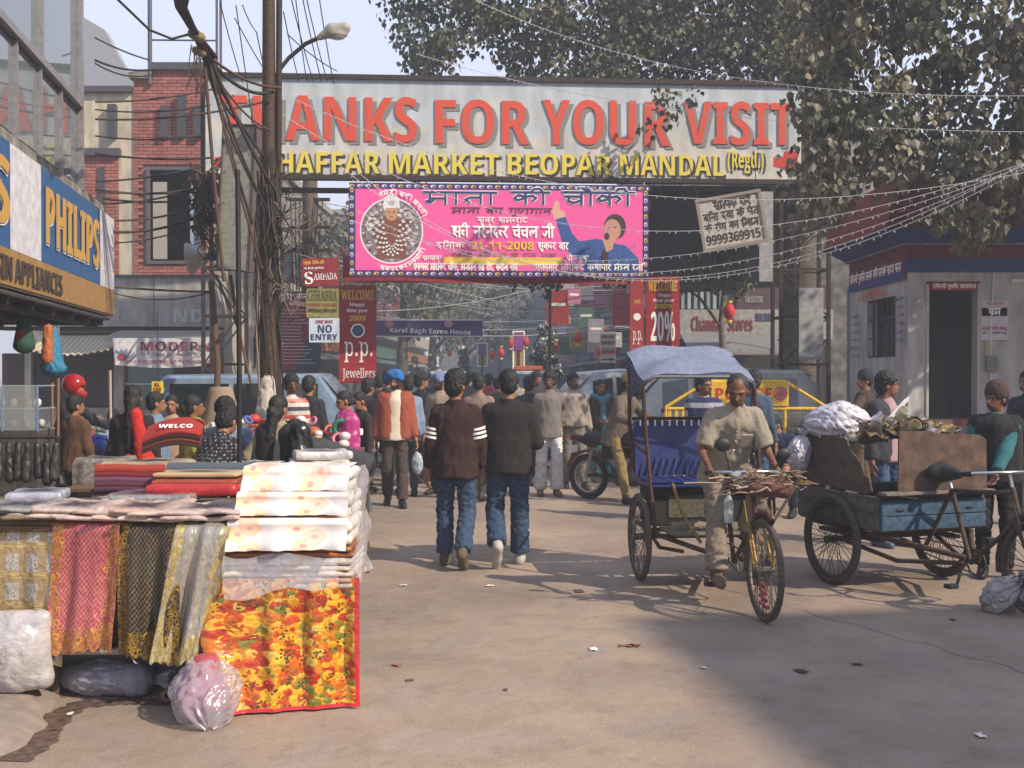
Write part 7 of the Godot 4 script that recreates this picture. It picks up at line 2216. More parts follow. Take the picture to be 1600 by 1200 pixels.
# ---------------------------------------------------------------- the near stall
func lattice_image(base: Color, line: Color, edge: Color, w := 192, h := 384, step := 12) -> Image:
	var im := blank(w, h, base)
	for y in h:
		for x in w:
			if (x + y) % step == 0 or (x - y + 2000) % step == 0: im.set_pixel(x, y, line)
			elif (x + y) % step == 1: im.set_pixel(x, y, base.lerp(line, .45))
	var r := RandomNumberGenerator.new(); r.seed = int(base.r * 255) + 3
	for k in 700:
		var side := r.randi() % 3
		var p: Vector2
		if side == 0: p = Vector2(r.randf_range(0, w * .16), r.randf_range(0, h))
		elif side == 1: p = Vector2(r.randf_range(w * .8, w), r.randf_range(0, h))
		else: p = Vector2(r.randf_range(0, w), r.randf_range(h * .87, h))
		var rad := r.randf_range(2, 7)
		im_ell(im, p, rad, rad, edge * r.randf_range(.75, 1.15)); im_ell(im, p, rad * .6, rad * .6, base.lerp(edge, r.randf_range(0, .6)))
	return im
func drape(p0: Vector3, p1: Vector3, back: Vector3, hang: float, m: Material, called: String, label: String, skew := 0.0, fold := .02, top := .3, group := "", cat := "cloth") -> MeshInstance3D:
	var rows := []
	var cen := (p0 + p1) / 2
	var ph := p0.x * 7.0
	var n := 26
	for a in n:
		var s := a / float(n - 1) * (top + hang)
		var l := PackedVector3Array()
		for b in 25:
			var u := b / 24.0
			var e := p0.lerp(p1, u)
			var p: Vector3
			var fl := fold * (sin(u * 11 + ph) + .6 * sin(u * 23 + ph * 2))
			if s < top: p = e + back * (top - s) + V(0, .012 + fl * .15, 0)
			else:
				var t := (s - top) / hang
				p = e - back * (.02 + fl * (.25 + t) + .05 * t + .012 * sin(t * 6 + ph)) - V(0, (s - top) * (1.0 + .014 * sin(u * 46.0) * t + .035 * sin(u * 3.0 + ph) * t), 0) + (p1 - p0).normalized() * skew * t
			l.append(p - cen)
		rows.append(l)
	return single(Geo.new().sheet(rows, .004), called, m, label, cat, cen, 0, group)
func slab(w: float, h: float, d: float, wav: float, seed_: int) -> Geo:   # folded cloth: soft-edged slab with wavy rim
	var r := RandomNumberGenerator.new(); r.seed = seed_
	var g := Geo.new()
	var n := 14
	var prof := [[.5, .86], [.82, .97], [1.0, 1.0], [.82, .99], [.5, .9]]
	var rows := []
	var off := []
	var f0 := r.randf() * 6.0
	for k in n * 4: off.append(wav * (.55 * sin(TAU * k * 5 / 56.0 + f0) + .35 * sin(TAU * k * 9 / 56.0 + f0 * 2.3) + r.randf_range(-.15, .15)))
	for q in [[0.0, 0.0], [.0, .9], [.12, .98], [.5, 1.0], [.88, .98], [1.0, .9], [1.0, 0.0]]:
		var l := PackedVector3Array()
		for k in n * 4 + 1:
			var side := (k % (n * 4)) / n
			var t := (k % n) / float(n)
			var c := [Vector2(-1, 1), Vector2(1, 1), Vector2(1, -1), Vector2(-1, -1), Vector2(-1, 1)]
			var e: Vector2 = c[side].lerp(c[side + 1], t)
			e *= q[1]
			var wv: float = off[k % (n * 4)] if q[1] > .5 else 0.0
			l.append(V(e.x * w / 2 + wv * signf(e.x) * .5, q[0] * h + wv * .35, e.y * d / 2 + wv * signf(e.y)))
		rows.append(l)
	g.sheet(rows, 0.0, Vector2(4, 1), true)
	return g
func stall() -> void:
	var r := RandomNumberGenerator.new(); r.seed = 23
	var ty := .93
	var back := V(-.06, 0, -1).normalized()
	var L := gnd(-120, 5.8) + V(0, ty, 0)
	var Rr := gnd(372, 5.62) + V(0, ty, 0)
	# wooden table
	var o := thing("stall_table", "rough wooden table carrying the near cloth stall", "table", V(-2.42, 0, -6.3))
	for k in 6: part(Geo.new().box(V(0, ty - .03, .52 - k * .22), V(2.1, .03, .2), Basis.IDENTITY, .004), "plank", mats.wood, o)
	for sx in [-1.0, 0, 1.0]:
		for sz in [-.5, .5]: part(Geo.new().box(V(sx, (ty - .05) / 2, sz), V(.06, ty - .05, .06)), "leg", mats.wood, o)
	part(Geo.new().box(V(0, .34, .55), V(2.1, .1, .03)), "rail", mats.wood, o)
	part(Geo.new().box(V(0, .3, .0), V(2.1, .03, 1.0)), "shelf", mats.wood, o)
	var pt := func(px: float, dz := 0.0) -> Vector3:
		var t := (px + 120.0) / 492.0
		return L.lerp(Rr, t) - back * dz
	# hanging cloths
	var sq := blank(256, 512, C("a58c66"))
	for yy in 7:
		for xx in 4:
			sq.fill_rect(Rect2i(10 + xx * 66, 10 + yy * 74, 40, 44), C("b4aea4"))
			for q in 14: im_ell(sq, Vector2(12 + xx * 66 + r.randf() * 36, 12 + yy * 74 + r.randf() * 40), 3, 2, C("88807a"))
		for q in 60: sq.fill_rect(Rect2i(r.randi() % 256, yy * 74 + 56 + r.randi() % 16, 14, 2), C("c9b070"))
	var satin := func(im: Image, rough := .38, metal := .35) -> StandardMaterial3D:
		var m := image_mat(im, rough)
		m.metallic = metal
		m.normal_enabled = true; m.normal_texture = tex.ncloth; m.normal_scale = .35
		return m
	drape(pt.call(-20), pt.call(104), back, .72, satin.call(sq), "table_runner", "beige runner with silver squares hanging over the stall's front", 0, .012)
	drape(pt.call(92, .03), pt.call(196, .03), back, .66, satin.call(lattice_image(C("a8485c"), C("d8b070"), C("b98a38"))), "table_runner", "pink runner with gold lattice and scalloped gold border", -.03, .014)
	drape(pt.call(194, .045), pt.call(290, .045), back, .68, satin.call(lattice_image(C("2e2824"), C("a88c5c"), C("a8802c"))), "table_runner", "black runner with gold lattice and glittering gold border", 0, .02)
	drape(pt.call(284, .06), pt.call(364, .05), back, .66, satin.call(lattice_image(C("a8a298"), C("b8b0a0"), C("c0a860")), .35, .5), "table_runner", "silvery lace runner with pale gold scalloped edge", -.12, .03)
	drape(pt.call(-110), pt.call(-8), back, .62, satin.call(lattice_image(C("4a6aa0"), C("c8b84a"), C("5a8a48"))), "table_runner", "blue and green patterned cloth at the stall's outer end", 0, .012)
	var foil := M("b4aca8", .22, "soft", 2, .45, "nfoil", .5)
	# folded cloths lying along the table edge
	var fc := [[-60, "a8a8b4", "blue-grey plastic wrapped packet lying flat on the stall"], [20, "a3a09e", "grey plastic wrapped cloth at the stall's end"], [70, "8c7050", "folded tan cloth lying over the beige runner"], [110, "c8b4aa", "folded cream cloth lying over the pink runner"], [165, "cbb2a8", "folded rosy cloth at the top of the pink runner"], [215, "c9a898", "loosely folded peach cloth over the black runner"], [262, "d0bcae", "pale folded cloth at the black runner's corner"], [318, "c4aca4", "folded blush cloth beside the white stack"]]
	for k in fc.size():
		var e: Array = fc[k]
		var b: Vector3 = pt.call(e[0])
		for q in 2:
			single(slab(.4, .024, .4 + .05 * q, .03, k * 7 + q), "folded_cloth", M(e[1], .7 if k > 1 else .25, "soft", 3, 0, "ncloth", .4), e[2] + (", lower layer" if q == 0 else ", upper layer"), "cloth", b + back * (.13 + q * .03) + V(0, .016 + q * .028 + .008 * (k % 2), 0), r.randf_range(-.22, .22))
	# rolls and stacks at the back of the table
	for k in 5:
		single(Geo.new().tube(pv([V(-.2, 0, 0), V(-.07, .004, .004), V(.07, -.003, 0), V(.2, 0, 0)]), .03, 12), "rolled_cloth", M(["5a3050", "6a2a3c", "7a4a68", "8a2030", "a83828"][k], .75, "fine", 6), ["dark purple", "maroon", "mauve", "crimson", "scarlet"][k] + " rolled cloth in the striped pile", "cloth", at(203, 764 - k * 7.6, 6.55) , .05)
	single(slab(.52, .07, .3, .006, 60), "boxed_cloth", M("c23434", .4, "soft", 4), "flat red boxed cloth in clear wrap at the table's back", "cloth", at(308, 772, 6.5))
	single(slab(.5, .035, .26, .006, 61), "boxed_cloth", M("a84a30", .5, "fine", 6), "rust-orange patterned cloth lying on the red box", "cloth", at(312, 756, 6.55))
	single(slab(.5, .03, .24, .006, 62), "boxed_cloth", M("cdb088", .6, "fine", 6), "cream checked cloth topping the red box", "cloth", at(314, 744, 6.6))
	single(Geo.new().tube(pv([V(-.26, 0, 0), V(.26, 0, 0)]), .055, 16), "carpet_roll", M("5c6670", .9, "fine", 8, 0, "nfine", .8), "grey patterned carpet roll lying behind the red box", "carpet", at(328, 736, 6.9), .03)
	single(slab(.5, .05, .32, .01, 64), "wrapped_cloth", foil, "clear wrapped cloth sheet under the striped pile", "cloth", at(240, 783, 6.35))
	single(slab(.3, .06, .3, .01, 65), "wrapped_cloth", M("b0b4c4", .2, "soft", 3), "bluish plastic packet behind the blue-grey packet", "cloth", at(60, 782, 6.4), .2)
	# the tall white stack at the corner
	var fx := at(458, 800, 5.75).x
	var fl := blank(256, 128, C("d8d2ce"))
	for k in 13:
		var p := Vector2(r.randf() * 256, r.randf() * 128)
		var c: Color = [C("e3b49c"), C("e8c8a4"), C("dba49a"), C("e6d2b8"), C("d8b8a8")][r.randi() % 5]
		for q in 5: im_ell(fl, p + Vector2(cos(q * 1.26), sin(q * 1.26)) * 13, 13, 10, c)
		im_ell(fl, p, 7, 6, C("d4988c"))
	var flm := image_mat(fl, .6)
	flm.uv1_triplanar = true; flm.uv1_scale = Vector3.ONE * 1.3
	# support box hidden below
	single(Geo.new().box(V(0, .29, 0), V(.6, .58, .46), Basis.IDENTITY, .01), "packing_crate", mats.wood, "wooden crate under the orange fruit print sheet", "crate", V(fx, 0, -5.86))
	var lay := [[.60, .028, "c9b8ac", .66, .5, 0.0, "lowest cream lace cloth in the corner stack"], [.628, .03, "b8988c", .65, .5, 0.0, "rosy brown lace cloth near the corner stack's foot"], [.658, .032, "d8ccc2", .66, .5, .0, "white lace cloth with scalloped rim in the corner stack"], [.69, .03, "d6c6ba", .65, .5, .0, "ivory lace cloth in the corner stack"], [.72, .04, "d9cfc6", .66, .5, .0, "thick ivory cloth under the orange satin"], [.76, .03, "a86a3c", .67, .5, .01, "orange-brown satin cloth pressed in the corner stack"], [.79, .03, "b47848", .66, .5, .01, "coppery satin cloth in the corner stack"]]
	for k in lay.size():
		var e: Array = lay[k]
		single(slab(e[3], e[1], e[4], .016 if k < 5 else .02, 80 + k), "folded_cloth", M(e[2], .6 if k < 5 else .35, "soft", 3, 0, "ncloth", .35), e[6], "cloth", V(fx, e[0], -5.86), .02 * (k % 3 - 1))
	for k in 6:
		var bk: float = [0.0, 0.0, .1, .1, .2, .2][k]
		single(slab(.64 - .012 * k, .062, .5 - bk, .007, 120 + k), "printed_sheet", flm, ["lowest", "second", "third", "fourth", "fifth", "topmost"][k] + " white floral printed sheet of the corner stack", "cloth", V(fx + .012 * (k % 2), .822 + k * .063, -5.86 - bk / 2), -.03 * (k % 3 - 1))
	var pm := image_mat(fl, .55)
	drape(V(fx - .3, .95, -5.6), V(fx + .31, .95, -5.6), V(0, 0, -1), .14, pm, "printed_sheet", "white floral sheet folded over the corner stack's lower front", 0, .012, .1)
	drape(V(fx - .28, 1.075, -5.7), V(fx + .3, 1.075, -5.7), V(0, 0, -1), .1, pm, "printed_sheet", "white floral sheet folded over the corner stack's middle", 0, .01, .1)
	drape(V(fx - .27, 1.2, -5.8), V(fx + .29, 1.2, -5.8), V(0, 0, -1), .11, pm, "printed_sheet", "white floral sheet folded over the corner stack's crest", 0, .01, .26)
	single(slab(.28, .03, .2, .002, 140), "plastic_tray", M("2456a0", .35), "bright blue plastic tray behind the white printed stack", "tray", at(460, 736, 6.9), .05)
	var clear := StandardMaterial3D.new()
	clear.albedo_color = Color(.88, .87, .9, .3); clear.roughness = .12; clear.transparency = BaseMaterial3D.TRANSPARENCY_ALPHA
	clear.normal_enabled = true; clear.normal_texture = tex.nfoil; clear.normal_scale = .6; clear.uv1_triplanar = true; clear.uv1_scale = Vector3.ONE * 2
	# orange fruit print sheet hanging to the ground
	var fr := blank(512, 512, C("b8761c"))
	for k in 900:
		var p := Vector2(r.randf() * 512, r.randf() * 512)
		var s := r.randf_range(6, 26)
		var c: Color = [C("d89a1c"), C("dca828"), C("c04c14"), C("b03410"), C("cc6814"), C("787428"), C("c88a20"), C("a8560f"), C("d8b048")][r.randi() % 9]
		im_ell(fr, p, s, s * r.randf_range(.6, 1.0), c); im_ell(fr, p + Vector2(s * .15, s * .2), s * .7, s * .5, c * .88); im_ell(fr, p - Vector2(s * .3, s * .3), s * .25, s * .2, c.lightened(.12))
	for k in 60:
		var p := Vector2(r.randf() * 512, r.randf() * 512)
		for q in 9: im_ell(fr, p + Vector2(r.randf_range(-18, 18), r.randf_range(-18, 18)), 4, 4, [C("7a3010"), C("4a3c14"), C("a04010")][k % 3])
	fr.fill_rect(Rect2i(496, 0, 16, 512), C("c02c34")); fr.fill_rect(Rect2i(0, 498, 512, 14), C("c02c34")); fr.fill_rect(Rect2i(0, 300, 10, 212), C("c02c34"))
	var rows := []
	var A := at(348, 905, 5.6)
	var B := at(560, 903, 5.62)
	var Cc := floor_at(356, 1122) + V(0, .012, 0)
	var D := floor_at(562, 1108) + V(0, .012, 0)
	for a in 22:
		var t := a / 21.0
		var l := PackedVector3Array()
		for b in 33:
			var u := b / 32.0
			var p := A.lerp(B, u).lerp(Cc.lerp(D, u), t)
			if u < .3: p.x -= .13 * sin(t * PI * .9) * (1.0 - u / .3) * (1.0 if t < .45 else 1.0 - (t - .45) / .55)
			p.z += (.022 * sin(u * 19 + t * 1.5) + .012 * sin(u * 41)) * (.4 + .6 * sin(t * PI)) - .05 * (1 - t) * 0.0
			l.append(p - A)
		rows.append(l)
	var frm := image_mat(fr, .25)
	frm.normal_enabled = true; frm.normal_texture = tex.ncloth; frm.normal_scale = .3
	single(Geo.new().sheet(rows, .004), "fruit_print_sheet", frm, "shiny orange fruit print plastic sheet hanging to the road with red border", "cloth", A)
	# clear wrap hanging below the lace and down the stack's right side
	rows = []
	for a in 10:
		var l := PackedVector3Array()
		for b in 19:
			var u := b / 18.0
			var t := a / 9.0
			l.append(at(lerpf(348, 528, u), 868 + t * lerpf(70, 46, u) + 5 * sin(u * 9), 5.54 - .03 * t) + V(0, 0, .02 * sin(u * 13 + t * 4)) - A)
		rows.append(l)
	single(Geo.new().sheet(rows), "clear_wrap", clear, "clear plastic wrap hanging below the white lace cloths", "plastic", A)
	rows = []
	for a in 14:
		var l := PackedVector3Array()
		for b in 9:
			var u := b / 8.0
			var t := a / 13.0
			l.append(V(fx + .335 + .02 * sin(t * 14 + u * 6) + .02 * t, 1.2 - t * .58, -5.6 - u * .5 + .015 * sin(t * 11)) - A)
		rows.append(l)
	single(Geo.new().sheet(rows), "clear_wrap", clear, "crinkled clear plastic wrap down the printed stack's side", "plastic", A)
	# silver cushion in plastic at the left
	single(soft([[2, V(0, .17, 0), V(.17, .2, .1), 0, 0], [0, V(-.14, .03, 0), V(.15, .03, 0), .035, .035], [0, V(-.15, .33, -.02), V(.14, .34, -.02), .03, .03], [0, V(.15, .03, 0), V(.14, .34, -.02), .025, .025]], .014, .06, .005, 9, 4), "wrapped_cushion", M("c8c2c2", .2, "soft", 2, .15, "ncloth", .45), "white cushion in shiny plastic propped at the pavement's edge", "cushion", gnd(20, 5.6) + V(0, .11, 0), .1)
	# bundles under the table
	var pl := StandardMaterial3D.new()
	pl.albedo_color = Color(C("b4aeba"), .42); pl.roughness = .16; pl.metallic_specular = .8; pl.transparency = BaseMaterial3D.TRANSPARENCY_ALPHA; pl.cull_mode = BaseMaterial3D.CULL_DISABLED
	single(soft([[0, V(-.2, .08, 0), V(.12, .09, .02), .06, .09]], .022, .04, .01, 9, 3), "stuffed_textile", M("8d8794", .8, "soft", 4), "mauve-grey textile inside the plastic bundle under the table", "cloth", floor_at(180, 1088))
	single(soft([[0, V(-.02, .22, -.08), V(-.02, .13, .0), .09, .11], [0, V(-.05, .1, .03), V(.06, .13, .03), .08, .08]], .022, .04, .01, 9, 3), "stuffed_textile", M("b04a58", .8, "soft", 4), "dusky red textile inside the slumped plastic bag", "cloth", floor_at(318, 1128))
	single(pleated(.62, .12, .85, 12), "plastic_bundle", pl, "grey plastic wrapped bundle lying under the table", "bundle", floor_at(178, 1086) + V(0, .085, 0), 1.5)
	single(soft([[2, V(0, .13, 0), V(.13, .12, .1), 0, 0]], .02, .04, .02, 12, 14), "cloth_bundle", M("aab2b4", .5, "soft", 3), "pale blue-white bundle tucked under the table", "bundle", floor_at(262, 1072) + V(0, .0, -.1))
	var sl := single(pleated(.5, .175, .85, 16), "plastic_bundle", pl, "clear plastic bag slumped against the fruit print sheet", "bundle", floor_at(320, 1124) + V(0, .15, 0), .35 + PI)
	sl.rotation.x = -.6
	single(soft([[0, V(-.06, -.03, .0), V(.06, .03, -.02), .05, .06]], .016, .03, .012, 12, 18), "wrapped_textile", M("b03a4a", .25, "soft", 4, 0, "ncloth", .6), "red and white textile showing inside the slumped plastic bag", "cloth", floor_at(322, 1124) + V(.0, .1, .05))
	single(Geo.new().lathe([Vector2(.012, -.09), Vector2(.03, -.09), Vector2(.032, .09), Vector2(.012, .09)], Transform3D(Basis(Vector3.RIGHT, 1.5), Vector3.ZERO), 14), "paper_roll", M("7d5c44", .9, "fine", 5), "brown paper roll end poking out between the bundles", "paper", floor_at(265, 1096) + V(0, .045, 0), .1)
	single(slab(.4, .04, .3, .01, 70), "wrapped_cloth", foil, "silvery wrapped cloth hanging below the pink runner", "cloth", at(150, 1014, 5.78))
	single(Geo.new().tube(sag(V(0, 0, 0), V(.07, -.16, .04), .05, 8), .004, 5), "cord", mats.white, "thin white cord dangling between the runners", "cord", at(196, 985, 5.6))

func stall_back() -> void:
	var r := RandomNumberGenerator.new(); r.seed = 51
	# second stall: low tables with heaps
	var o := thing("second_stall_table", "low table behind the near stall heaped with cloth", "table", V(-2.35, 0, -9.0))
	for k in 5: part(Geo.new().box(V(0, .8, .4 - k * .2), V(2.3, .03, .19), Basis.IDENTITY, .004), "plank", mats.wood, o)
	for sx in [-1.1, 1.1]:
		for sz in [-.4, .4]: part(Geo.new().box(V(sx, .39, sz), V(.05, .78, .05)), "leg", mats.wood, o)
	var wrap := M("d6d0ce", .3, "soft", 2, 0, "ncloth", .5)
	for k in 4: single(slab(.52 - .03 * k, .07, .36, .02, 210 + k), "wrapped_pack", wrap, ["lowest", "second", "third", "topmost"][k] + " white plastic wrapped pack in the pile behind the blue tray", "pack", gnd(498, 8.75) + V(.02 * (k % 2), .82 + .068 * k, 0), .1 * k)
	for k in 3: single(slab(.44 - .03 * k, .06, .34, .02, 220 + k), "wrapped_pack", M("cbc4b6", .5, "soft", 2, 0, "ncloth", .5), ["lowest", "middle", "topmost"][k] + " off-white pack before the man in light blue", "pack", gnd(398, 8.8) + V(0, .82 + .058 * k, 0), -.1 * k)
	single(slab(.6, .1, .4, .02, 31), "cloth_pile", M("b09c84", .9, "fine", 4), "beige cloth pile below the red saree", "cloth", at(235, 740, 8.2))
	single(slab(.42, .3, .34, .02, 33), "wrapped_bale", M("9c948c", .5, "blotch", 4, 0, "ncloth", .5), "grey wrapped bale standing beside the man in brown", "bale", at(162, 772, 9.0))
	# doormats, bent over an arm
	var dm := thing("doormat_stack", "red doormats with white lettering piled on the second stall", "doormats", at(272, 688, 8.7), .15)
	for k in 4:
		var rows := []
		for a in 5:
			var l := PackedVector3Array()
			for b in 11:
				var u := b / 10.0
				l.append(V((u - .5) * .44, .07 * sin(u * PI * .8) - .03 * k, (a / 4.0 - .5) * .3 + k * .015) + V(0, (1.0 - a / 4.0) * .1, 0))
			rows.append(l)
		part(Geo.new().sheet(rows, .016), "mat", M(["b02a20", "3a2420", "7a3428", "4a2a24"][k], .9, "fine", 8), dm)
	letters(dm, "WELCO", .26, .06, mats.letter_white, Transform3D(Basis(Vector3.RIGHT, -1.15), V(.02, .115, .06)), "bold", .004)
	# colourful goods beyond
	var gp := gnd(430, 12.2)
	var gt := thing("goods_trestle", "trestle behind the women holding colourful trinkets", "table", gp)
	part(Geo.new().box(V(0, .85, 0), V(1.9, .04, .7)), "top", mats.wood, gt)
	for sx in [-.85, .85]: part(Geo.new().box(V(sx, .42, 0), V(.06, .84, .5)), "leg", mats.wood, gt)
	var cols := ["c8c0c0", "b03028", "2c7a5a", "d0b040", "c87890", "4a5a9a", "e0dcd4", "a0502c", "302c34", "c85a3c"]
	for k in 70:
		var u := r.randf_range(-.9, .9)
		var s := r.randf_range(.04, .09)
		var g := Geo.new()
		if k % 3 == 0: g.ring(Vector3.ZERO, V(r.randfn(), 1, r.randfn()), s, s * .35, 12, 6)
		elif k % 3 == 1: g.box(Vector3.ZERO, V(s * 1.6, s, s * 1.2), Basis(Vector3.UP, r.randf() * 3), .008)
		else: g.ell(Vector3.ZERO, V(s, s * .8, s))
		single(g, ["bangle", "gift_box", "trinket_bag"][k % 3], M(cols[r.randi() % 10], .5), ["stacked bangle", "small coloured gift box", "small round cloth trinket bag"][k % 3] + " on the trestle behind the women", ["bangle", "box", "bag"][k % 3], gp + V(u, .9 + r.randf() * (.35 - absf(u) * .15), r.randf_range(-.2, .3)), 0, "trinkets on the trestle")
	for e in [[.3, .55, "b89c84"], [.85, .4, "a88a70"]]:
		pass
	# tan cloth tents standing on the goods
	single(Geo.new().lathe([Vector2(.3, 0), Vector2(.14, .62), Vector2(.12, .66), Vector2(0, .66)], Transform3D.IDENTITY, 10), "cloth_cone", M("a08c78", .9, "fine", 4), "tan cloth cone standing before the van", "cloth", gnd(345, 12.4) + V(0, .9, 0))
	# black pole in the stall and the garment on sticks
	single(Geo.new().tube(pv([V(0, 0, 0), V(0, 1.7, 0), V(-.01, 3.3, 0)]), .02, 10), "stall_pole", mats.black, "thin black pole standing among the shoppers", "pole", gnd(374, 8.6))
	var gs := thing("garment_stand", "two bamboo sticks holding up a blue and orange garment", "garment", gnd(85, 11.5))
	for sx in [-.02, .03]: part(Geo.new().tube(pv([V(sx, 0, 0), V(sx * 1.4, 2.2, 0)]), .016, 7), "stick", M("7a5a44", .8), gs)
	part(soft([[0, V(0, 2.15, .02), V(0, 1.78, .04), .05, .11], [0, V(-.08, 1.76, .03), V(.1, 1.76, .03), .05, .04]], .016, .03, .014, 14), "blue_garment", M("2a7aa0", .7, "soft", 4), gs)
	part(soft([[0, V(-.02, 2.18, .1), V(-.02, 1.86, .13), .045, .06]], .016, .02, .01, 16), "orange_cloth", M("b0602c", .7, "soft", 4), gs)
	single(Geo.new().tube(pv([V(0, 0, 0), V(-.02, 1.75, 0)]), .02, 7), "wooden_stick", M("b0a090", .8), "pale wooden stick standing by the jewellery window", "stick", gnd(174, 13.5))
	var ps := text_board("price_sign", "small yellow price card hung over the shoppers", 237, 254, 596, 614, 13.0, M("d8c440", .6), [["ALL", .25, .75, .1, .4, M("a02820", .6), "bold"], ["150", .12, .88, .5, .9, M("a02820", .6), "bold"]])
	part(Geo.new().tube(pv([V(0, .07, -.02), V(0, .9, -.02)]), .004, 4), "thread", mats.dark, ps)
	# glass case, rack and crates at the far left
	var gc := thing("glass_case", "glass display case with blue edges at the left shop front", "display case", gnd(18, 9.8), .05)
	part(Geo.new().box(V(0, .62, 0), V(.62, 1.2, .4), Basis.IDENTITY, .01), "cabinet", M("54504a", .8, "blotch", 3), gc)
	for sx in [-.3, 0, .3]: part(Geo.new().box(V(sx, 1.4, .2), V(.015, .4, .015)), "edge", M("6a84a8", .5), gc)
	for y in [1.21, 1.4, 1.6]: part(Geo.new().box(V(0, y, 0), V(.62, .012, .4)), "glass_shelf", glass("b8c8cc", .4), gc)
	part(Geo.new().box(V(0, 1.4, .2), V(.6, .38, .006)), "front_glass", glass("b8c0c0", .25), gc)
	for k in 12: part(Geo.new().ell(V(-.26 + (k % 6) * .1, 1.26 + .19 * (k / 6), r.randf_range(-.1, .1)), V(.035, .04, .03)), "displayed_item", M(["a8a49c", "8a7460", "c0bcb4"][k % 3], .5), gc)
	single(Geo.new().box(V(0, .36, 0), V(.5, .72, .4), Basis.IDENTITY, .01), "stone_bench", M("8d867e", .9, "blotch", 2), "pale stone bench block below the black goods rack", "bench", gnd(30, 8.6), 0)
	var rk := thing("wire_rack", "low wire rack of shiny metal goods beside the stone bench", "rack", gnd(78, 8.4))
	for sx in [-.16, .16]:
		for sz in [-.12, .12]: part(Geo.new().tube(pv([V(sx, 0, sz), V(sx, .62, sz)]), .007, 5), "leg", mats.steel, rk)
	for y in [.2, .4, .6]: part(Geo.new().box(V(0, y, 0), V(.34, .01, .26)), "shelf", mats.steel, rk)
	for k in 16: part(Geo.new().ring(V(r.randf_range(-.14, .14), .24 + .2 * (k % 3), r.randf_range(-.1, .1)), V(r.randfn(), r.randfn(), r.randfn()), .045, .008, 12, 5), "metal_ring", mats.chrome, rk)
	var bgoods := thing("black_goods_rack", "rack hung with dark bags and belts at the left shop front", "rack", gnd(30, 9.3))
	part(Geo.new().tube(pv([V(-.5, 1.18, .25), V(.45, 1.18, .25)]), .015, 6), "rail", mats.steel, bgoods)
	for sx in [-.48, .43]: part(Geo.new().tube(pv([V(sx, 0, .25), V(sx, 1.18, .25)]), .015, 6), "post", mats.steel, bgoods)
	for k in 12: part(soft([[0, V(-.44 + k * .078, 1.12, .26), V(-.44 + k * .078 + r.randf_range(-.02, .02), .78 + r.randf() * .1, .27), .025, .04]], .014, .01, .008, 16, k), "hanging_bag", M(["1c1a1c", "2a2422", "34302c"][k % 3], .5), bgoods)
func polka() -> StandardMaterial3D:
	var im := blank(64, 64, C("16141c"))
	for e in [[16, 16], [48, 48]]: im_ell(im, Vector2(e[0], e[1]), 6, 6, C("c0bcc4"))
	var m := image_mat(im, .85)
	m.uv1_triplanar = true; m.uv1_scale = Vector3.ONE * 18
	return m
func check(a: String, b: String, sc := 10.0) -> StandardMaterial3D:
	var im := blank(64, 64, C(a))
	for k in 4:
		im.fill_rect(Rect2i(k * 16, 0, 3, 64), C(b)); im.fill_rect(Rect2i(0, k * 16, 64, 3), C(b))
	var m := image_mat(im, .9)
	m.uv1_triplanar = true; m.uv1_scale = Vector3.ONE * sc
	return m
func floral(a: String, b: String, sc := 4.0) -> StandardMaterial3D:
	var im := blank(128, 128, C(a))
	var r := RandomNumberGenerator.new(); r.seed = 3
	for k in 7:
		var p := Vector2(r.randf_range(15, 113), r.randf_range(15, 113))
		for q in 5: im_ell(im, p + Vector2(cos(q * 1.26), sin(q * 1.26)) * 6, 5, 4, C(b))
	var m := image_mat(im, .8)
	m.uv1_triplanar = true; m.uv1_scale = Vector3.ONE * sc
	return m
func stripes(cols: Array, sc := 6.0) -> StandardMaterial3D:
	var im := blank(8, 64, C(cols[0]))
	for k in cols.size(): im.fill_rect(Rect2i(0, k * 64 / cols.size(), 8, 64 / cols.size()), C(cols[k]))
	var m := image_mat(im, .9)
	m.uv1_triplanar = true; m.uv1_scale = Vector3.ONE * sc
	return m
func W(c: String, rough := .9) -> StandardMaterial3D: return own_axes(M(c, rough, "soft", 6.0))
func band(o: Node3D, a: Vector3, b: Vector3, t: float, rad: float, wd: float, m: Material) -> void:
	var c := a.lerp(b, t)
	var d := (b - a).normalized()
	part(Geo.new().tube(pv([c - d * wd / 2, c + d * wd / 2]), rad, 18, false), "sleeve_stripe", m, o)
func denim(c: String) -> StandardMaterial3D:
	var m := own_axes(M(c, .9, "blotch", 3.5))
	m.normal_enabled = true; m.normal_texture = tex.ncloth; m.normal_scale = .6
	return m
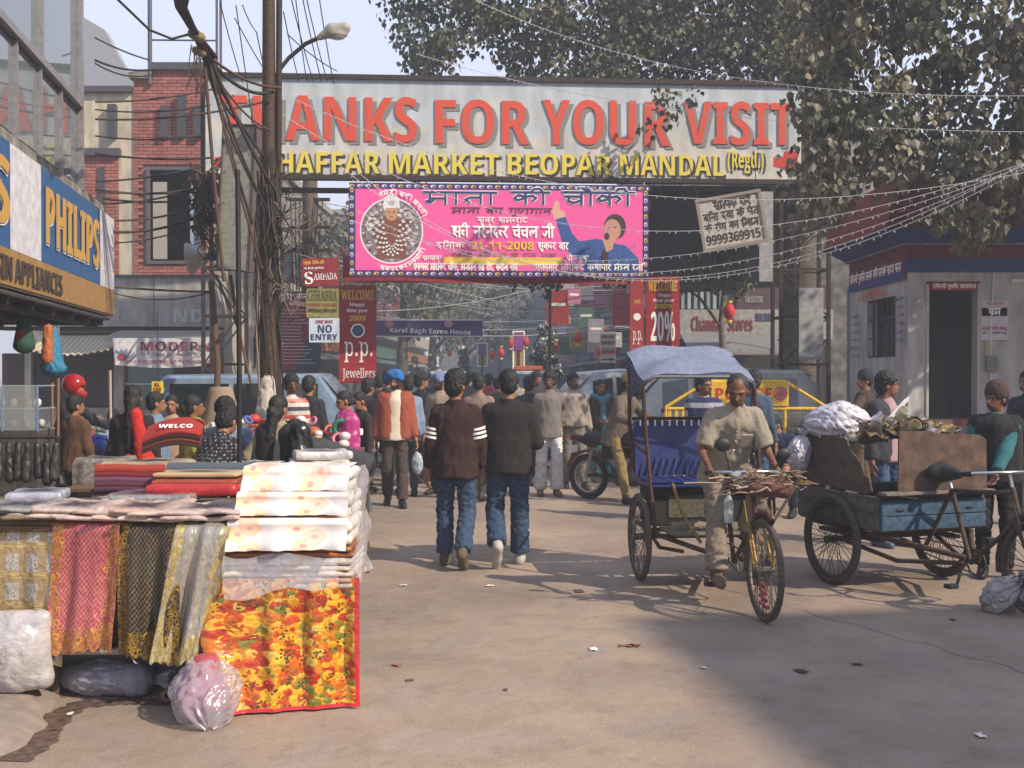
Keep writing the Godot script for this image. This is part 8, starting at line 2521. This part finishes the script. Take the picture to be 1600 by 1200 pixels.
func people() -> void:
	var D := deg_to_rad(1)
	# the two men walking away
	var a := person({"h": 1.71, "cell": .015, "tm": W("311510"), "topname": "jacket", "bm": denim("42597a"), "cuff": .072, "legw": 1.06, "lf": V(.1, .1, .12), "rf": V(-.07, .17, -.2), "rpitch": .75, "armw": 1.12, "loose": 1.06, "hem": .8, "lh": V(.27, .76, .05), "rh": V(-.26, .77, .08), "hair": "hair_full", "sm": M("5c4c3c", .8), "yaw": -.35, "fold": .013},
		"man in maroon jacket with white sleeve stripes and jeans, walking away", gnd(712, 9.65), PI)
	var j: Dictionary = a.get_meta("joints")
	for k in 3:
		band(a, j.shl, j.el, .5 + k * .13, .079, .022, mats.letter_white); band(a, j.shr, j.er, .5 + k * .13, .079, .022, mats.letter_white)
	person({"h": 1.72, "cell": .015, "tm": W("1d1613"), "topname": "sweater", "bm": denim("38506f"), "cuff": .075, "legw": 1.12, "lf": V(.1, .22, -.24), "lpitch": .85, "rf": V(-.1, .09, .1), "armw": 1.15, "loose": 1.1, "fat": 1.06, "hem": .83, "lh": V(.2, 1.12, .24), "rh": V(-.17, 1.12, .26), "sw": 1.1, "hair": "hair_short", "sm": M("a8a39a", .7), "palm": V(0, 1, .3)},
		"man in black sweater and blue jeans walking away with arms folded", gnd(795, 9.75), PI)
	# rickshaw driver
	var rk := V(1.55, 0, -9.12)
	var kh := W("9d9382")
	kh.normal_enabled = true; kh.normal_texture = tex.ncloth; kh.normal_scale = .5
	person({"h": 1.66, "cell": .015, "tm": kh, "topname": "shirt", "bm": W("8e8070"), "sleeve": .42, "armw": 1.22, "skin": "6b4530", "face": "moustache stubble", "hair": "hair_thin", "hairm": M("2a2522", .7), "pelvis": V(0, 1.05, .74), "neck": V(.0, 1.5, 1.0), "lf": V(.13, .56, .92), "rf": V(-.14, .24, .98), "lh": V(.26, 1.04, 1.2), "rh": V(-.26, 1.04, 1.2), "elbowdir": V(0, -.5, -.6), "grip": 1, "handdir": V(0, -.3, 1), "palm": V(0, -1, -.3), "legw": 1.08, "cuff": .078, "hem": .88, "hemw": 1.0, "yaw": -.35, "pitch": .28, "sm": M("6a5444", .8), "fold": .011, "loose": 1.05},
		"rickshaw driver in khaki shirt and trousers gripping the handlebars", rk, .115)
	var dr := get_child(get_child_count() - 1) as Node3D
	var dj: Dictionary = dr.get_meta("joints")
	var cf: Vector3 = dj.neck - dj.up * .2 + dj.fw * .135
	part(Geo.new().box(cf + dj.sx * .085 - dj.up * .01 - dj.fw * .02, V(.1, .11, .02), Basis(dj.sx, dj.up, dj.fw), .006), "breast_pocket", kh, dr)
	for k in 4: part(Geo.new().ell(dj.neck - dj.up * (.12 + k * .085) + dj.fw * .128, V(.007, .007, .004)), "button", mats.letter_white, dr)
	# turbaned man, and the crowd behind him
	person({"h": 1.73, "cell": .018, "tm": check("cfc4b4", "b9aa98", 9), "topname": "shirt", "bm": W("4a3c38"), "over": "open", "om": W("9c4c34"), "overname": "jacket", "hair": "turban", "hm": W("2c6ab4"), "face": "beard", "lf": V(.08, .09, .16), "rf": V(-.1, .12, -.16), "rpitch": .3, "loose": 1.05, "hem": .86, "yaw": -.35, "pitch": .2, "lh": V(.27, .78, .12), "rh": V(-.27, .8, .02), "cuff": .07, "fat": 1.06},
		"bearded man in bright blue turban and open rust jacket", gnd(618, 14.2), .12)
	single(soft([[2, V(0, -.16, 0), V(.07, .15, .05), 0, 0]], .016, .03, .012, 14), "carrier_bag", M("a8b4c0", .4, "soft", 3), "pale plastic bag held by the blue turbaned man", "bag", gnd(652, 14.1) + V(0, .72, 0))
	person({"h": 1.7, "tm": W("9c8a76"), "topname": "jacket", "bm": W("3a3634"), "hair": "turban", "hm": W("6c7ea4"), "face": "beard", "yaw": -.5, "pitch": .2, "loose": 1.1},
		"bearded man in lavender-grey turban and beige jacket", gnd(688, 15.6), -.4)
	var crowd := [
		[575, 15.6, 2.6, "1d1c20", "24222a", "hair_full", 1.62, "person in black coat close to the red jewellers banner"], [606, 16.8, 3.0, "2c3038", "26262c", "hair_short", 1.74, "tall dark-coated man behind the blue turban"], [636, 15.4, 3.4, "8296b0", "3a3c44", "hair_short", 1.66, "person in pale blue shawl behind the rust jacket"],
		[658, 17.2, 2.4, "23242a", "2a2a30", "hair_full", 1.7, "man in black leather jacket beside the lavender turban"], [716, 24.0, .2, "8a8478", "4a4640", "hair_thin", 1.68, "white-haired man facing the camera between the heads"], [748, 14.8, 2.9, "8d7a6c", "3a3430", "hair_short", 1.68, "man in taupe waistcoat with white sleeves walking away"],
		[764, 21.5, 2.9, "8a2430", "30303a", "hair_full", 1.68, "person in crimson top in the crowd's middle"], [778, 19.5, 3.3, "4c4a3c", "3a3830", "hair_short", 1.62, "person in olive top just behind the black sweater"], [741, 26.0, .4, "6a6a70", "3c3c42", "hair_full", 1.7, "grey-clad pedestrian far behind the two walking men"],
		[826, 16.8, 3.0, "202026", "23232a", "hair_full", 1.64, "person in dark navy jacket walking away beside the fir"], [806, 24.0, 2.8, "b0a8a0", "4a4644", "hair_short", 1.66, "pedestrian in pale shirt near the white taxi"], [838, 20.0, .3, "3a3434", "2c2a2c", "hair_full", 1.72, "dark-haired man directly behind the grey-shirted man"],
		[698, 28.0, .1, "94785c", "40404a", "hair_short", 1.7, "distant pedestrian in tan by the grey-white car"], [672, 30.0, .3, "56626e", "40404a", "hair_full", 1.7, "distant pedestrian in slate blue among the cars"], [790, 29.0, .3, "a09c98", "40404a", "cap", 1.7, "distant pedestrian in a pale cap"], [592, 20.0, 2.9, "6a5c50", "3a3430", "hair_full", 1.66, "pedestrian in brown beside the red jewellers banner"], [728, 18.5, 3.1, "5a5048", "33302e", "hair_short", 1.7, "pedestrian in dull brown shawl before the white-haired man"], [628, 22.0, .2, "7a6a60", "3a3430", "hair_short", 1.66, "pedestrian in fawn top facing the camera behind the turbans"]]
	var bases := {}
	for c in crowd:
		var key: String = c[5] + ("f" if absf(c[2]) < 1.2 else "b")
		var s := {"h": c[6], "cell": .027, "tm": W(c[3]), "bm": W(c[4]), "hair": c[5], "hm": W("b0aca4"), "hem": .8, "loose": 1.06, "armw": 1.1, "topname": "jacket", "lf": V(.08, .09, .14), "rf": V(-.08, .1, -.14), "rpitch": .3, "yaw": sin(c[0]) * .4}
		if c[0] == 716: s.hairm = M("8a8680", .8)
		person(s, c[7], gnd(c[0], c[1]), c[2])
	# shoppers at the right of the road
	person({"h": 1.72, "cell": .019, "tm": W("7a726c"), "topname": "shirt", "bm": W("d8d6d4"), "legw": 1.1, "cuff": .085, "lf": V(.1, .09, .06), "rf": V(-.12, .09, -.04), "lh": V(.2, .98, -.16), "rh": V(-.24, .82, -.02), "hem": .82, "hair": "hair_full", "skin": "5d3d2a", "yaw": -.3, "sm": M("6a4c3c", .8)},
		"young man in grey shirt and white trousers walking towards the camera", gnd(858, 15.4), .1)
	person({"h": 1.7, "cell": .02, "tm": W("a3968a"), "topname": "shirt", "bm": W("7c746c"), "fat": 1.14, "lf": V(.14, .09, .18), "rf": V(-.1, .09, -.1), "hem": .95, "face": "moustache", "skin": "6b4732", "yaw": .45, "cuff": .075, "legw": 1.1, "hair": "hair_short"},
		"moustached stout man in khaki shirt and grey trousers", gnd(896, 16.4), .1)
	person({"h": 1.6, "cell": .022, "tm": W("4c362c"), "topname": "cardigan", "bm": W("3c7c88"), "bottom": "skirt", "hem": .78, "hair": "hair_bun", "lh": V(.06, 1.05, .24), "rh": V(-.04, 1.03, .24), "skin": "8a5c42", "yaw": .2},
		"woman in brown cardigan over a teal dress, hands clasped", gnd(938, 17.4), .2)
	var w := get_child(get_child_count() - 1) as Node3D
	part(soft([[0, V(-.13, 1.36, .04), V(0, 1.28, .12), .045, .05], [0, V(.13, 1.36, .04), V(0, 1.28, .12), .045, .05], [0, V(0, 1.25, .13), V(.02, .8, .16), .04, .05]], .02, .03, .008, 12), "scarf", W("47808c"), w)
	# policeman on the motorcycle
	var mb := gnd(982, 14.6)
	person({"h": 1.72, "cell": .02, "tm": W("6b5c50"), "topname": "jacket", "bm": W("8a7448"), "pelvis": V(0, .92, -.18), "neck": V(0, 1.42, -.02), "lf": V(.26, .32, .1), "rf": V(-.26, .1, .12), "lh": V(.34, 1.06, .3), "rh": V(-.34, 1.06, .3), "grip": 1, "hair": "hair_short+cap", "hm": W("8a7248"), "hem": .74, "loose": 1.1, "armw": 1.15, "kneedir": V(0, .2, 1), "skin": "6b4732", "yaw": .2, "face": "moustache"},
		"policeman in khaki cap and brown jacket astride the motorcycle", mb, .95)
	# behind the rickshaw
	person({"h": 1.68, "cell": .02, "tm": W("a8a4a0"), "topname": "shirt", "bm": W("2c2c34"), "over": "closed", "om": stripes(["23264a", "23264a", "23264a", "9a98a0", "23264a"], 3.2), "overname": "sweater_vest", "skin": "7d523a", "yaw": .55, "hair": "hair_short"},
		"man in navy and grey striped sweater vest behind the rickshaw", gnd(1100, 12.6), .1)
	person({"h": 1.72, "cell": .022, "tm": W("44566c"), "topname": "jacket", "bm": denim("46648c"), "cuff": .07, "hair": "hair_full", "sm": M("28303c", .7)},
		"man in blue jacket and jeans standing hidden behind the driver", gnd(1178, 13.3), 2.8)
	var cop := person({"h": 1.72, "cell": .022, "tm": W("4a3626"), "topname": "sweater", "bm": W("5c4c34"), "over": "closed", "om": W("3c3026"), "overname": "vest", "hair": "hair_short+beanie", "hm": M("16161a", .8), "lh": V(.5, 1.18, .25), "rh": V(-.2, .85, .1), "skin": "8a5c44", "yaw": .6, "armw": 1.15},
		"policewoman in brown camouflage vest and black cap reaching out", gnd(1352, 15.4), -2.1)
	person({"h": 1.66, "cell": .024, "tm": W("3c2c28"), "topname": "jacket", "bm": W("2c2826"), "hair": "hair_bun", "skin": "8a5c44", "yaw": -.4}, "woman with tied dark hair beside the booth wall", gnd(1382, 16.2), -1.0)
	person({"h": 1.7, "cell": .018, "tm": W("b08c94"), "topname": "shirt", "bm": denim("4c6c94"), "over": "open", "om": W("35363c"), "overname": "jacket", "hair": "hair_full", "skin": "7a4c38", "yaw": .9, "sm": M("4a5460", .7), "loose": 1.05},
		"man in pink shirt under a charcoal jacket standing behind the cart", gnd(1385, 10.9), .5)
	person({"h": 1.6, "cell": .016, "tm": W("2f6e74"), "topname": "sweater", "bm": W("1f1d1c"), "over": "closed", "om": W("1c1a1a"), "overname": "vest", "hair": "hair_short+beanie", "hm": W("46302c"), "skin": "6b4430", "yaw": -.75, "lh": V(-.02, .94, .28), "rh": V(-.2, .96, .26), "armw": 1.15, "palm": V(0, 1, 0)},
		"boy in brown knitted cap, black vest and teal sleeves beside the cart", gnd(1556, 9.2), -.35)
	person({"h": 1.72, "cell": .02, "tm": W("191c2c"), "topname": "jacket", "bm": W("2c2a30"), "hair": "hair_short", "skin": "6b4732", "yaw": -.3}, "man in navy jacket with white stripe passing the booth poster", gnd(1606, 12.4), -.9)
	# someone slumped on the bench by the barricade
	person({"h": 1.68, "cell": .024, "tm": W("1f2c4c"), "topname": "jacket", "bm": W("1c1e2a"), "pelvis": V(0, .55, 0), "neck": V(-.1, .98, .22), "lf": V(.14, .09, .42), "rf": V(-.14, .09, .36), "lh": V(.12, .62, .46), "rh": V(-.3, .64, .44), "kneedir": V(0, 1, .5), "hem": .5, "hair": "hair_short", "pitch": .5, "yaw": -.3, "elbowdir": V(0, -1, -.3)},
		"person in dark blue hunched on the low bench", gnd(1235, 13.5), -.5)
	# left: shoppers round the second stall
	person({"h": 1.46, "cell": .018, "tm": W("5c3c28"), "topname": "jacket", "bm": W("17161c"), "hair": "hair_short", "loose": 1.08, "hem": .8, "armw": 1.1, "yaw": -.3, "lh": V(.26, .8, .02), "rh": V(-.25, .82, .05)},
		"man in brown corduroy jacket and black trousers seen from behind", gnd(117, 11.6), 2.7)
	person({"h": 1.58, "cell": .018, "tm": W("2a1c1e"), "topname": "blouse", "bm": W("b0201c"), "bottom": "skirt", "hair": "hair_long", "hem": .86, "yaw": .2},
		"woman in black blouse and red saree with long black hair", gnd(207, 10.2), PI)
	w = get_child(get_child_count() - 1) as Node3D
	part(soft([[0, V(-.06, 1.34, -.1), V(-.16, .9, -.13), .055, .075], [0, V(-.16, .9, -.13), V(-.2, .5, -.1), .08, .09], [0, V(-.02, .92, -.14), V(.14, .8, -.1), .05, .06]], .022, .04, .014, 11), "saree_end", W("c02418"), w)
	person({"h": 1.5, "cell": .022, "tm": check("6a8298", "4a5a70", 12), "topname": "shirt", "bm": W("2c2c34"), "yaw": .5}, "man in blue checked shirt in profile behind the red saree", gnd(243, 11.2), 1.5)
	person({"h": 1.46, "cell": .022, "tm": W("a88c74"), "topname": "blouse", "bm": W("5a4a40"), "hair": "hair_bun", "bottom": "skirt", "skin": "8a5c44"}, "woman in beige blouse facing the camera among the shoppers", gnd(268, 12.0), .1)
	person({"h": 1.48, "cell": .022, "tm": W("a0a044"), "topname": "blouse", "bm": W("8a8a3c"), "bottom": "skirt", "hair": "hair_bun", "over": "shawl", "overname": "shawl", "om": floral("94963c", "8a2c2c", 5), "hem": .8, "skin": "7d523a"}, "woman in lime and red patterned shawl bending to the stall", gnd(302, 10.6), 2.0)
	person({"h": 1.66, "cell": .02, "tm": polka(), "topname": "shirt", "bm": W("1c1c24"), "pelvis": V(0, .82, -.05), "neck": V(.0, 1.22, .2), "lh": V(.2, .86, .44), "rh": V(-.2, .86, .44), "hair": "hair_full", "pitch": .3, "hem": .72}, "man in black and white polka dot shirt bending over the goods", gnd(322, 9.0), 2.7)
	person({"h": 1.6, "cell": .018, "tm": W("8094ac"), "topname": "shirt", "bm": W("3a3a44"), "pelvis": V(0, .9, -.1), "neck": V(0, 1.34, .08), "lh": V(.18, .95, .3), "rh": V(-.18, .95, .32), "hair": "hair_full", "pitch": .45, "skin": "7a4f38"}, "young man in light blue shirt looking down at the goods", gnd(356, 9.6), .1)
	person({"h": 1.5, "cell": .018, "tm": check("9a8c70", "6e6450", 14), "topname": "kurta", "bm": W("8a7c64"), "hair": "hair_bun+hair_long", "hem": .5, "lh": V(.36, 1.0, .18), "rh": V(-.24, .84, .1), "over": "open", "overname": "dupatta", "om": W("241a20"), "yaw": -.5, "bottom": "skirt"}, "woman in checked kurta with a dark scarf and long plait from behind", gnd(436, 9.4), PI)
	single(soft([[0, V(0, .1, 0), V(0, -.14, 0), .09, .13]], .018, .04, .012, 10), "shoulder_bag", M("141316", .3, "soft", 3), "glossy black bag hanging at the checked kurta's side", "bag", gnd(468, 9.2) + V(0, 1.12, 0))
	person({"h": 1.64, "cell": .022, "tm": W("3c3c42"), "topname": "jacket", "bm": W("26262c"), "pelvis": V(0, .9, -.28), "neck": V(0, 1.12, .2), "lh": V(.16, .86, .5), "rh": V(-.16, .86, .52), "hair": "hair_short", "pitch": .4, "hem": .8}, "person in dark grey leaning far over the second stall", gnd(515, 10.0), -1.5)
	person({"h": 1.5, "cell": .018, "tm": floral("9c1c6c", "d0a0b4", 3.4), "topname": "kurta", "bm": W("a08878"), "hair": "hair_bun", "hem": .62, "lh": V(.1, .95, .26), "rh": V(-.16, .96, .24), "over": "shawl", "overname": "shawl", "om": floral("9c1c6c", "d0a0b4", 3.4), "legw": 1.2, "cuff": .09, "skin": "8a5c42", "pitch": .2, "loose": 1.05}, "woman in magenta shawl with pale flowers", gnd(541, 12.2), -1.1)
	person({"h": 1.48, "cell": .02, "tm": W("2c1e20"), "topname": "sweater", "bm": W("3c6c90"), "hair": "hair_bun", "hem": .72, "skin": "8a5c42", "pitch": .3, "legw": 1.2, "cuff": .09, "hemw": 1.1}, "woman in black sweater over bright blue trousers", gnd(566, 12.9), -.9)
	person({"h": 1.68, "cell": .024, "tm": stripes(["a83c34", "c8c0b8", "3a3c48", "b8b0a8"], 5), "topname": "sweater", "bm": W("3a3a44"), "hair": "hair_full", "skin": "5d3d2a"}, "vendor in striped sweater standing before the van", gnd(455, 13.6), .4)
	person({"h": 1.66, "cell": .024, "tm": W("22242c"), "topname": "jacket", "bm": W("2a2a30"), "hair": "hair_short"}, "vendor in black jacket seen from behind at the van", gnd(483, 13.9), 2.9)
	# motorcyclist with a red helmet
	person({"h": 1.68, "cell": .022, "tm": W("1f2632"), "topname": "jacket", "bm": W("6f7a84"), "pelvis": V(0, .92, -.2), "neck": V(0, 1.42, -.08), "lf": V(.26, .3, .08), "rf": V(-.26, .1, .1), "lh": V(.34, 1.06, .28), "rh": V(-.34, 1.06, .28), "grip": 1, "hair": "helmet", "hm": M("9c1c1c", .15), "hem": .8, "kneedir": V(0, .2, 1)}, "motorcyclist in red helmet and dark jacket on the blue motorcycle", gnd(122, 13.4), 1.45)
	person({"h": 1.66, "cell": .024, "tm": W("8ca0b0"), "topname": "shirt", "bm": W("4a5460"), "pelvis": V(0, .5, 0), "neck": V(0, .98, .05), "lf": V(.12, .09, .4), "rf": V(-.14, .09, .36), "lh": V(.14, .6, .3), "rh": V(-.16, .6, .3), "kneedir": V(0, 1, .5), "hem": .46, "hair": "hair_short"}, "person in pale blue sitting by the jewellery shop window", gnd(176, 14.8), .5)
	for c in get_children():
		if c.has_meta("joints"): c.remove_meta("joints")
func _ready() -> void:
	rng.seed = 7
	setup()
	textures()
	mats_make()
	make_kit()
	ground()
	left_shop(); brick_building(); booth(); street(); off_frame()
	gantry(); festival_banner(); boards()
	utility_pole(); cables(); trees()
	vehicles(); barricade()
	rickshaw(); cart()
	stall(); stall_back()
	people()
